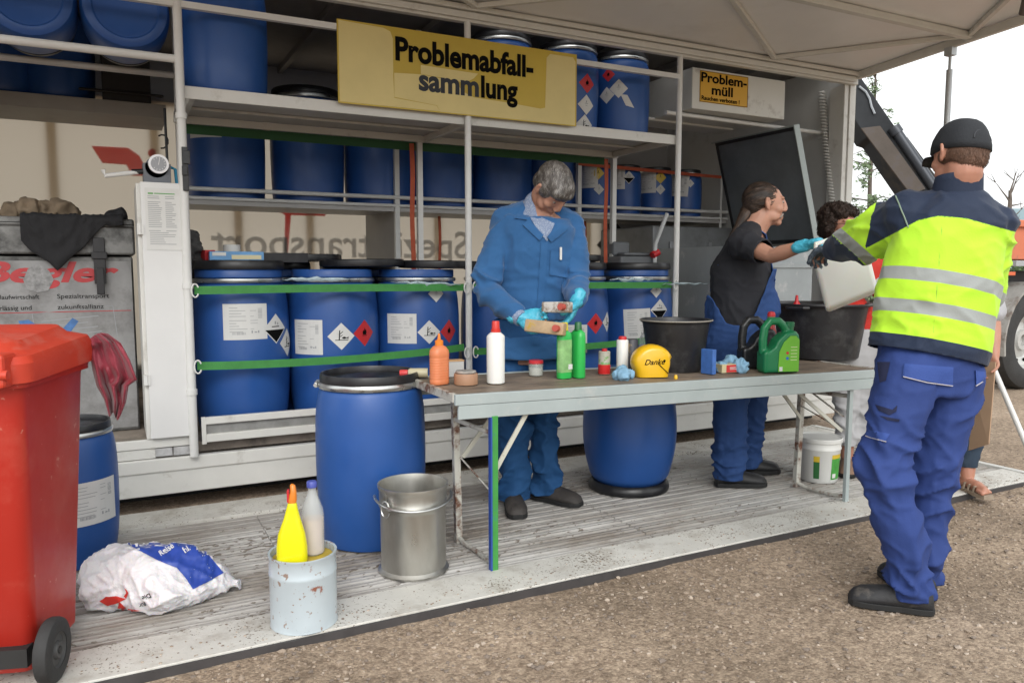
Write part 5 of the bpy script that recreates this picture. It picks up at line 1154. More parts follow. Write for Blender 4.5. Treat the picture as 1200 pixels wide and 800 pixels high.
jug(886, 431, -.35, .20, .10, .28, mat('jug_black', (.014, .015, .017), .35, dirt=(.06, .06, .06), da=.2, ds=9, rv=.1), 'black ribbed plastic oil canister left of the green one', BLACKP)
jug(911, 436, -.30, .205, .095, .285, mat('jug_green', (.01, .17, .065), .3, var=.1, vs=8, dirt=(.3, .32, .15), da=.12, ds=6, dsharp=.3), 'green plastic oil canister with a lime green label in front of the big black tub', mat('jug_cap_green', (.01, .15, .06), .35), mat('label_lime', (.14, .42, .03), .35))
t = item('spray_bottle_neck', 'small red capped bottle standing between the black canister and the tub', 'bottle', 902, 431)
lobj('body', [(0, 0), (.03, 0), (.03, .2), (.02, .245), (0, .245)], mat('bottle_dark_red', (.3, .02, .02), .4), t); lobj('neck_band', [(.0, .247), (.021, .247), (.021, .29), (0, .29)], mat('band_brown', (.25, .17, .1), .5), t); lobj('cap', [(0, .292), (.022, .292), (.022, .30), (.018, .315), (0, .32)], REDS, t)
# big mortar tub
tp_ = tpos(965, 420); t = thing('mortar_tub', 'large black round tub at the right end of the table', 'tub', (tp_.x+.02, tp_.y+.06, tp_.z+.001))
lobj('body', [(0, .008), (.215, .008), (.225, 0), (.24, .012), (.285, .33), (.31, .335), (.316, .345), (.312, .353), (.29, .35), (.278, .34), (.236, .03), (0, .02)], BKP, t, 72)
for s in (0, PI):
    bm = NB(); c = V((math.cos(s+.3)*.315, math.sin(s+.3)*.315, .33)); tg = V((-math.sin(s+.3), math.cos(s+.3), 0)); tube(bm, [c-tg*.07, c-tg*.05+V((math.cos(s+.3), math.sin(s+.3), 0))*.03, c+tg*.05+V((math.cos(s+.3), math.sin(s+.3), 0))*.03, c+tg*.07], .011, n=8); obj('handle', bm, BKP, t, smooth=True)
TUBP = t.location.copy()
b = NB(); lathe(b, [(.05, 0), (.012, .06), (.008, .10), (.005, .10), (.009, .06), (.046, 0)], 20); o = obj('red_funnel', b, REDS, smooth=True); o.location = TUBP+V((-.10, .10, .30)); tag(o, 'small red funnel tip sticking out of the big black tub', 'funnel')
# ================================================================ TRUCK at the right
TX, TY = 9.0, 5.05
t = thing('hook_lift_truck', 'truck with orange body, big wheel and raised dark hook arm on the right', 'truck', (TX, TY, GZ))
RB_ = .545
def lx(prof, n, x, y, z): b = NB(); lathe(b, prof, n, Matrix.Translation((x, y, z)) @ Matrix.Rotation(PI/2, 4, 'X')); return b
WMt = mat('rim_white_grey', (.5, .5, .48), .45, metal=.3, var=.1, vs=6)
for i, x in enumerate((.05, 1.45)):
    w_ = obj('wheel', lx([(0, .0), (.06, .0), (.065, .05), (.11, .05), (.12, .02), (.2, .0), (.28, .04), (.3, .10), (.33, .13), (.33, -.1), (0, -.1)], 48, x, 0, RB_), WMt, t, smooth=True)
    obj('tyre', lx([(.33, .14), (.36, .155), (.48, .15), (.53, .12), (.545, .07), (.545, -.1), (.50, -.14), (.33, -.13)], 64, x, 0, RB_), RUBBER, w_, smooth=True)
    bm = NB()
    for k in range(10): a = 2*PI*k/10; cyl(bm, (x+.235*math.cos(a), -.02, RB_+.235*math.sin(a)), (x+.235*math.cos(a), -.032, RB_+.235*math.sin(a)), .02, n=10)
    obj('rim_hole', bm, INK, w_)
bm = NB(); rows = []
for k in range(17): a = math.radians(-12+k*204/16+.0); rows.append([V((.05+.63*math.cos(a), -.22, RB_+.63*math.sin(a))), V((.05+.63*math.cos(a), .3, RB_+.63*math.sin(a))), V((.05+.655*math.cos(a), .3, RB_+.655*math.sin(a))), V((.05+.655*math.cos(a), -.22, RB_+.655*math.sin(a)))])
loft(bm, rows); obj('mudguard', bm, mat('mudguard_grey', (.3, .29, .27), .5, var=.2, vs=6, dirt=(.15, .12, .1), da=.25, ds=5), t, smooth=True)
bm = NB(); box(bm, -1.4, 4, .25, .45, 1.05, 1.32); box(bm, -1.4, 4, 1.1, 1.3, 1.05, 1.32); box(bm, -.6, -.45, .1, 1.4, 1.1, 1.28); obj('chassis', bm, mat('chassis_dark', (.03, .03, .035), .6, var=.3, vs=6), t, bev=.01)
bm = NB(); box(bm, -.35, 4, -.15, -.1, 1.37, 1.43); box(bm, -.35, 4, -.1, .3, 1.40, 1.42); obj('side_rail', bm, mat('rail_grey', (.4, .41, .42), .45, metal=.4), t, bev=.004)
bm = NB(); box(bm, -.5, -.3, -.12, -.08, 1.27, 1.31); obj('side_lamp', bm, mat('lamp_orange', (.6, .12, .04), .3), t, bev=.006)
OB = mat('truck_orange', (.55, .15, .07), .5, var=.08, vs=3, dirt=(.3, .12, .07), da=.15, ds=4)
bm = NB(); box(bm, -.75, 4, .2, 1.6, 1.45, 1.86); box(bm, -.78, 4, .15, .2, 1.82, 1.90); box(bm, -.5, -.44, .15, .198, 1.45, 1.82); obj('tipper_body', bm, OB, t, bev=.01)
# hook arm: base near (px1150,330), tip behind the container end
a_ = P(983, 84, 8.9); b_ = P(1158, 338, 8.6); u = (b_-a_).normalized(); s_ = u.cross(FW).normalized(); 
if s_.z < 0: s_ = -s_
bk = FW.copy(); Mh = basis(a_, u, s_, u.cross(s_)); LL = (b_-a_).length
AR = mat('arm_dark', (.03, .032, .035), .8, spec=.15, var=.25, vs=3, dirt=(.09, .07, .05), da=.25, ds=2, dsharp=.3)
bm = NB(); prism(bm, [(0, -.22), (LL*.28, -.25), (LL*.3, -.2), (LL*.55, -.2), (LL*.58, -.16), (LL, -.14), (LL, .13), (LL*.72, .13), (LL*.70, .17), (LL*.36, .14), (LL*.33, .09), (0, .09)], Mh @ Matrix.Translation((0, 0, -.15)), .3); bevel(bm, .012, 2); arm = obj('hook_arm', bm, AR, t, world=True)
Z_ = 1 if (Mh.to_3x3() @ V((0, 0, 1))).dot(FW) < 0 else -1
bm = NB(); prism(bm, [(LL*.24, -.25), (LL*.55, -.21), (LL*.56, -.04), (LL*.27, -.06)], Mh @ Matrix.Translation((0, 0, Z_*.155-(0 if Z_ > 0 else .02))), .02); obj('brown_plate', bm, mat('arm_brown', (.062, .047, .036), .7, var=.3, vs=4, dirt=(.06, .05, .05), da=.3, ds=4), arm, world=True)
bm = NB(); cyl(bm, Mh @ V((LL*.33, .05, Z_*.18)), Mh @ V((LL*.66, .04, Z_*.18)), .055, n=20); cyl(bm, Mh @ V((LL*.3, .05, Z_*.18)), Mh @ V((LL*.33, .05, Z_*.18)), .07, n=20); obj('hydraulic_cylinder', bm, mat('cyl_dark', (.05, .055, .065), .35, metal=.4), arm, world=True, smooth=True)
bm = NB(); prism(bm, [(LL*.64, -.02), (LL*.7, .24), (LL*.98, .18), (LL*.98, -.1)], Mh @ Matrix.Translation((0, 0, Z_*.16-(0 if Z_ > 0 else .06))), .06); obj('arm_bracket', bm, mat('bracket_grey', (.09, .1, .1), .5, var=.4, vs=12), arm, world=True, bev=.01)
bm = NB(); pts = [Mh @ V((LL*(.1+.03*k), .0+.03*math.sin(k*1.2), Z_*.17)) for k in range(5)]; tube(bm, pts, .012, n=6); obj('hose', bm, mat('hose_grey', (.3, .32, .34), .4), arm, world=True, smooth=True)
# white prop pole
p0 = P(1150, 398, 5.1); p1 = zat(1222, 566, GZ); bm = NB(); cyl(bm, p1, p0, .017, n=12); tag(obj('prop_pole', bm, WHITE2, smooth=True), 'white pole slanting to the gravel in front of the truck wheel', 'pole')
# ================================================================ PEOPLE
def headbm(kind=0):
    b = NB(); s = lambda c, r: sph(b, c, r, 10)
    s((0, -.012, .03), (.076, .096, .086)); s((0, .022, .012), (.066, .072, .075)); s((0, .022, -.045), (.056, .064, .06)); s((0, .066, -.088), (.024, .02, .018)); s((0, -.02, -.02), (.062, .075, .07))
    for sx in (-1, 1):
        s((sx*.036, .058, -.02), (.026, .026, .026)); s((sx*.028, .077, .036), (.03, .012, .010)); s((sx*.043, .032, -.058), (.017, .036, .026))
        tube(b, [(sx*.074, .002, .028), (sx*.088, -.01, .03), (sx*.09, -.014, .008), (sx*.082, -.002, -.022), (sx*.074, .006, -.028)], [.007, .009, .008, .008, .006], n=8); s((sx*.078, -.004, .0), (.008, .014, .024))
        s((sx*.011, .098, -.026), (.009, .011, .008))
    tube(b, [(0, .084, .036), (0, .095, .012), (0, .101, -.01), (0, .103, -.023)], [.011, .012, .0135, .0125], n=10)
    tube(b, [(-.026, .076, -.058), (-.012, .086, -.055), (0, .089, -.057), (.012, .086, -.055), (.026, .076, -.058)], [.004, .006, .006, .006, .004], n=8)
    tube(b, [(-.02, .078, -.067), (0, .087, -.068), (.02, .078, -.067)], [.004, .007, .004], n=8)
    return b
def elips(bm, rings, n=20):
    """rings: (centre, right vector, half width, forward vector, half depth)"""
    R = []
    for c, r, a, f, b_ in rings: R.append([c+r*(a*math.cos(2*PI*i/n))+f*(b_*math.sin(2*PI*i/n)) for i in range(n)])
    loft(bm, R)
def limb(bm, pts, rad, n=14):
    P_ = [V(p) for p in pts]
    tube(bm, P_, rad, n=n)
    for p, r in zip(P_, rad): sph(bm, p, r*.995, 7)
def hand(bm, w, d, n, side, curls, S=1.05, spread=.1, thumb=.5, fat=1.0):
    """w wrist, d finger direction, n palm normal (fingers curl that way), side +1/-1 for the thumb"""
    d = V(d).normalized(); n = (V(n)-d*V(n).dot(d)).normalized(); t = d.cross(n)*side
    pr = []
    for k, (u, a, b_) in enumerate(((0, .027, .02), (.03, .034, .018), (.06, .041, .0165), (.088, .042, .014), (.097, .038, .011))): pr.append((w+d*(u*S), t, a*S*fat, n, b_*S*fat))
    elips(bm, pr, 16)
    ls = [.074, .082, .077, .06]; kn = []
    for i in range(4):
        off = (.030-.0205*i)*S; base = w+d*((.086-(.004 if i == 3 else 0))*S)+t*off; ang = 0; dd = (d+t*spread*(1.5-i)*.5).normalized(); c = curls[i]; pts = [base-d*.02*S, base]; p = base
        for j, fr in enumerate((.45, .3, .25)):
            ang += c*(.8 if j == 0 else 1.0); q = (dd*math.cos(ang)+n*math.sin(ang)).normalized(); p = p+q*ls[i]*fr*S; pts.append(p)
        limb(bm, pts, [r*S*fat for r in (.0098, .0098, .0092, .0085, .0075)], 8)
    b0 = w+d*.022*S+t*.026*S; q1 = (d*.62+t*.75+n*.25).normalized(); q2 = (d*.8+t*(.5-thumb*.3)+n*thumb).normalized(); q3 = (d*.7+t*(.2-thumb*.5)+n*thumb).normalized()
    p1 = b0+q1*.04*S; p2 = p1+q2*.034*S; p3 = p2+q3*.028*S; limb(bm, [b0, p1, p2, p3], [r*S*fat for r in (.016, .0125, .011, .0088)], 8)
def orth(f, u):
    f = V(f).normalized(); u = V(u); u = (u-f*u.dot(f)).normalized(); return f, u
def shoe(par, ank, toe, m, S=1.05, drop=.085, nm='shoe', world_z=None):
    toe = V(toe); toe.z = 0; toe.normalize(); s = toe.cross(V((0, 0, 1))); z0 = (ank.z-drop) if world_z is None else world_z
    bm = NB(); R = []
    for x, w, h, zc in ((-.075, .018, .035, .035), (-.068, .034, .085, .045), (-.03, .042, .11, .05), (.02, .044, .10, .05), (.07, .048, .086, .043), (.12, .052, .075, .038), (.165, .05, .066, .034), (.19, .042, .054, .03), (.205, .026, .036, .026)):
        ring = []
        for i in range(18):
            a = 2*PI*i/18; zz = math.sin(a); hh = h*S; z = z0+max(.0, (hh*.5)+zz*hh*.5*(1.0)); ring.append(V((ank.x, ank.y, 0))+toe*x*S+s*(w*S*math.cos(a)*(1 if zz < 0.2 else .88))+V((0, 0, z)))
        R.append(ring)
    loft(bm, R)
    for v in bm.verts: v.co += V((0, 0, .003*noise.noise(v.co*30)))
    o = obj(nm, bm, m, par, world=True, smooth=True, ang=180)
    bm = NB(); pts = []
    for x, w in ((-.078, .012), (-.07, .034), (-.03, .043), (.03, .042), (.09, .05), (.13, .053), (.17, .05), (.192, .042), (.208, .024)): pts.append((x, w))
    poly = [(x*S, w*S) for x, w in pts]+[(x*S, -w*S) for x, w in reversed(pts)]
    prism(bm, poly, basis((ank.x, ank.y, z0), toe, s), .001); bm.free()
    bm = NB(); prism(bm, poly, basis((ank.x, ank.y, z0+.0005), toe, V((0, 0, 1)).cross(toe)), .024); obj('sole', bm, mat('sole_black', (.012, .012, .012), .7), o, world=True, bev=.003)
    return o
def strands(bvh, rootfn, n, dirfn, L, w, rs, lift=.004, wave=0.0, seg=5):
    bm = NB()
    for k in range(n):
        p, nr = rootfn(rs)
        if p is None: continue
        cn_ = noise.noise(p*55)+.35*rs.uniform(-1, 1); mi_ = 1 if cn_ > .26 else (2 if cn_ < -.12 else 0)
        d = dirfn(p, nr); d = d-nr*d.dot(nr)
        if d.length < 1e-4: continue
        d.normalize(); d = (d+V((rs.gauss(0, .1), rs.gauss(0, .1), rs.gauss(0, .1)))); ll = L*rs.uniform(.6, 1.2); prev = None; q = p.copy(); nn = nr.copy()
        for i in range(seg+1):
            h = bvh.find_nearest(q); 
            if h[0] is not None: nn = h[1]; base = h[0]
            tpr = (1-(i/seg)**2*.75)*w; sd = d.cross(nn).normalized()*tpr; pos = base+nn*(lift+.003*math.sin(i/seg*PI))+nn*wave*math.sin(i*1.9+k)
            row = [bm.verts.new(pos+sd), bm.verts.new(pos-sd)]
            if prev: bm.faces.new((prev[0], row[0], row[1], prev[1])).material_index = mi_
            prev = row; d = d-nn*d.dot(nn); d.normalize(); q = pos+d*ll/seg+(V((rs.gauss(0, wave), rs.gauss(0, wave), rs.gauss(0, wave))) if wave else V((0, 0, 0)))
    return bm
def wrinkle(bm, A, fr=(5, 5, 15), joints=(), base=.45, rot=None, seed=0):
    """folds: two families of soft tilted creases that come and go, stronger near the joints"""
    bm.normal_update(); o = V((seed*7.1, seed*3.3, seed*5.7)); R1 = Matrix.Rotation(.55, 3, RT) @ Matrix.Rotation(.5, 3, FW); R2 = Matrix.Rotation(-.5, 3, RT) @ Matrix.Rotation(-.55, 3, FW)
    for v in bm.verts:
        p = v.co; g = base
        for c, rad, k in joints: g += k*math.exp(-((p-c).length/rad)**2)
        wv = V((noise.noise(p*3.5+o), noise.noise(p*3.5+o+V((9, 0, 0))), noise.noise(p*3.5+o+V((0, 9, 0)))))*.09
        a = max(ridge(R1 @ (p+wv)+o, fr), 0)**2.2; b_ = max(ridge(R2 @ (p+wv)+o*2, (fr[0]*1.3, fr[1]*1.3, fr[2]*1.25)), 0)**2.2; c_ = max(ridge(p+wv*.6-o, (fr[0]*2.2, fr[1]*2.2, fr[2]*2)), 0)**2
        m1_ = max(0, min(1, .5+1.6*noise.noise(p*3+o))); m2_ = 1-m1_
        v.co += v.normal*(A*g*(1.5*(a*m1_+b_*m2_)+.45*c_-.55)+A*.35*noise.noise(p*5+o))
    bm.normal_update()
def localcut(bm, c, n, rad):
    fs = [f for f in bm.faces if (f.calc_center_median()-c).length < rad]; es = set(e for f in fs for e in f.edges); vs = set(v for f in fs for v in f.verts)
    bmesh.ops.bisect_plane(bm, geom=list(vs)+list(es)+fs, plane_co=c, plane_no=n)
    bmesh.ops.delete(bm, geom=[v for v in bm.verts if (v.co-c).dot(n) > 1e-5 and (v.co-c).length < rad*1.3], context='VERTS')
def cutbm(bm, keep):
    bmesh.ops.delete(bm, geom=[v for v in bm.verts if not keep(v.co)], context='VERTS')
def planecut(bm, c, n):
    bmesh.ops.bisect_plane(bm, geom=bm.verts[:]+bm.edges[:]+bm.faces[:], plane_co=c, plane_no=n, clear_outer=True)
def solid(bm, t):
    """turn the open shell into cloth with a hem of thickness t (inwards)"""
    bm.normal_update(); ed = [e for e in bm.edges if len(e.link_faces) == 1]
    r = bmesh.ops.extrude_edge_only(bm, edges=ed); vs = [v for v in r['geom'] if isinstance(v, bmesh.types.BMVert)]
    for v in vs:
        n = V((0, 0, 0))
        for f in v.link_faces: n += f.normal
    near = {}
    for v in vs:
        for e in v.link_edges:
            o = e.other_vert(v)
            if o not in vs: v.co = v.co-o.normal*t; break
class Fig: pass
def torso_rings(J, k=1.0, pad=0.0, low=True, wide=1.0):
    pr = J['right'].normalized(); up = (J['neck']-J['pelvis']).normalized(); sr = (J['shR']-J['shL']); sr = sr.normalized()
    out = []
    for t_, a, b_ in (((-.14, .15, .105),) if low else ())+((-.02, .17, .118), (.16, .158, .108), (.36, .158, .112), (.6, .17, .122), (.8, .172, .115), (.9, .145, .095), (.98, .085, .07)):
        c = J['pelvis'].lerp(J['chest'], t_/.6) if t_ < .6 else J['chest'].lerp(J['neck'], (t_-.6)/.4)
        u = (J['chest']-J['pelvis']).normalized() if t_ < .6 else (J['neck']-J['chest']).normalized()
        r = pr.lerp(sr, max(0, min(1, t_))); r = (r-u*r.dot(u)).normalized(); f = u.cross(r)
        out.append((c, r, a*k*wide+pad, f, b_*k+pad))
    return out
def build_body(J, m, S=1.05, voxel=.0065, hands=()):
    b = NB(); elips(b, torso_rings(J, S))
    hc = J['head']; f, u = orth(J['face'], J['up']); Mh = basis(hc, f.cross(u), f, u) @ Matrix.Diagonal((S*J.get('hs', 1), S*J.get('hs', 1), S*J.get('hs', 1), 1))
    J['Mh'] = Mh; merge(b, headbm(), Mh)
    nk = J.get('nk', 1); limb(b, [J['neck']-(J['neck']-J['chest']).normalized()*.03, J['neck'], hc+u*(-.06)*S+f*(-.022)*S], [.068*S*nk, .06*S*nk, .057*S*nk])
    for s in 'LR':
        limb(b, [J['neck'].lerp(J['sh'+s], .35), J['sh'+s], J['sh'+s].lerp(J['el'+s], .5), J['el'+s], J['el'+s].lerp(J['wr'+s], .35), J['wr'+s]], [r*S for r in (.055, .058, .05, .040, .041, .027)])
        if 'hip'+s in J: limb(b, [J['hip'+s], J['hip'+s].lerp(J['kn'+s], .5), J['kn'+s], J['kn'+s].lerp(J['an'+s], .35), J['an'+s]], [r*S for r in (.085, .072, .055, .055, .036)])
        if 'toe'+s in J: tt = V(J['toe'+s]).normalized(); limb(b, [J['an'+s]+V((0, 0, -.03))-tt*.03, J['an'+s]+tt*.08+V((0, 0, -.05)), J['an'+s]+tt*.15+V((0, 0, -.055))], [.033, .03, .024])
    for h in hands: hand(b, *h[0], **h[1])
    bm = remesh(b, voxel, 4)
    return bm
def head_bvh(J):
    b = NB(); merge(b, headbm(), J['Mh']); b = remesh(b, .006, 3); t = BVHTree.FromBMesh(b); b.free(); return t
def hairmesh(J, ells, m, par, n, comb, L, w, amp=.006, fr=60, seed=1, lift=.002, wave=0.0, where=None, voxel=.005, name='hair', seg=5):
    """scalp volume made of ellipsoids in head space, combed with many fine strands"""
    b = NB(); M = J['Mh']
    for c, r in ells: sph(b, (0, 0, 0), 1, 10, None) if False else merge(b, _ell(c, r), M)
    b = remesh(b, voxel, 3); b.normal_update(); Mi = M.inverted()
    for v in b.verts: q = Mi @ v.co; v.co += v.normal*amp*(ridge(q, (fr, fr*.3, fr*.3)) if wave == 0 else noise.noise(q*fr))
    b.normal_update(); bv = BVHTree.FromBMesh(b); fs = [f for f in b.faces]; rs = random.Random(seed); cents = [(f.calc_center_median(), f.normal.copy()) for f in fs]
    def root(r):
        p, nr = r.choice(cents); 
        if where and not where(Mi @ p): return None, None
        return p, nr
    R3 = M.to_3x3()
    st = strands(bv, root, n, lambda p, nr: (R3 @ comb(Mi @ p)), L, w, rs, lift, wave)
    merge(b, st); return obj(name, b, m, par, world=True, smooth=True, ang=180)
def _ell(c, r): b = NB(); sph(b, c, r, 10); return b
def eyes(J, par, brow=None):
    M = J['Mh']
    for sx in (-1, 1):
        b = NB(); sph(b, (0, 0, 0), .0105, 8); b.transform(M @ Matrix.Translation((sx*.031, .0745, .016))); o = obj('eye', b, mat('eye_white', (.36, .31, .27), .4), par, world=True, smooth=True)
        b = NB(); sph(b, (0, 0, 0), .0062, 6); b.transform(M @ Matrix.Translation((sx*.031, .0805, .0145))); obj('iris', b, mat('eye_dark', (.03, .02, .015), .2), o, world=True, smooth=True)
        b = NB(); tube(b, [M @ V((sx*.016, .0875, .035)), M @ V((sx*.034, .0835, .039)), M @ V((sx*.050, .072, .034))], .003, n=6); obj('eyebrow', b, brow or mat('brow_grey', (.12, .1, .09), .8), par, world=True, smooth=True)

def person(label, J, skin, loc, hands=(), group=None, voxel=.0065):
    bm = build_body(J, skin, hands=hands, voxel=voxel)
    bm.transform(Matrix.Translation(-V(loc)))
    o = bpy.data.objects.new('person', tomesh('person', bm, skin, True, 180)); COL.objects.link(o); o.location = loc
    return tag(o, label, 'person', group)
def gl(par, J, args, kw, m=GLOVE, name='glove', cuff=None):
    b = NB(); kw = dict(kw); kw['fat'] = 1.13; hand(b, *args, **kw); w, d = args[0], V(args[1]).normalized()
    limb(b, [w+d*.01, w-d*.035], [.034, .033]); b = remesh(b, .0038, 2); wrinkle(b, .0035, (30, 30, 30), base=.7, seed=2); return obj(name, b, m, par, world=True, smooth=True, ang=180)

# ---------------------------------------------------------------- man in the blue work coat
w0 = 4.12
J = dict(pelvis=P(620, 400, 4.18), chest=P(627, 292, 4.12), neck=P(630, 241, 4.08), head=P(647, 222, 3.97), right=-RT+FW*.0,
         shR=P(593, 260, 4.10), shL=P(668, 264, 4.16), elR=P(567, 338, 4.0), wrR=P(609, 372, 3.86), elL=P(676, 332, 4.08), wrL=P(676, 352, 3.86),
         hipR=P(602, 415, 4.18), hipL=P(640, 415, 4.18), knR=V((1.90, 3.66, .5)), knL=V((2.10, 3.68, .5)), anR=V((1.905, 3.68, .09)), anL=V((2.12, 3.70, .09)), hs=1.04)
J['face'] = RT*.30-FW*.30-V((0, 0, .80)); J['up'] = RT*.46-FW*.70+V((0, 0, .36)); J['toeR'] = V((-.35, -.94, 0)); J['toeL'] = V((.5, -.86, 0)); J['right'] = -RT
# anatomical right is image left; torso_rings only needs a consistent axis
hR = ((J['wrR']+V((0, 0, 0)), RT*.95-FW*.30+V((0, 0, -.05)), V((0, 0, 1))*.25-FW*1.0+RT*.0, 1, [.5, .55, .6, .6]), dict(S=1.12, thumb=.35))
hL = ((J['wrL'], -RT*.38-FW*.25-V((0, 0, .85)), -RT*.85-FW*.1+V((0, 0, .1)), -1, [.35, .45, .5, .5]), dict(S=1.16, thumb=.5))
m1 = person('grey haired man in a blue work coat handling two small cans with blue gloves', J, SKIN2, (2.0, 3.69, 0), [hR, hL]); J1 = J
COATB = mat('coat_blue', (.028, .105, .255), .8, var=.1, vs=4, bump=.18, bs=170, sheen=.2, spec=.2, dirt=(.015, .07, .19), da=.2, ds=3, dsharp=.4)
TRB = mat('trousers_blue', (.022, .085, .22), .8, var=.12, vs=4, bump=.18, bs=170, spec=.2)
b = NB(); rg = torso_rings(J, 1.06, .028)
rg = rg[2:]; dn = (J['pelvis']-J['chest']).normalized()
rg = [(J['pelvis']+V((0, 0, -.10))-FW*.02, RT, .225, FW, .165), (J['pelvis']+V((0, 0, .02))-FW*.01, RT, .212, FW, .155)]+[(c, r, a+.002, f, b_+.012) for c, r, a, f, b_ in rg[:-1]]
elips(b, rg, 28)
for s in 'LR': limb(b, [J['neck'].lerp(J['sh'+s], .3)+V((0, 0, -.01)), J['sh'+s], J['sh'+s].lerp(J['el'+s], .5), J['el'+s], J['el'+s].lerp(J['wr'+s], .5), J['wr'+s].lerp(J['el'+s], .12)], [.066, .08, .072, .064, .059, .050])
b = remesh(b, .0095, 4)
wrinkle(b, .02, (4, 4, 9), [(J['elR'], .14, 1.3), (J['elL'], .14, 1.3), (J['shR'], .13, .5), (J['shL'], .13, .5)], .30, seed=1)
planecut(b, J['pelvis']+V((0, 0, -.085)), V((0, 0, -1)))
for s in 'LR': pass
hd = (J['neck']+J['head'])/2
cutbm(b, lambda p: (p-(J['neck']+UP*.035-FW*.035)).length > .074); smooth_boundary(b, 6)
solid(b, .008); ctbvh = BVHTree.FromBMesh(b)
coat = obj('coat', b, COATB, m1, world=True, smooth=True, ang=180)
def cloth_patch(name, pxs, m, par, bvh, thick=.004, edge=None):
    """sewn-on piece: an outline laid on the garment and given its own thickness"""
    bm = NB(); bm.faces.new([bm.verts.new((x, -y, 0)) for x, y in pxs]); cutup(bm, 3, 0); cutup(bm, 3, 1); dead = []
    for v in bm.verts:
        d = (FW + RT*((v.co.x-600)/CAMF) - UP*((-v.co.y-400)/CAMF)).normalized(); h = bvh.ray_cast(CAM, d, 30)
        if h[0] is None: dead.append(v)
        else: v.co = h[0]+h[1]*(.0015 if h[1].dot(d) < 0 else -.0015)
    bmesh.ops.delete(bm, geom=dead, context='VERTS')
    if not bm.faces: bm.free(); return None
    r = bmesh.ops.extrude_face_region(bm, geom=bm.faces[:]); bmesh.ops.translate(bm, verts=[v for v in r['geom'] if isinstance(v, bmesh.types.BMVert)], vec=-FW*thick)
    return obj(name, bm, m, par, world=True, smooth=True, ang=50)
COATD = mat('coat_blue_seam', (.018, .095, .25), .85, bump=.15, bs=150)
CHK = mat('check_shirt', (.34, .39, .47), .8, var=.06, vs=9, dirt=(.17, .22, .34), da=.5, ds=150, dsharp=.1)
cloth_patch('shirt_front', [(616, 246), (650, 262), (641, 283), (629, 268)], CHK, m1, ctbvh, .002)
cloth_patch('lapel', [(612, 238), (603, 256), (618, 258), (613, 264), (632, 282), (637, 276), (624, 262), (617, 246)], COATB, coat, ctbvh, .009)
cloth_patch('lapel', [(655, 262), (668, 262), (664, 270), (646, 284), (641, 278), (650, 266)], COATB, coat, ctbvh, .009)
cloth_patch('button_strip', [(634, 284), (642, 284), (638, 350), (632, 404), (624, 404), (630, 350)], COATB, coat, ctbvh, .005)
cloth_patch('chest_pocket', [(645, 293), (668, 297), (666, 326), (644, 322)], COATB, coat, ctbvh, .005)
pp = P(657, 298, 3.93); h = ctbvh.ray_cast(CAM, (pp-CAM).normalized(), 30); bm = NB()
if h[0] is not None: cyl(bm, h[0]-FW*.016+V((0, 0, .035)), h[0]-FW*.016+V((0, 0, -.03)), .0065, n=10); obj('pen', bm, PAPER, coat, world=True, smooth=True)
b = NB(); hn = (J['head']-J['neck']).normalized(); limb(b, [J['chest'].lerp(J['neck'], .55)-FW*.03, J['neck']-FW*.012, J['neck']+hn*.035], [.11, .079, .072]); b = remesh(b, .006, 2); planecut(b, J['neck']+hn*.052, hn); wrinkle(b, .004, (12, 12, 12), base=.6); obj('shirt', b, CHK, m1, world=True, smooth=True, ang=180)
b = NB(); c0 = J['wrR'].lerp(J['elR'], .04); dd = (J['wrR']-J['elR']).normalized(); cyl(b, c0-dd*.03, c0+dd*.025, .045, .041, n=24); obj('shirt_cuff', b, CHK, m1, world=True, smooth=True)
def trousers(par, J, m, top, S=1.0, flare=.075, A=.02, cutz=.07, name='trousers', seed=3, voxel=.0095, thigh=.105, knee=.083, rings=None, fr=(4.5, 4.5, 9)):
    b = NB(); elips(b, rings or [(J['pelvis']+V((0, 0, -.10)), RT, .175*S, FW, .15), (J['pelvis'], RT, .195*S, FW, .158), (J['pelvis']+V((0, 0, top)), RT, .185*S, FW, .145)], 24)
    for s in 'LR':
        h, k_, a = J['hip'+s], J['kn'+s], J['an'+s]
        limb(b, [h, h.lerp(k_, .5), k_, k_.lerp(a, .5), k_.lerp(a, .9), a+V((0, 0, -.04))], [thigh*S, .098*S, knee*S, .078*S, flare*S, (flare+.002)*S])
    b = remesh(b, voxel, 4)
    wrinkle(b, A, fr, [(J['kn'+s], .13, 1.1) for s in 'LR']+[(J['an'+s]+V((0, 0, .06)), .13, 1.4) for s in 'LR']+[(J['pelvis']+V((0, 0, -.12)), .12, .6)], .38, seed=seed)
    for s in 'LR': pass
    cz = min(J['anL'].z, J['anR'].z)-.09+cutz; planecut(b, V((0, 0, cz)), V((0, 0, -1))); solid(b, .006)
    return b
b = trousers(m1, J, TRB, .12, seed=3, A=.02, cutz=.045, thigh=.1, knee=.08, flare=.074); obj('trousers', b, TRB, m1, world=True, smooth=True, ang=180)
SH1 = mat('shoe_dusty', (.04, .035, .032), .7, var=.3, vs=12, dirt=(.14, .12, .1), da=.3, ds=8, dsharp=.4, bump=.2, bs=60)
for s in 'LR': shoe(m1, J['an'+s], J['toe'+s], SH1, 1.12, world_z=.002)
for h_ in (hR, hL): gl(m1, J, h_[0], h_[1])
eyes(J, m1)
GH = [mat('hair_grey', (.10, .09, .08), .45, var=.4, vs=30), mat('hair_silver', (.23, .215, .2), .4, var=.3, vs=30), mat('hair_charcoal', (.06, .05, .045), .5, var=.3, vs=30)]
GHD = mat('hair_dark_grey', (.05, .04, .035), .6, var=.4, vs=30)
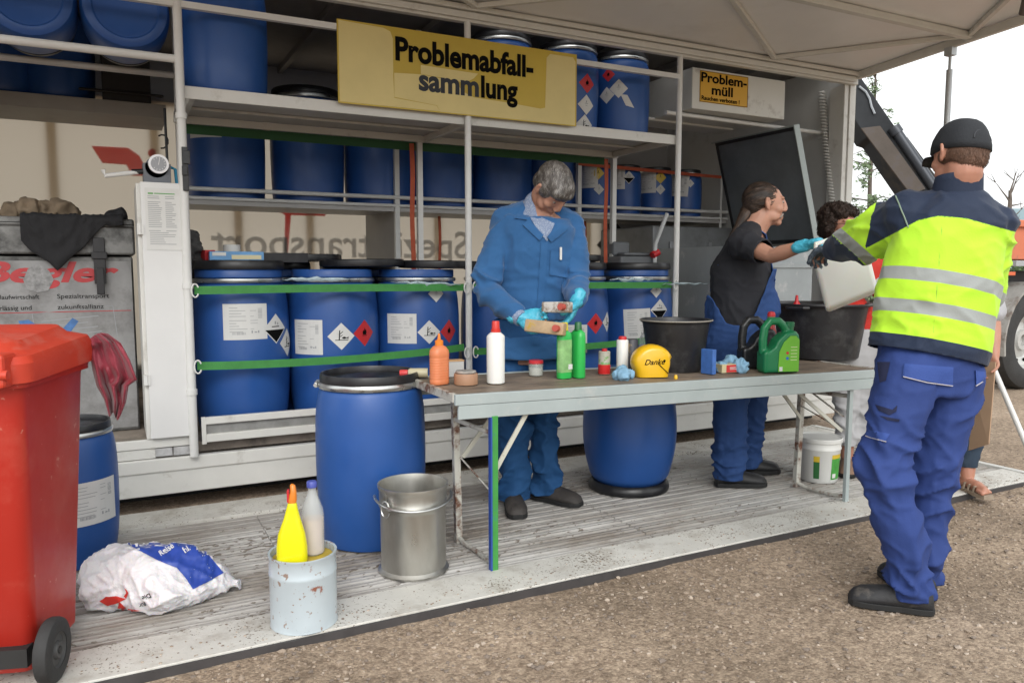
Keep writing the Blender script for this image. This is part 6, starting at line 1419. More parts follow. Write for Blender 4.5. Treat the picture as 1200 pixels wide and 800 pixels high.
hr = hairmesh(J, [((0, -.02, .038), (.079, .097, .084)), ((0, .02, .058), (.07, .075, .053)), ((.036, -.01, .02), (.045, .066, .053)), ((-.036, -.01, .03), (.042, .06, .045)), ((0, -.06, -.01), (.064, .048, .058)), ((.03, .066, .066), (.04, .028, .026)), ((-.005, .07, .064), (.045, .026, .022))], GH, m1, 9000, lambda q: V((.5+1.2*q.x, .8 if q.z > .03 else -.1, -.1 if q.z > .03 else -.9)), .06, .0009, amp=.0022, fr=95, lift=.0022, seg=5)
# dark side tuft at the temple, grey above
hairmesh(J, [((-.07, .012, .012), (.018, .032, .034)), ((-.066, -.03, .014), (.02, .033, .04))], GHD, hr, 500, lambda q: V((0, -.2, -1)), .03, .0012, amp=.003, voxel=.004, name='side_hair') 
# the two cans he holds
def held_can(a, b_, w, d, m, label, endm):
    a = V(a); b_ = V(b_); L_ = (b_-a).length; u = (b_-a).normalized(); t = thing('small_can', label, 'can', a)
    M = basis((0, 0, 0), u, (FW.cross(u)).normalized())
    bm = NB(); box(bm, 0, L_, -w/2, w/2, -d/2, d/2, M); bevel(bm, .006, 3); obj('body', bm, m, t, smooth=True)
    bm = NB(); cyl(bm, M @ V((L_-.03, 0, d/2*.0-d/2-.0)), M @ V((L_-.03, 0, -d/2-.028)), .0165, n=16); obj('cap', bm, endm, t, smooth=True)
    return t
CPK = mat('cap_red_dull', (.42, .07, .05), .5)
held_can(P(617, 381, 3.80), P(662, 386, 3.70), .062, .045, mat('can_beige', (.42, .3, .18), .5, var=.3, vs=18, dirt=(.45, .3, .06), da=.2, ds=9, dsharp=.05), 'beige brown can with red cap held by the man in the blue coat', CPK)
held_can(P(637, 360, 3.78), P(669, 360, 3.68), .052, .04, mat('can_whitish', (.55, .53, .5), .5, dirt=(.22, .17, .13), da=.35, ds=14, dsharp=.08), 'whitish can with red cap held just above the beige brown can', CPK)

# ---------------------------------------------------------------- man with the ponytail
Wp = 4.72
J = dict(pelvis=P(863, 402, Wp), chest=P(868, 322, Wp), neck=P(881, 271, Wp-.03), head=P(897, 241, Wp-.05), right=-FW, face=RT*1.0-FW*.12-V((0, 0, .02)), up=V((0, 0, 1))+RT*-.02,
         shR=P(871, 286, Wp-.21), shL=P(882, 288, Wp+.21), elR=P(905, 300, Wp-.42), wrR=P(942, 288, Wp-.62), elL=P(882, 352, Wp+.27), wrL=P(884, 392, Wp+.12),
         hipR=P(864, 412, Wp-.09), hipL=P(874, 412, Wp+.09), knR=V((3.27, 3.46, .52)), knL=V((3.56, 3.59, .52)), anR=V((3.25, 3.44, .09)), anL=V((3.55, 3.61, .09)), hs=1.1, nk=1.3)
J['toeR'] = V((.9, -.44, 0)); J['toeL'] = V((.93, -.36, 0)); J3 = J
JUGT = P(961, 293, 3.86)
hR = ((J['wrR'], RT*.55-FW*.55+V((0, 0, .12)), V((0, 0, -1))-FW*.2, 1, [.75, .8, .8, .8]), dict(S=1.08, thumb=.9))
hL = ((J['wrL'], RT*.8-V((0, 0, .5)), V((0, 0, -1)), -1, [.3, .3, .3, .3]), dict(S=1.03))
m3 = person('man with dark ponytail and moustache in blue bib overalls and black T-shirt', J, SKIN2, (3.38, 3.54, 0), [hR, hL])
b = NB(); rg = torso_rings(J, 1.06, .012, True, .93); rr = [(c, r, a+.008, f, b_+(.045 if i < 5 else .01)) for i, (c, r, a, f, b_) in enumerate(rg)]; elips(b, rr[:-1], 26)
sph(b, J['pelvis'].lerp(J['chest'], .5)+RT*.085, (.13, .15, .17), 10)
for s in 'LR': e = J['sh'+s].lerp(J['el'+s], .62); limb(b, [J['neck'].lerp(J['sh'+s], .25)+V((0, 0, .012)), J['sh'+s], J['sh'+s].lerp(e, .5), e], [.07, .088, .082, .078])
b = remesh(b, .0095, 4); wrinkle(b, .012, (5, 5, 9), [(J['shR'], .15, .9), (J['chest'], .15, .4)], .4, seed=5)
for s in 'LR': e = J['sh'+s].lerp(J['el'+s], .68); dd = (J['el'+s]-J['sh'+s]).normalized(); localcut(b, e, dd, .12)
cutbm(b, lambda p: (p-(J['neck']+V((0, 0, .035))+RT*.01)).length > .078); smooth_boundary(b, 6); solid(b, .006)
obj('tshirt', b, mat('tshirt_black', (.012, .013, .018), .85, var=.15, vs=6, bump=.1, bs=160), m3, world=True, smooth=True, ang=180)
b = NB(); rr2 = [(c, r, a+.022, f, b_+.062) for c, r, a, f, b_ in rg[:6]]; elips(b, rr2, 28); sph(b, J['pelvis'].lerp(J['chest'], .5)+RT*.092, (.145, .165, .185), 10)
for s in 'LR':
    h, k_, a = J['hip'+s], J['kn'+s], J['an'+s]; limb(b, [h, h.lerp(k_, .5), k_, k_.lerp(a, .5), k_.lerp(a, .9), a+V((0, 0, -.04))], [.122, .118, .105, .098, .088, .088])
b = remesh(b, .0095, 4); wrinkle(b, .018, (5, 5, 12), [(J['pelvis'].lerp(J['chest'], .4), .2, .8), (J['anL']+V((0, 0, .1)), .14, 1.3), (J['anR']+V((0, 0, .1)), .14, 1.3)], .35, seed=6)
planecut(b, V((0, 0, .05)), V((0, 0, -1)))
def ovkeep(p):
    q = p-J['pelvis']; fx = q.dot(RT); hz = q.z
    return hz < .13+max(0, fx-.02)*2.0+max(0, -(fx+.10))*2.2 and hz < .46
cutbm(b, ovkeep); smooth_boundary(b, 14); solid(b, .006)
OVB = mat('overall_blue', (.028, .066, .19), .8, var=.12, vs=5, bump=.18, bs=150, spec=.2)
ov = obj('overalls', b, OVB, m3, world=True, smooth=True, ang=180)
for s, off in (('R', -.07), ('L', .07)):
    b = NB(); c = J['neck']+FW*off; pts = [J['chest']-RT*.155+FW*off*1.1-V((0, 0, .10)), J['chest']-RT*.15+FW*off+V((0, 0, .05)), c-RT*.085+V((0, 0, .0)), c-RT*.02+V((0, 0, .032)), c+RT*.06-V((0, 0, .03)), J['chest']+RT*.17+FW*off*.8+V((0, 0, .04)), J['chest']+RT*.19+FW*off*.8-V((0, 0, .04))]
    pts = [V(q) for q in prof3(pts)] if 'prof3' in globals() else pts
    tube(b, pts, .02, n=8, flat=.35); obj('shoulder_strap', b, OVB, ov, world=True, smooth=True)
b = NB(); q0 = J['chest']+RT*.185+V((0, 0, -.06)); 
for s in 'LR': shoe(m3, J['an'+s], J['toe'+s], mat('shoe_black', (.014, .014, .015), .5, var=.2, vs=12), 1.1, world_z=.002)
gl(m3, J, hR[0], hR[1]); eyes(J, m3)
BH = [mat('hair_dark_brown', (.035, .022, .015), .6, var=.4, vs=40), mat('hair_mid_brown', (.075, .045, .03), .6, var=.3, vs=40), mat('hair_black_brown', (.015, .01, .008), .6)]
hairmesh(J, [((0, -.026, .036), (.079, .092, .084)), ((0, -.005, .06), (.066, .07, .046)), ((0, -.06, -.0), (.062, .05, .06)), ((0, -.095, -.03), (.03, .03, .03))], BH, m3, 2600, lambda q: V((0, -1, -.25)), .09, .0012, amp=.004, fr=60, lift=.002)
b = NB(); tube(b, [J['head']+RT*-.09-UP*.03, J['head']-RT*.125-UP*.06, J['head']-RT*.145-UP*.10, J['head']-RT*.17-UP*.145, J['head']-RT*.20-UP*.18, J['head']-RT*.22-UP*.205], [.032, .036, .029, .022, .015, .006], n=12)
b = remesh(b, .005, 2); bv = BVHTree.FromBMesh(b); cs = [(f.calc_center_median(), f.normal.copy()) for f in b.faces]; rs = random.Random(9)
merge(b, strands(bv, lambda r: r.choice(cs), 900, lambda p, n: (-RT*.4-UP), .09, .0013, rs, .003)); obj('ponytail', b, BH, m3, world=True, smooth=True, ang=180)
M = J['Mh']; b = NB(); tube(b, [M @ V(q) for q in ((-.034, .070, -.066), (-.022, .082, -.05), (0, .0895, -.045), (.022, .082, -.05), (.034, .070, -.066))], [.005, .0075, .007, .0075, .005], n=8)
cs = [V((rs.uniform(-.03, .03), .094, -.05)) for k in range(10)]; obj('moustache', b, mat('moustache_grey', (.26, .22, .19), .8, var=.3, vs=60, bump=.5, bs=200), m3, world=True, smooth=True)

# ---------------------------------------------------------------- man in the yellow safety jacket, seen from behind
J = dict(pelvis=P(1088, 415, 3.06), chest=P(1106, 305, 3.04), neck=P(1121, 226, 3.02), head=P(1124, 184, 3.0), right=RT*.95-FW*-.2, face=-RT*.26+FW*.95-V((0, 0, .06)), up=V((0, 0, 1))+RT*.12,
         shL=P(1066, 256, 3.08), shR=P(1155, 268, 3.04), elL=P(1014, 280, 3.33), wrL=P(978, 291, 3.56), elR=P(1152, 345, 3.18), wrR=P(1120, 370, 3.36),
         hipL=P(1064, 435, 3.02), hipR=P(1116, 440, 3.08), knL=P(1037, 548, 2.98), knR=P(1092, 560, 3.12), anL=P(1068, 690, 3.0), anR=P(1076, 668, 3.15), hs=1.0)
J['nk'] = 1.16; J['anL'].z = GZ+.095; J['anR'].z = GZ+.10; J['toeL'] = -RT*.86+FW*.35; J['toeR'] = -RT*.12+FW*.95; J4 = J
hL = ((J['wrL'], -RT*.25+FW*.9-V((0, 0, .10)), V((0, 0, -1))+FW*.2-RT*.2, 1, [.8, .8, .85, .85]), dict(S=1.1, thumb=.8))
hR = ((J['wrR'], -RT*.6+FW*.6, V((0, 0, 1)), -1, [.5, .5, .5, .5]), dict(S=1.05))
m4 = person('man seen from behind in yellow and navy safety jacket, blue trousers, black cap', J, SKIN, (J['pelvis'].x, J['pelvis'].y, GZ), [hL, hR])
b = NB(); rg = torso_rings(J, 1.06, .032)[1:]
up = (J['chest']-J['pelvis']).normalized(); tw = RT*.97
rings = [(J['pelvis']-up*.06, RT, .222, FW, .16), (J['pelvis']+up*.04, RT, .222, FW, .165), (J['pelvis'].lerp(J['chest'], .4), RT, .22, FW, .165), (J['pelvis'].lerp(J['chest'], .75), RT, .228, FW, .165), (J['chest']+up*.03, RT, .225, FW, .16), (J['chest'].lerp(J['neck'], .55), RT, .205, FW, .145), (J['chest'].lerp(J['neck'], .8), RT, .155, FW, .118), (J['neck'], RT, .088, FW, .088)]
elips(b, rings, 32)
limb(b, [J['neck'].lerp(J['shL'], .35)-V((0, 0, .03)), J['shL'], J['shL'].lerp(J['elL'], .5), J['elL'], J['elL'].lerp(J['wrL'], .5), J['wrL'].lerp(J['elL'], .02)], [.085, .112, .104, .092, .076, .058])
limb(b, [J['neck'].lerp(J['shR'], .35)-V((0, 0, .03)), J['shR'], J['shR'].lerp(J['elR'], .5), J['elR'], J['elR'].lerp(J['wrR'], .5), J['wrR']], [.085, .108, .098, .082, .07, .055])
b = remesh(b, .0085, 5)
wrinkle(b, .02, (4.5, 4.5, 7), [(J['elL'], .14, 1.2), (J['pelvis']+up*.1-RT*.15, .15, 1.0), (J['shR'], .13, .5)], .33, seed=8)
hem = J['pelvis']-up*.02; planecut(b, P(1095, 417, 3.0), (-(UP)+RT*-.20).normalized())
cutbm(b, lambda p: (p-(J['neck']+V((0, 0, .06))-RT*.0)).length > .08); smooth_boundary(b, 8); solid(b, .008)
jb = BVHTree.FromBMesh(b)
HV = mask_mat('safety_jacket_cloth', [(.45, .78, .035), (.012, .022, .05), (.30, .32, .31), (.012, .022, .05), (.09, .2, .03)], .7, .2, 140, var=.04, sheen=.1)
jk = obj('safety_jacket', b, HV, m4, world=True, smooth=True, ang=180)
def pxy(p):
    d = p-CAM; w = d.dot(FW); return 600+CAMF*d.dot(RT)/w, 400-CAMF*d.dot(UP)/w
ax = (J['wrL']-J['shL']); axl = ax.length; axn = ax.normalized()
Lc = J['chest']
def uv_(p): x, y = pxy(p); return (x-1106)/296, (305-y)/296
def arm_t(p): return (p-J['shL']).dot(axn)/axl if uv_(p)[0] < -.2 and ((p-J['shL'])-axn*(p-J['shL']).dot(axn)).length < .16 else -1
def yoke(x):
    T = ((-.45, -.03), (-.34, .03), (-.10, .159), (-.02, .176), (.088, .166), (.236, .125), (.4, .08))
    for (a, ya), (b_, yb) in zip(T, T[1:]):
        if x <= b_: return ya+(yb-ya)*max(0, (x-a))/(b_-a)
    return .1
def sval(p): q = p-Lc; return q.dot(UP)+.20*q.dot(RT)
def dxl(p): u, v = uv_(p); return (u+.352)*.663+(v-.051)*.749    # > 0 on the body side of the cuff band
def m_navy(p):
    u, v = uv_(p); a = v-yoke(u)
    if arm_t(p) > .2:
        if -dxl(p) > .02: return -dxl(p)-.02
        return min(a, u+.30+(v-.1)*-.25)
    return a
def m_sil(p):
    if arm_t(p) > .2: return .021-abs(dxl(p))
    s = sval(p); return max(.0255-abs(s-(-.095)), .0255-abs(s-(-.222)))
def m_hem(p): return -1 if arm_t(p) > .2 else -(sval(p)+.335)
attr(jk, 'm1', m_navy); attr(jk, 'm2', m_sil); attr(jk, 'm3', m_hem)
def m_seam(p):
    if arm_t(p) > .2: return -1
    u, v = uv_(p); q = p-Lc; s = sval(p)
    if s < -.33: return -1
    a = .0022-abs(v-yoke(u)); b_ = .0014-abs(u+.01+.08*(.1-v)) if v < yoke(u) and min(abs(s+.095), abs(s+.222)) > .027 else -1; return max(a, b_)
attr(jk, 'm4', m_seam)
b = NB(); n = 30; c0 = J['neck']+V((0, 0, .0)); rows = []
for z, r in ((-.05, .096), (.0, .088), (.04, .083), (.066, .08), (.068, .075), (.01, .076)): nh = (J['head']-FW*.02-J['neck']).normalized(); rows.append([c0+RT*(r*math.cos(2*PI*i/n)*1.04)+FW*(r*math.sin(2*PI*i/n)*1.04)+nh*z for i in range(n)])
loft(b, rows, cap=False); obj('collar', b, mat('navy_cloth', (.012, .022, .05), .8, bump=.2, bs=120), jk, world=True, smooth=True, ang=180)
# piping line at the shoulder seam
bm = NB(); pts = []
for k in range(12):
    x = 1044+k*1.9; y = 216+k*4.6; d = (FW + RT*((x-600)/CAMF) - UP*((y-400)/CAMF)).normalized(); h = jb.ray_cast(CAM, d, 20)
    if h[0] is not None: pts.append(h[0]+h[1]*.002)
if len(pts) > 3: tube(bm, pts, .003, n=6); obj('shoulder_piping', bm, mat('piping_grey', (.2, .27, .2), .6), jk, world=True, smooth=True)
TR4 = mask_mat('work_trousers_cloth', [(.024, .048, .18), (.01, .016, .06)], .8, .2, 150, var=.1)
b = trousers(m4, J, TR4, .14, S=1.06, seed=11, A=.022, cutz=.05, thigh=.114, knee=.086, flare=.07, fr=(4, 4, 8),
             rings=[(J['pelvis']+V((0, 0, -.16)), RT, .165, FW, .14), (J['pelvis']+V((0, 0, -.07)), RT, .195, FW, .155), (J['pelvis']+V((0, 0, .02)), RT, .19, FW, .145), (J['pelvis']+V((0, 0, .12)), RT, .18, FW, .135)])
tbv = BVHTree.FromBMesh(b); tr = obj('work_trousers', b, TR4, m4, world=True, smooth=True, ang=180)
PKB = mat('pocket_blue', (.026, .062, .25), .8, bump=.2, bs=130)
PIP = mat('piping_pale', (.4, .38, .42), .6)
for poly, line in (([(1059, 426), (1116, 430), (1115, 452), (1057, 441)], [(1057, 441), (1085, 448), (1115, 452)]), ([(1142, 434), (1156, 436), (1154, 442), (1143, 452)], [(1142, 452), (1150, 447)]), ([(1000, 500), (1042, 508), (1036, 518), (997, 505)], [(998, 504), (1018, 512), (1037, 517)])):
    fl = cloth_patch('pocket_flap', poly, PKB, tr, tbv, .006)
    bm = NB(); pts = []
    for a_, c_ in zip(line, line[1:]):
        for k in range(5):
            x = a_[0]+(c_[0]-a_[0])*k/4; y = a_[1]+(c_[1]-a_[1])*k/4; d = (FW + RT*((x-600)/CAMF) - UP*((y-400)/CAMF)).normalized(); h = tbv.ray_cast(CAM, d, 20)
            if h[0] is not None: pts.append(h[0]-FW*.009)
    if fl and len(pts) > 3: tube(bm, pts, .0022, n=6); obj('piping', bm, PIP, fl, world=True, smooth=True)
DKP = mat('pocket_dark', (.008, .012, .045), .85)
for poly in ([(1026, 474), (1046, 480), (1051, 475), (1050, 482), (1042, 486), (1030, 481)], [(1031, 487), (1054, 491), (1053, 494), (1040, 492)], [(1028, 424), (1043, 424), (1038, 446), (1031, 448)]): cloth_patch('pocket_opening', poly, DKP, tr, tbv, .003)
attr(tr, 'm1', lambda p: -1)
SH4 = mat('work_shoe', (.018, .018, .02), .6, var=.3, vs=14, dirt=(.09, .08, .07), da=.2, ds=9, bump=.25, bs=50)
for s in 'LR': shoe(m4, J['an'+s], J['toe'+s], SH4, 1.08, world_z=GZ+.004)
gl(m4, J, hL[0], hL[1], mat('knit_glove_dark', (.035, .05, .07), .8, dirt=(.25, .3, .33), da=.3, ds=25, dsharp=.2, bump=.5, bs=200), 'knit_glove')
M = J['Mh']
hairmesh(J, [((0, -.018, .0), (.079, .09, .05)), ((0, -.05, -.02), (.064, .054, .05))], mat('hair_reddish', (.13, .07, .045), .7, var=.3, vs=50, bump=.4, bs=200), m4, 1800, lambda q: V((0, -.2, -1)), .016, .001, amp=.002, fr=80, lift=.001, where=lambda q: q.y < .02 and q.z < .005)
CAPM = mat('cap_black', (.012, .014, .018), .8, var=.2, vs=9, bump=.25, bs=170)
b = NB(); n = 36; rows = []
for k in range(9):
    a = k/8*PI/2; rr = math.cos(a)**.8; z = .018+math.sin(a)*.122; rows.append([V((.091*rr*math.cos(2*PI*i/n), -.004+.109*rr*math.sin(2*PI*i/n), z-.012*(math.sin(2*PI*i/n) < -.1)*(1-k/8)*abs(math.sin(2*PI*i/n)))) for i in range(n)]) if k < 8 else None
rows.append([V((.006*math.cos(2*PI*i/n), .006*math.sin(2*PI*i/n), .141)) for i in range(n)])
loft(b, rows, cap=True)
for v in b.verts: v.co += V((v.co.x, v.co.y, v.co.z*.5)).normalized()*.003*noise.noise(v.co*25)
b.transform(M @ Matrix.Rotation(math.radians(4), 4, 'X')); cap_ = obj('cap', b, CAPM, m4, world=True, smooth=True, ang=180)
b = NB(); rows = []
for k in range(7):
    u = k/6; rows.append([V((x_*(1-.25*u**2)*1.0, .085+u*.068*math.cos(x_/.085*1.2), .026-.02*u-.018*(x_/.08)**2+dz)) for x_, dz in [(-.075+.15*i/10, .0) for i in range(11)]+[(.075-.15*i/10, -.003) for i in range(11)]])
loft(b, rows); b.transform(M); obj('visor', b, CAPM, cap_, world=True, smooth=True, ang=60)
cbv = BVHTree.FromObject(cap_, bpy.context.evaluated_depsgraph_get()) if False else None
b = NB(); pts = [M @ V((.038*math.cos(a), -.1075+.13*(.038*math.cos(a))**2/.04-.012*math.sin(a)*-.6, .034+.036*math.sin(a))) for a in [PI*i/14 for i in range(15)]]; tube(b, pts, .0026, n=6); obj('cap_strap', b, mat('cap_seam', (.03, .032, .038), .7), cap_, world=True, smooth=True)

# the canister they tip into the tub
q = [P(951, 296, 3.82), P(969, 364, 3.78), P(1029, 340, 3.70), P(1020, 303, 3.72)]
jc = thing('white_canister', 'white translucent plastic canister being tipped over the big black tub', 'canister', tuple(q[1]))
bm = NB(); cn = (q[0]+q[1]+q[2]+q[3])/4; N_ = (q[1]-q[0]).cross(q[2]-q[1]).normalized()
if N_.dot(FW) < 0: N_ = -N_
prf = [q[0], q[0].lerp(q[1], .5), q[1], q[2], q[3], P(985, 296, 3.76)]
A_ = [p-N_*.02 for p in prf]; B_ = [p+N_*.16 for p in prf]; loft(bm, [A_, B_]); bevel(bm, .022, 4, 25); 
jb_ = obj('body', bm, mat('hdpe_natural', (.78, .78, .74), .4, trans=.15, var=.04, vs=5, subsurf=.4), jc, world=True, smooth=True, ang=180)
bm = NB(); c1 = P(964, 292, 3.85); tube(bm, [P(956, 297, 3.86), P(956, 286, 3.86), P(972, 281, 3.86), P(984, 286, 3.84), P(986, 297, 3.82)], .012, n=10); obj('handle', bm, mat('hdpe_natural', (1, 1, 1)), jc, world=True, smooth=True)
bm = NB(); cyl(bm, P(1027, 330, 3.80), P(1038, 337, 3.80), .026, n=18); obj('neck', bm, mat('hdpe_natural', (1, 1, 1)), jc, world=True, smooth=True)

# ---------------------------------------------------------------- person with curly dark hair, behind the tub
w5 = 5.0
J = dict(pelvis=P(1003, 415, w5), chest=P(1008, 335, w5), neck=P(998, 292, w5-.05), head=P(984, 264, w5-.12), right=RT, face=-FW*.8+RT*.35-V((0, 0, .2)), up=V((0, 0, 1))*.9-FW*.1,
         shR=P(978, 306, w5), shL=P(1034, 308, w5), elR=P(980, 360, w5), wrR=P(984, 408, w5-.02), elL=P(1036, 355, w5), wrL=P(1034, 405, w5-.02),
         hipR=P(993, 425, w5), hipL=P(1012, 425, w5), knR=P(992, 480, w5), knL=P(1012, 480, w5), anR=P(992, 545, w5), anL=P(1014, 545, w5), hs=.97)
for s in 'LR': J['an'+s].z = .085; J['toe'+s] = -FW+RT*(.1 if s == 'L' else -.4)
hs_ = [((J['wrR'], V((0, 0, -1)), RT, 1, [.3]*4), dict(S=.98)), ((J['wrL'], V((0, 0, -1)), -RT, -1, [.3]*4), dict(S=.98))]
m5 = person('person with dark curly hair and glasses in a red top behind the black tub', J, SKIN, (J['pelvis'].x, J['pelvis'].y, 0), hs_, voxel=.0075)
b = NB(); elips(b, [(c, r, a+.02, f, b_+.02) for c, r, a, f, b_ in torso_rings(J, 1.0, .012)][:-1], 24)
for s in 'LR': limb(b, [J['neck'].lerp(J['sh'+s], .3)-V((0, 0, .01)), J['sh'+s], J['sh'+s].lerp(J['el'+s], .7)], [.06, .075, .07])
b = remesh(b, .011, 4); wrinkle(b, .012, (5, 5, 9), base=.5, seed=4); cutbm(b, lambda p: (p-(J['neck']+V((0, 0, .03)))).length > .072 and p.z > P(1000, 394, w5).z); smooth_boundary(b, 8); solid(b, .006)
obj('red_top', b, mat('top_red', (.5, .025, .015), .75, var=.1, vs=6), m5, world=True, smooth=True, ang=180)
b = trousers(m5, J, None, .16, S=.92, seed=5, cutz=.18, voxel=.011, A=.01); obj('trousers', b, mat('trousers_light_grey', (.42, .42, .43), .8, var=.08, vs=6), m5, world=True, smooth=True, ang=180)
for s in 'LR': shoe(m5, J['an'+s], J['toe'+s], mat('sandal_brown', (.2, .12, .08), .7), .98, world_z=.002, nm='sandal')
CH = mat('hair_curly_dark', (.035, .02, .014), .7, var=.5, vs=40, bump=.5, bs=120); 
hairmesh(J, [((0, -.04, .05), (.098, .095, .088)), ((0, .015, .085), (.082, .07, .045)), ((.065, -.03, .0), (.035, .05, .06)), ((-.065, -.03, .0), (.035, .05, .06)), ((0, -.07, -.01), (.08, .06, .08))], CH, m5, 2600, lambda q: V((q.x*9, .2, -.4)), .05, .0022, amp=.016, fr=45, lift=.006, wave=.005)
eyes(J, m5, CH); M = J['Mh']; b = NB()
for sx in (-1, 1): tube(b, [M @ V((sx*.031+.022*math.cos(a), .098, .014+.017*math.sin(a))) for a in [2*PI*i/20 for i in range(20)]], .0018, n=5, closed=True); tube(b, [M @ V((sx*.053, .096, .018)), M @ V((sx*.078, .03, .018)), M @ V((sx*.08, .0, .016))], .0018, n=5)
tube(b, [M @ V((-.009, .1, .018)), M @ V((.009, .1, .018))], .0018, n=5); obj('glasses', b, mat('frame_dark', (.02, .015, .012), .3), m5, world=True, smooth=True)

# ---------------------------------------------------------------- person with the cardboard, mostly hidden behind the man in the safety jacket
w6 = 4.58
J = dict(pelvis=P(1118, 408, w6), chest=P(1120, 335, w6), neck=P(1121, 290, w6), head=P(1121, 262, w6-.02), right=RT, face=-FW*.6-RT*.7, up=V((0, 0, 1)),
         shR=P(1088, 304, w6), shL=P(1152, 306, w6), elR=P(1086, 350, w6), wrR=P(1095, 395, w6-.1), elL=P(1163, 372, w6-.03), wrL=P(1165, 418, w6-.1),
         hipR=P(1107, 415, w6), hipL=P(1130, 415, w6), knR=P(1106, 480, w6), knL=P(1137, 485, w6), anR=P(1100, 548, w6), anL=P(1134, 553, w6-.03), hs=.93)
for s in 'LR': J['an'+s].z = .085; J['toe'+s] = -FW+RT*(.05 if s == 'L' else -.4)
hl = ((J['wrL'], V((0, 0, -1))-RT*.25, -RT-FW*.2, -1, [.5, .55, .55, .55]), dict(S=.98, thumb=.6))
m6 = person('person in dark jeans and sandals holding cardboard, mostly hidden behind the safety jacket', J, SKIN, (J['pelvis'].x, J['pelvis'].y, 0), [hl, ((J['wrR'], V((0, 0, -1)), -FW, 1, [.3]*4), dict(S=.95))], voxel=.0075)
b = NB(); elips(b, [(c, r, a+.035, f, b_+.04) for c, r, a, f, b_ in torso_rings(J, .95, .012)][:-1], 24)
for s in 'LR': limb(b, [J['neck'].lerp(J['sh'+s], .3)-V((0, 0, .01)), J['sh'+s], J['sh'+s].lerp(J['el'+s], .9)], [.06, .07, .075])
b = remesh(b, .011, 4); wrinkle(b, .012, (5, 5, 9), base=.5, seed=14); cutbm(b, lambda p: (p-(J['neck']+V((0, 0, .03)))).length > .072 and p.z > J['pelvis'].z-.1); smooth_boundary(b, 10); solid(b, .006)
obj('grey_top', b, mat('top_grey', (.38, .38, .4), .8, var=.1, vs=6), m6, world=True, smooth=True, ang=180)
b = trousers(m6, J, None, .05, S=.86, seed=15, cutz=.15, voxel=.011, flare=.062, A=.012); obj('jeans', b, mat('jeans_dark', (.018, .035, .06), .8, var=.15, vs=9, bump=.2, bs=150), m6, world=True, smooth=True, ang=180)
for s in 'LR':
    tt = V(J['toe'+s]); tt.z = 0; tt.normalize(); sd = tt.cross(V((0, 0, 1))); a_ = J['an'+s]; bm = NB()
    prism(bm, [(x_*.98, y_*.98) for x_, y_ in ((-.075, -.03), (.05, -.036), (.14, -.046), (.2, -.03), (.21, 0), (.2, .03), (.14, .042), (.05, .034), (-.075, .03))], basis((a_.x, a_.y, .003), tt, V((0, 0, 1)).cross(tt)), .022)
    for x_ in (.03, .07, .115): tube(bm, [V((a_.x, a_.y, 0))+tt*x_+sd*y_+V((0, 0, z_)) for y_, z_ in ((-.042, .02), (-.036, .055), (0, .072-.12*x_), (.036, .055), (.042, .02))], .012, n=8, flat=.4)
    obj('sandal', bm, mat('sandal_beige', (.3, .24, .18), .7, var=.2, vs=30), m6, world=True, smooth=True, ang=50)
    bm = NB(); limb(bm, [V((a_.x, a_.y, .05)), V((a_.x, a_.y, .05))+tt*.1, V((a_.x, a_.y, .042))+tt*.155], [.034, .032, .024]); 
    for k in range(5): limb(bm, [V((a_.x, a_.y, .038))+tt*.14+sd*(.03-.015*k), V((a_.x, a_.y, .034))+tt*(.185-.006*k)+sd*(.032-.016*k)], [.011, .0085 if k else .012])
    bm = remesh(bm, .004, 2); obj('foot', bm, SKIN, m6, world=True, smooth=True, ang=180)
eyes(J, m6)
hairmesh(J, [((0, -.026, .042), (.083, .098, .086)), ((0, -.06, -.03), (.07, .05, .08)), ((0, .02, .07), (.07, .07, .05))], BH, m6, 1500, lambda q: V((0, -.2, -1)), .07, .0018, amp=.004)
# cardboard
bm = NB(); c4 = [P(1167, 424, w6-.16), P(1159, 520, w6-.20), P(1128, 530, w6-.02), P(1133, 424, w6+.02)]
n_ = (c4[1]-c4[0]).cross(c4[2]-c4[1]).normalized()*.003; loft(bm, [[p-n_ for p in c4], [p+n_ for p in c4]]); cb = obj('cardboard_sheet', bm, mat('cardboard', (.38, .25, .16), .8, var=.08, vs=8))
tag(cb, 'brown cardboard sheet held at the side of the person in dark jeans', 'cardboard')
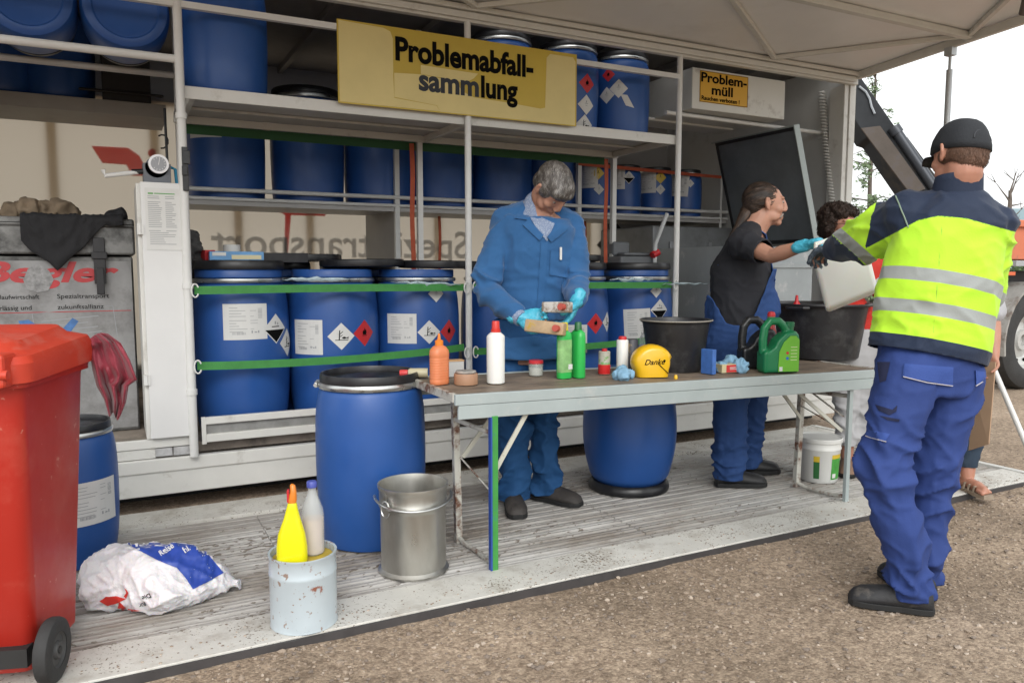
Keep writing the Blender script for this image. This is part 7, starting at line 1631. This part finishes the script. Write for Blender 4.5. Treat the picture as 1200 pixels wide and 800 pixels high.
# ================================================================ CAMERA, WORLD, LIGHT
cam = bpy.data.cameras.new('camera'); co = bpy.data.objects.new('camera', cam); COL.objects.link(co)
cam.sensor_width = 36; cam.lens = CAMF/1200*36; cam.clip_end = 9000; cam.clip_start = .05
co.matrix_world = Matrix.Translation(CAM) @ Matrix((RT, UP, -FW)).transposed().to_4x4()
SC.camera = co
w = bpy.data.worlds.new('World'); SC.world = w; w.use_nodes = True; N = w.node_tree.nodes; L = w.node_tree.links
sky = N.new('ShaderNodeTexSky'); sky.sky_type = 'NISHITA'; sky.sun_disc = False; sky.sun_elevation = math.radians(36); sky.sun_rotation = math.radians(200); sky.dust_density = 6; sky.air_density = 1.2; sky.altitude = 300
hsv = N.new('ShaderNodeHueSaturation'); hsv.inputs['Saturation'].default_value = .12; L.new(sky.outputs[0], hsv.inputs['Color'])
# cloud deck: an even pale layer over the sky
mx = N.new('ShaderNodeMix'); mx.data_type = 'RGBA'; mx.inputs[0].default_value = .72; mx.inputs[7].default_value = (9.0, 9.3, 9.4, 1); L.new(hsv.outputs[0], mx.inputs[6]); L.new(mx.outputs[2], N['Background'].inputs[0]); N['Background'].inputs[1].default_value = .135
sl = bpy.data.lights.new('sun', 'SUN'); sl.energy = 1.0; sl.angle = math.radians(40); sl.color = (1, .97, .93); so = bpy.data.objects.new('sun', sl); COL.objects.link(so)
az = math.radians(200); el = math.radians(36); sd = V((math.sin(az)*math.cos(el), math.cos(az)*math.cos(el), math.sin(el)))
so.rotation_euler = sd.to_track_quat('Z', 'Y').to_euler(); so.location = sd*20
SC.view_settings.view_transform = 'Standard'; SC.view_settings.look = 'None'; SC.view_settings.exposure = .55; SC.view_settings.gamma = 1; SC.view_settings.use_curve_mapping = False
SC.cycles.use_denoising = True; SC.cycles.max_bounces = 8; SC.cycles.diffuse_bounces = 5; SC.cycles.glossy_bounces = 3; SC.cycles.transmission_bounces = 6; SC.cycles.transparent_max_bounces = 6
SC.cycles.caustics_reflective = False; SC.cycles.caustics_refractive = False; SC.render.resolution_x = 1024; SC.render.resolution_y = 682
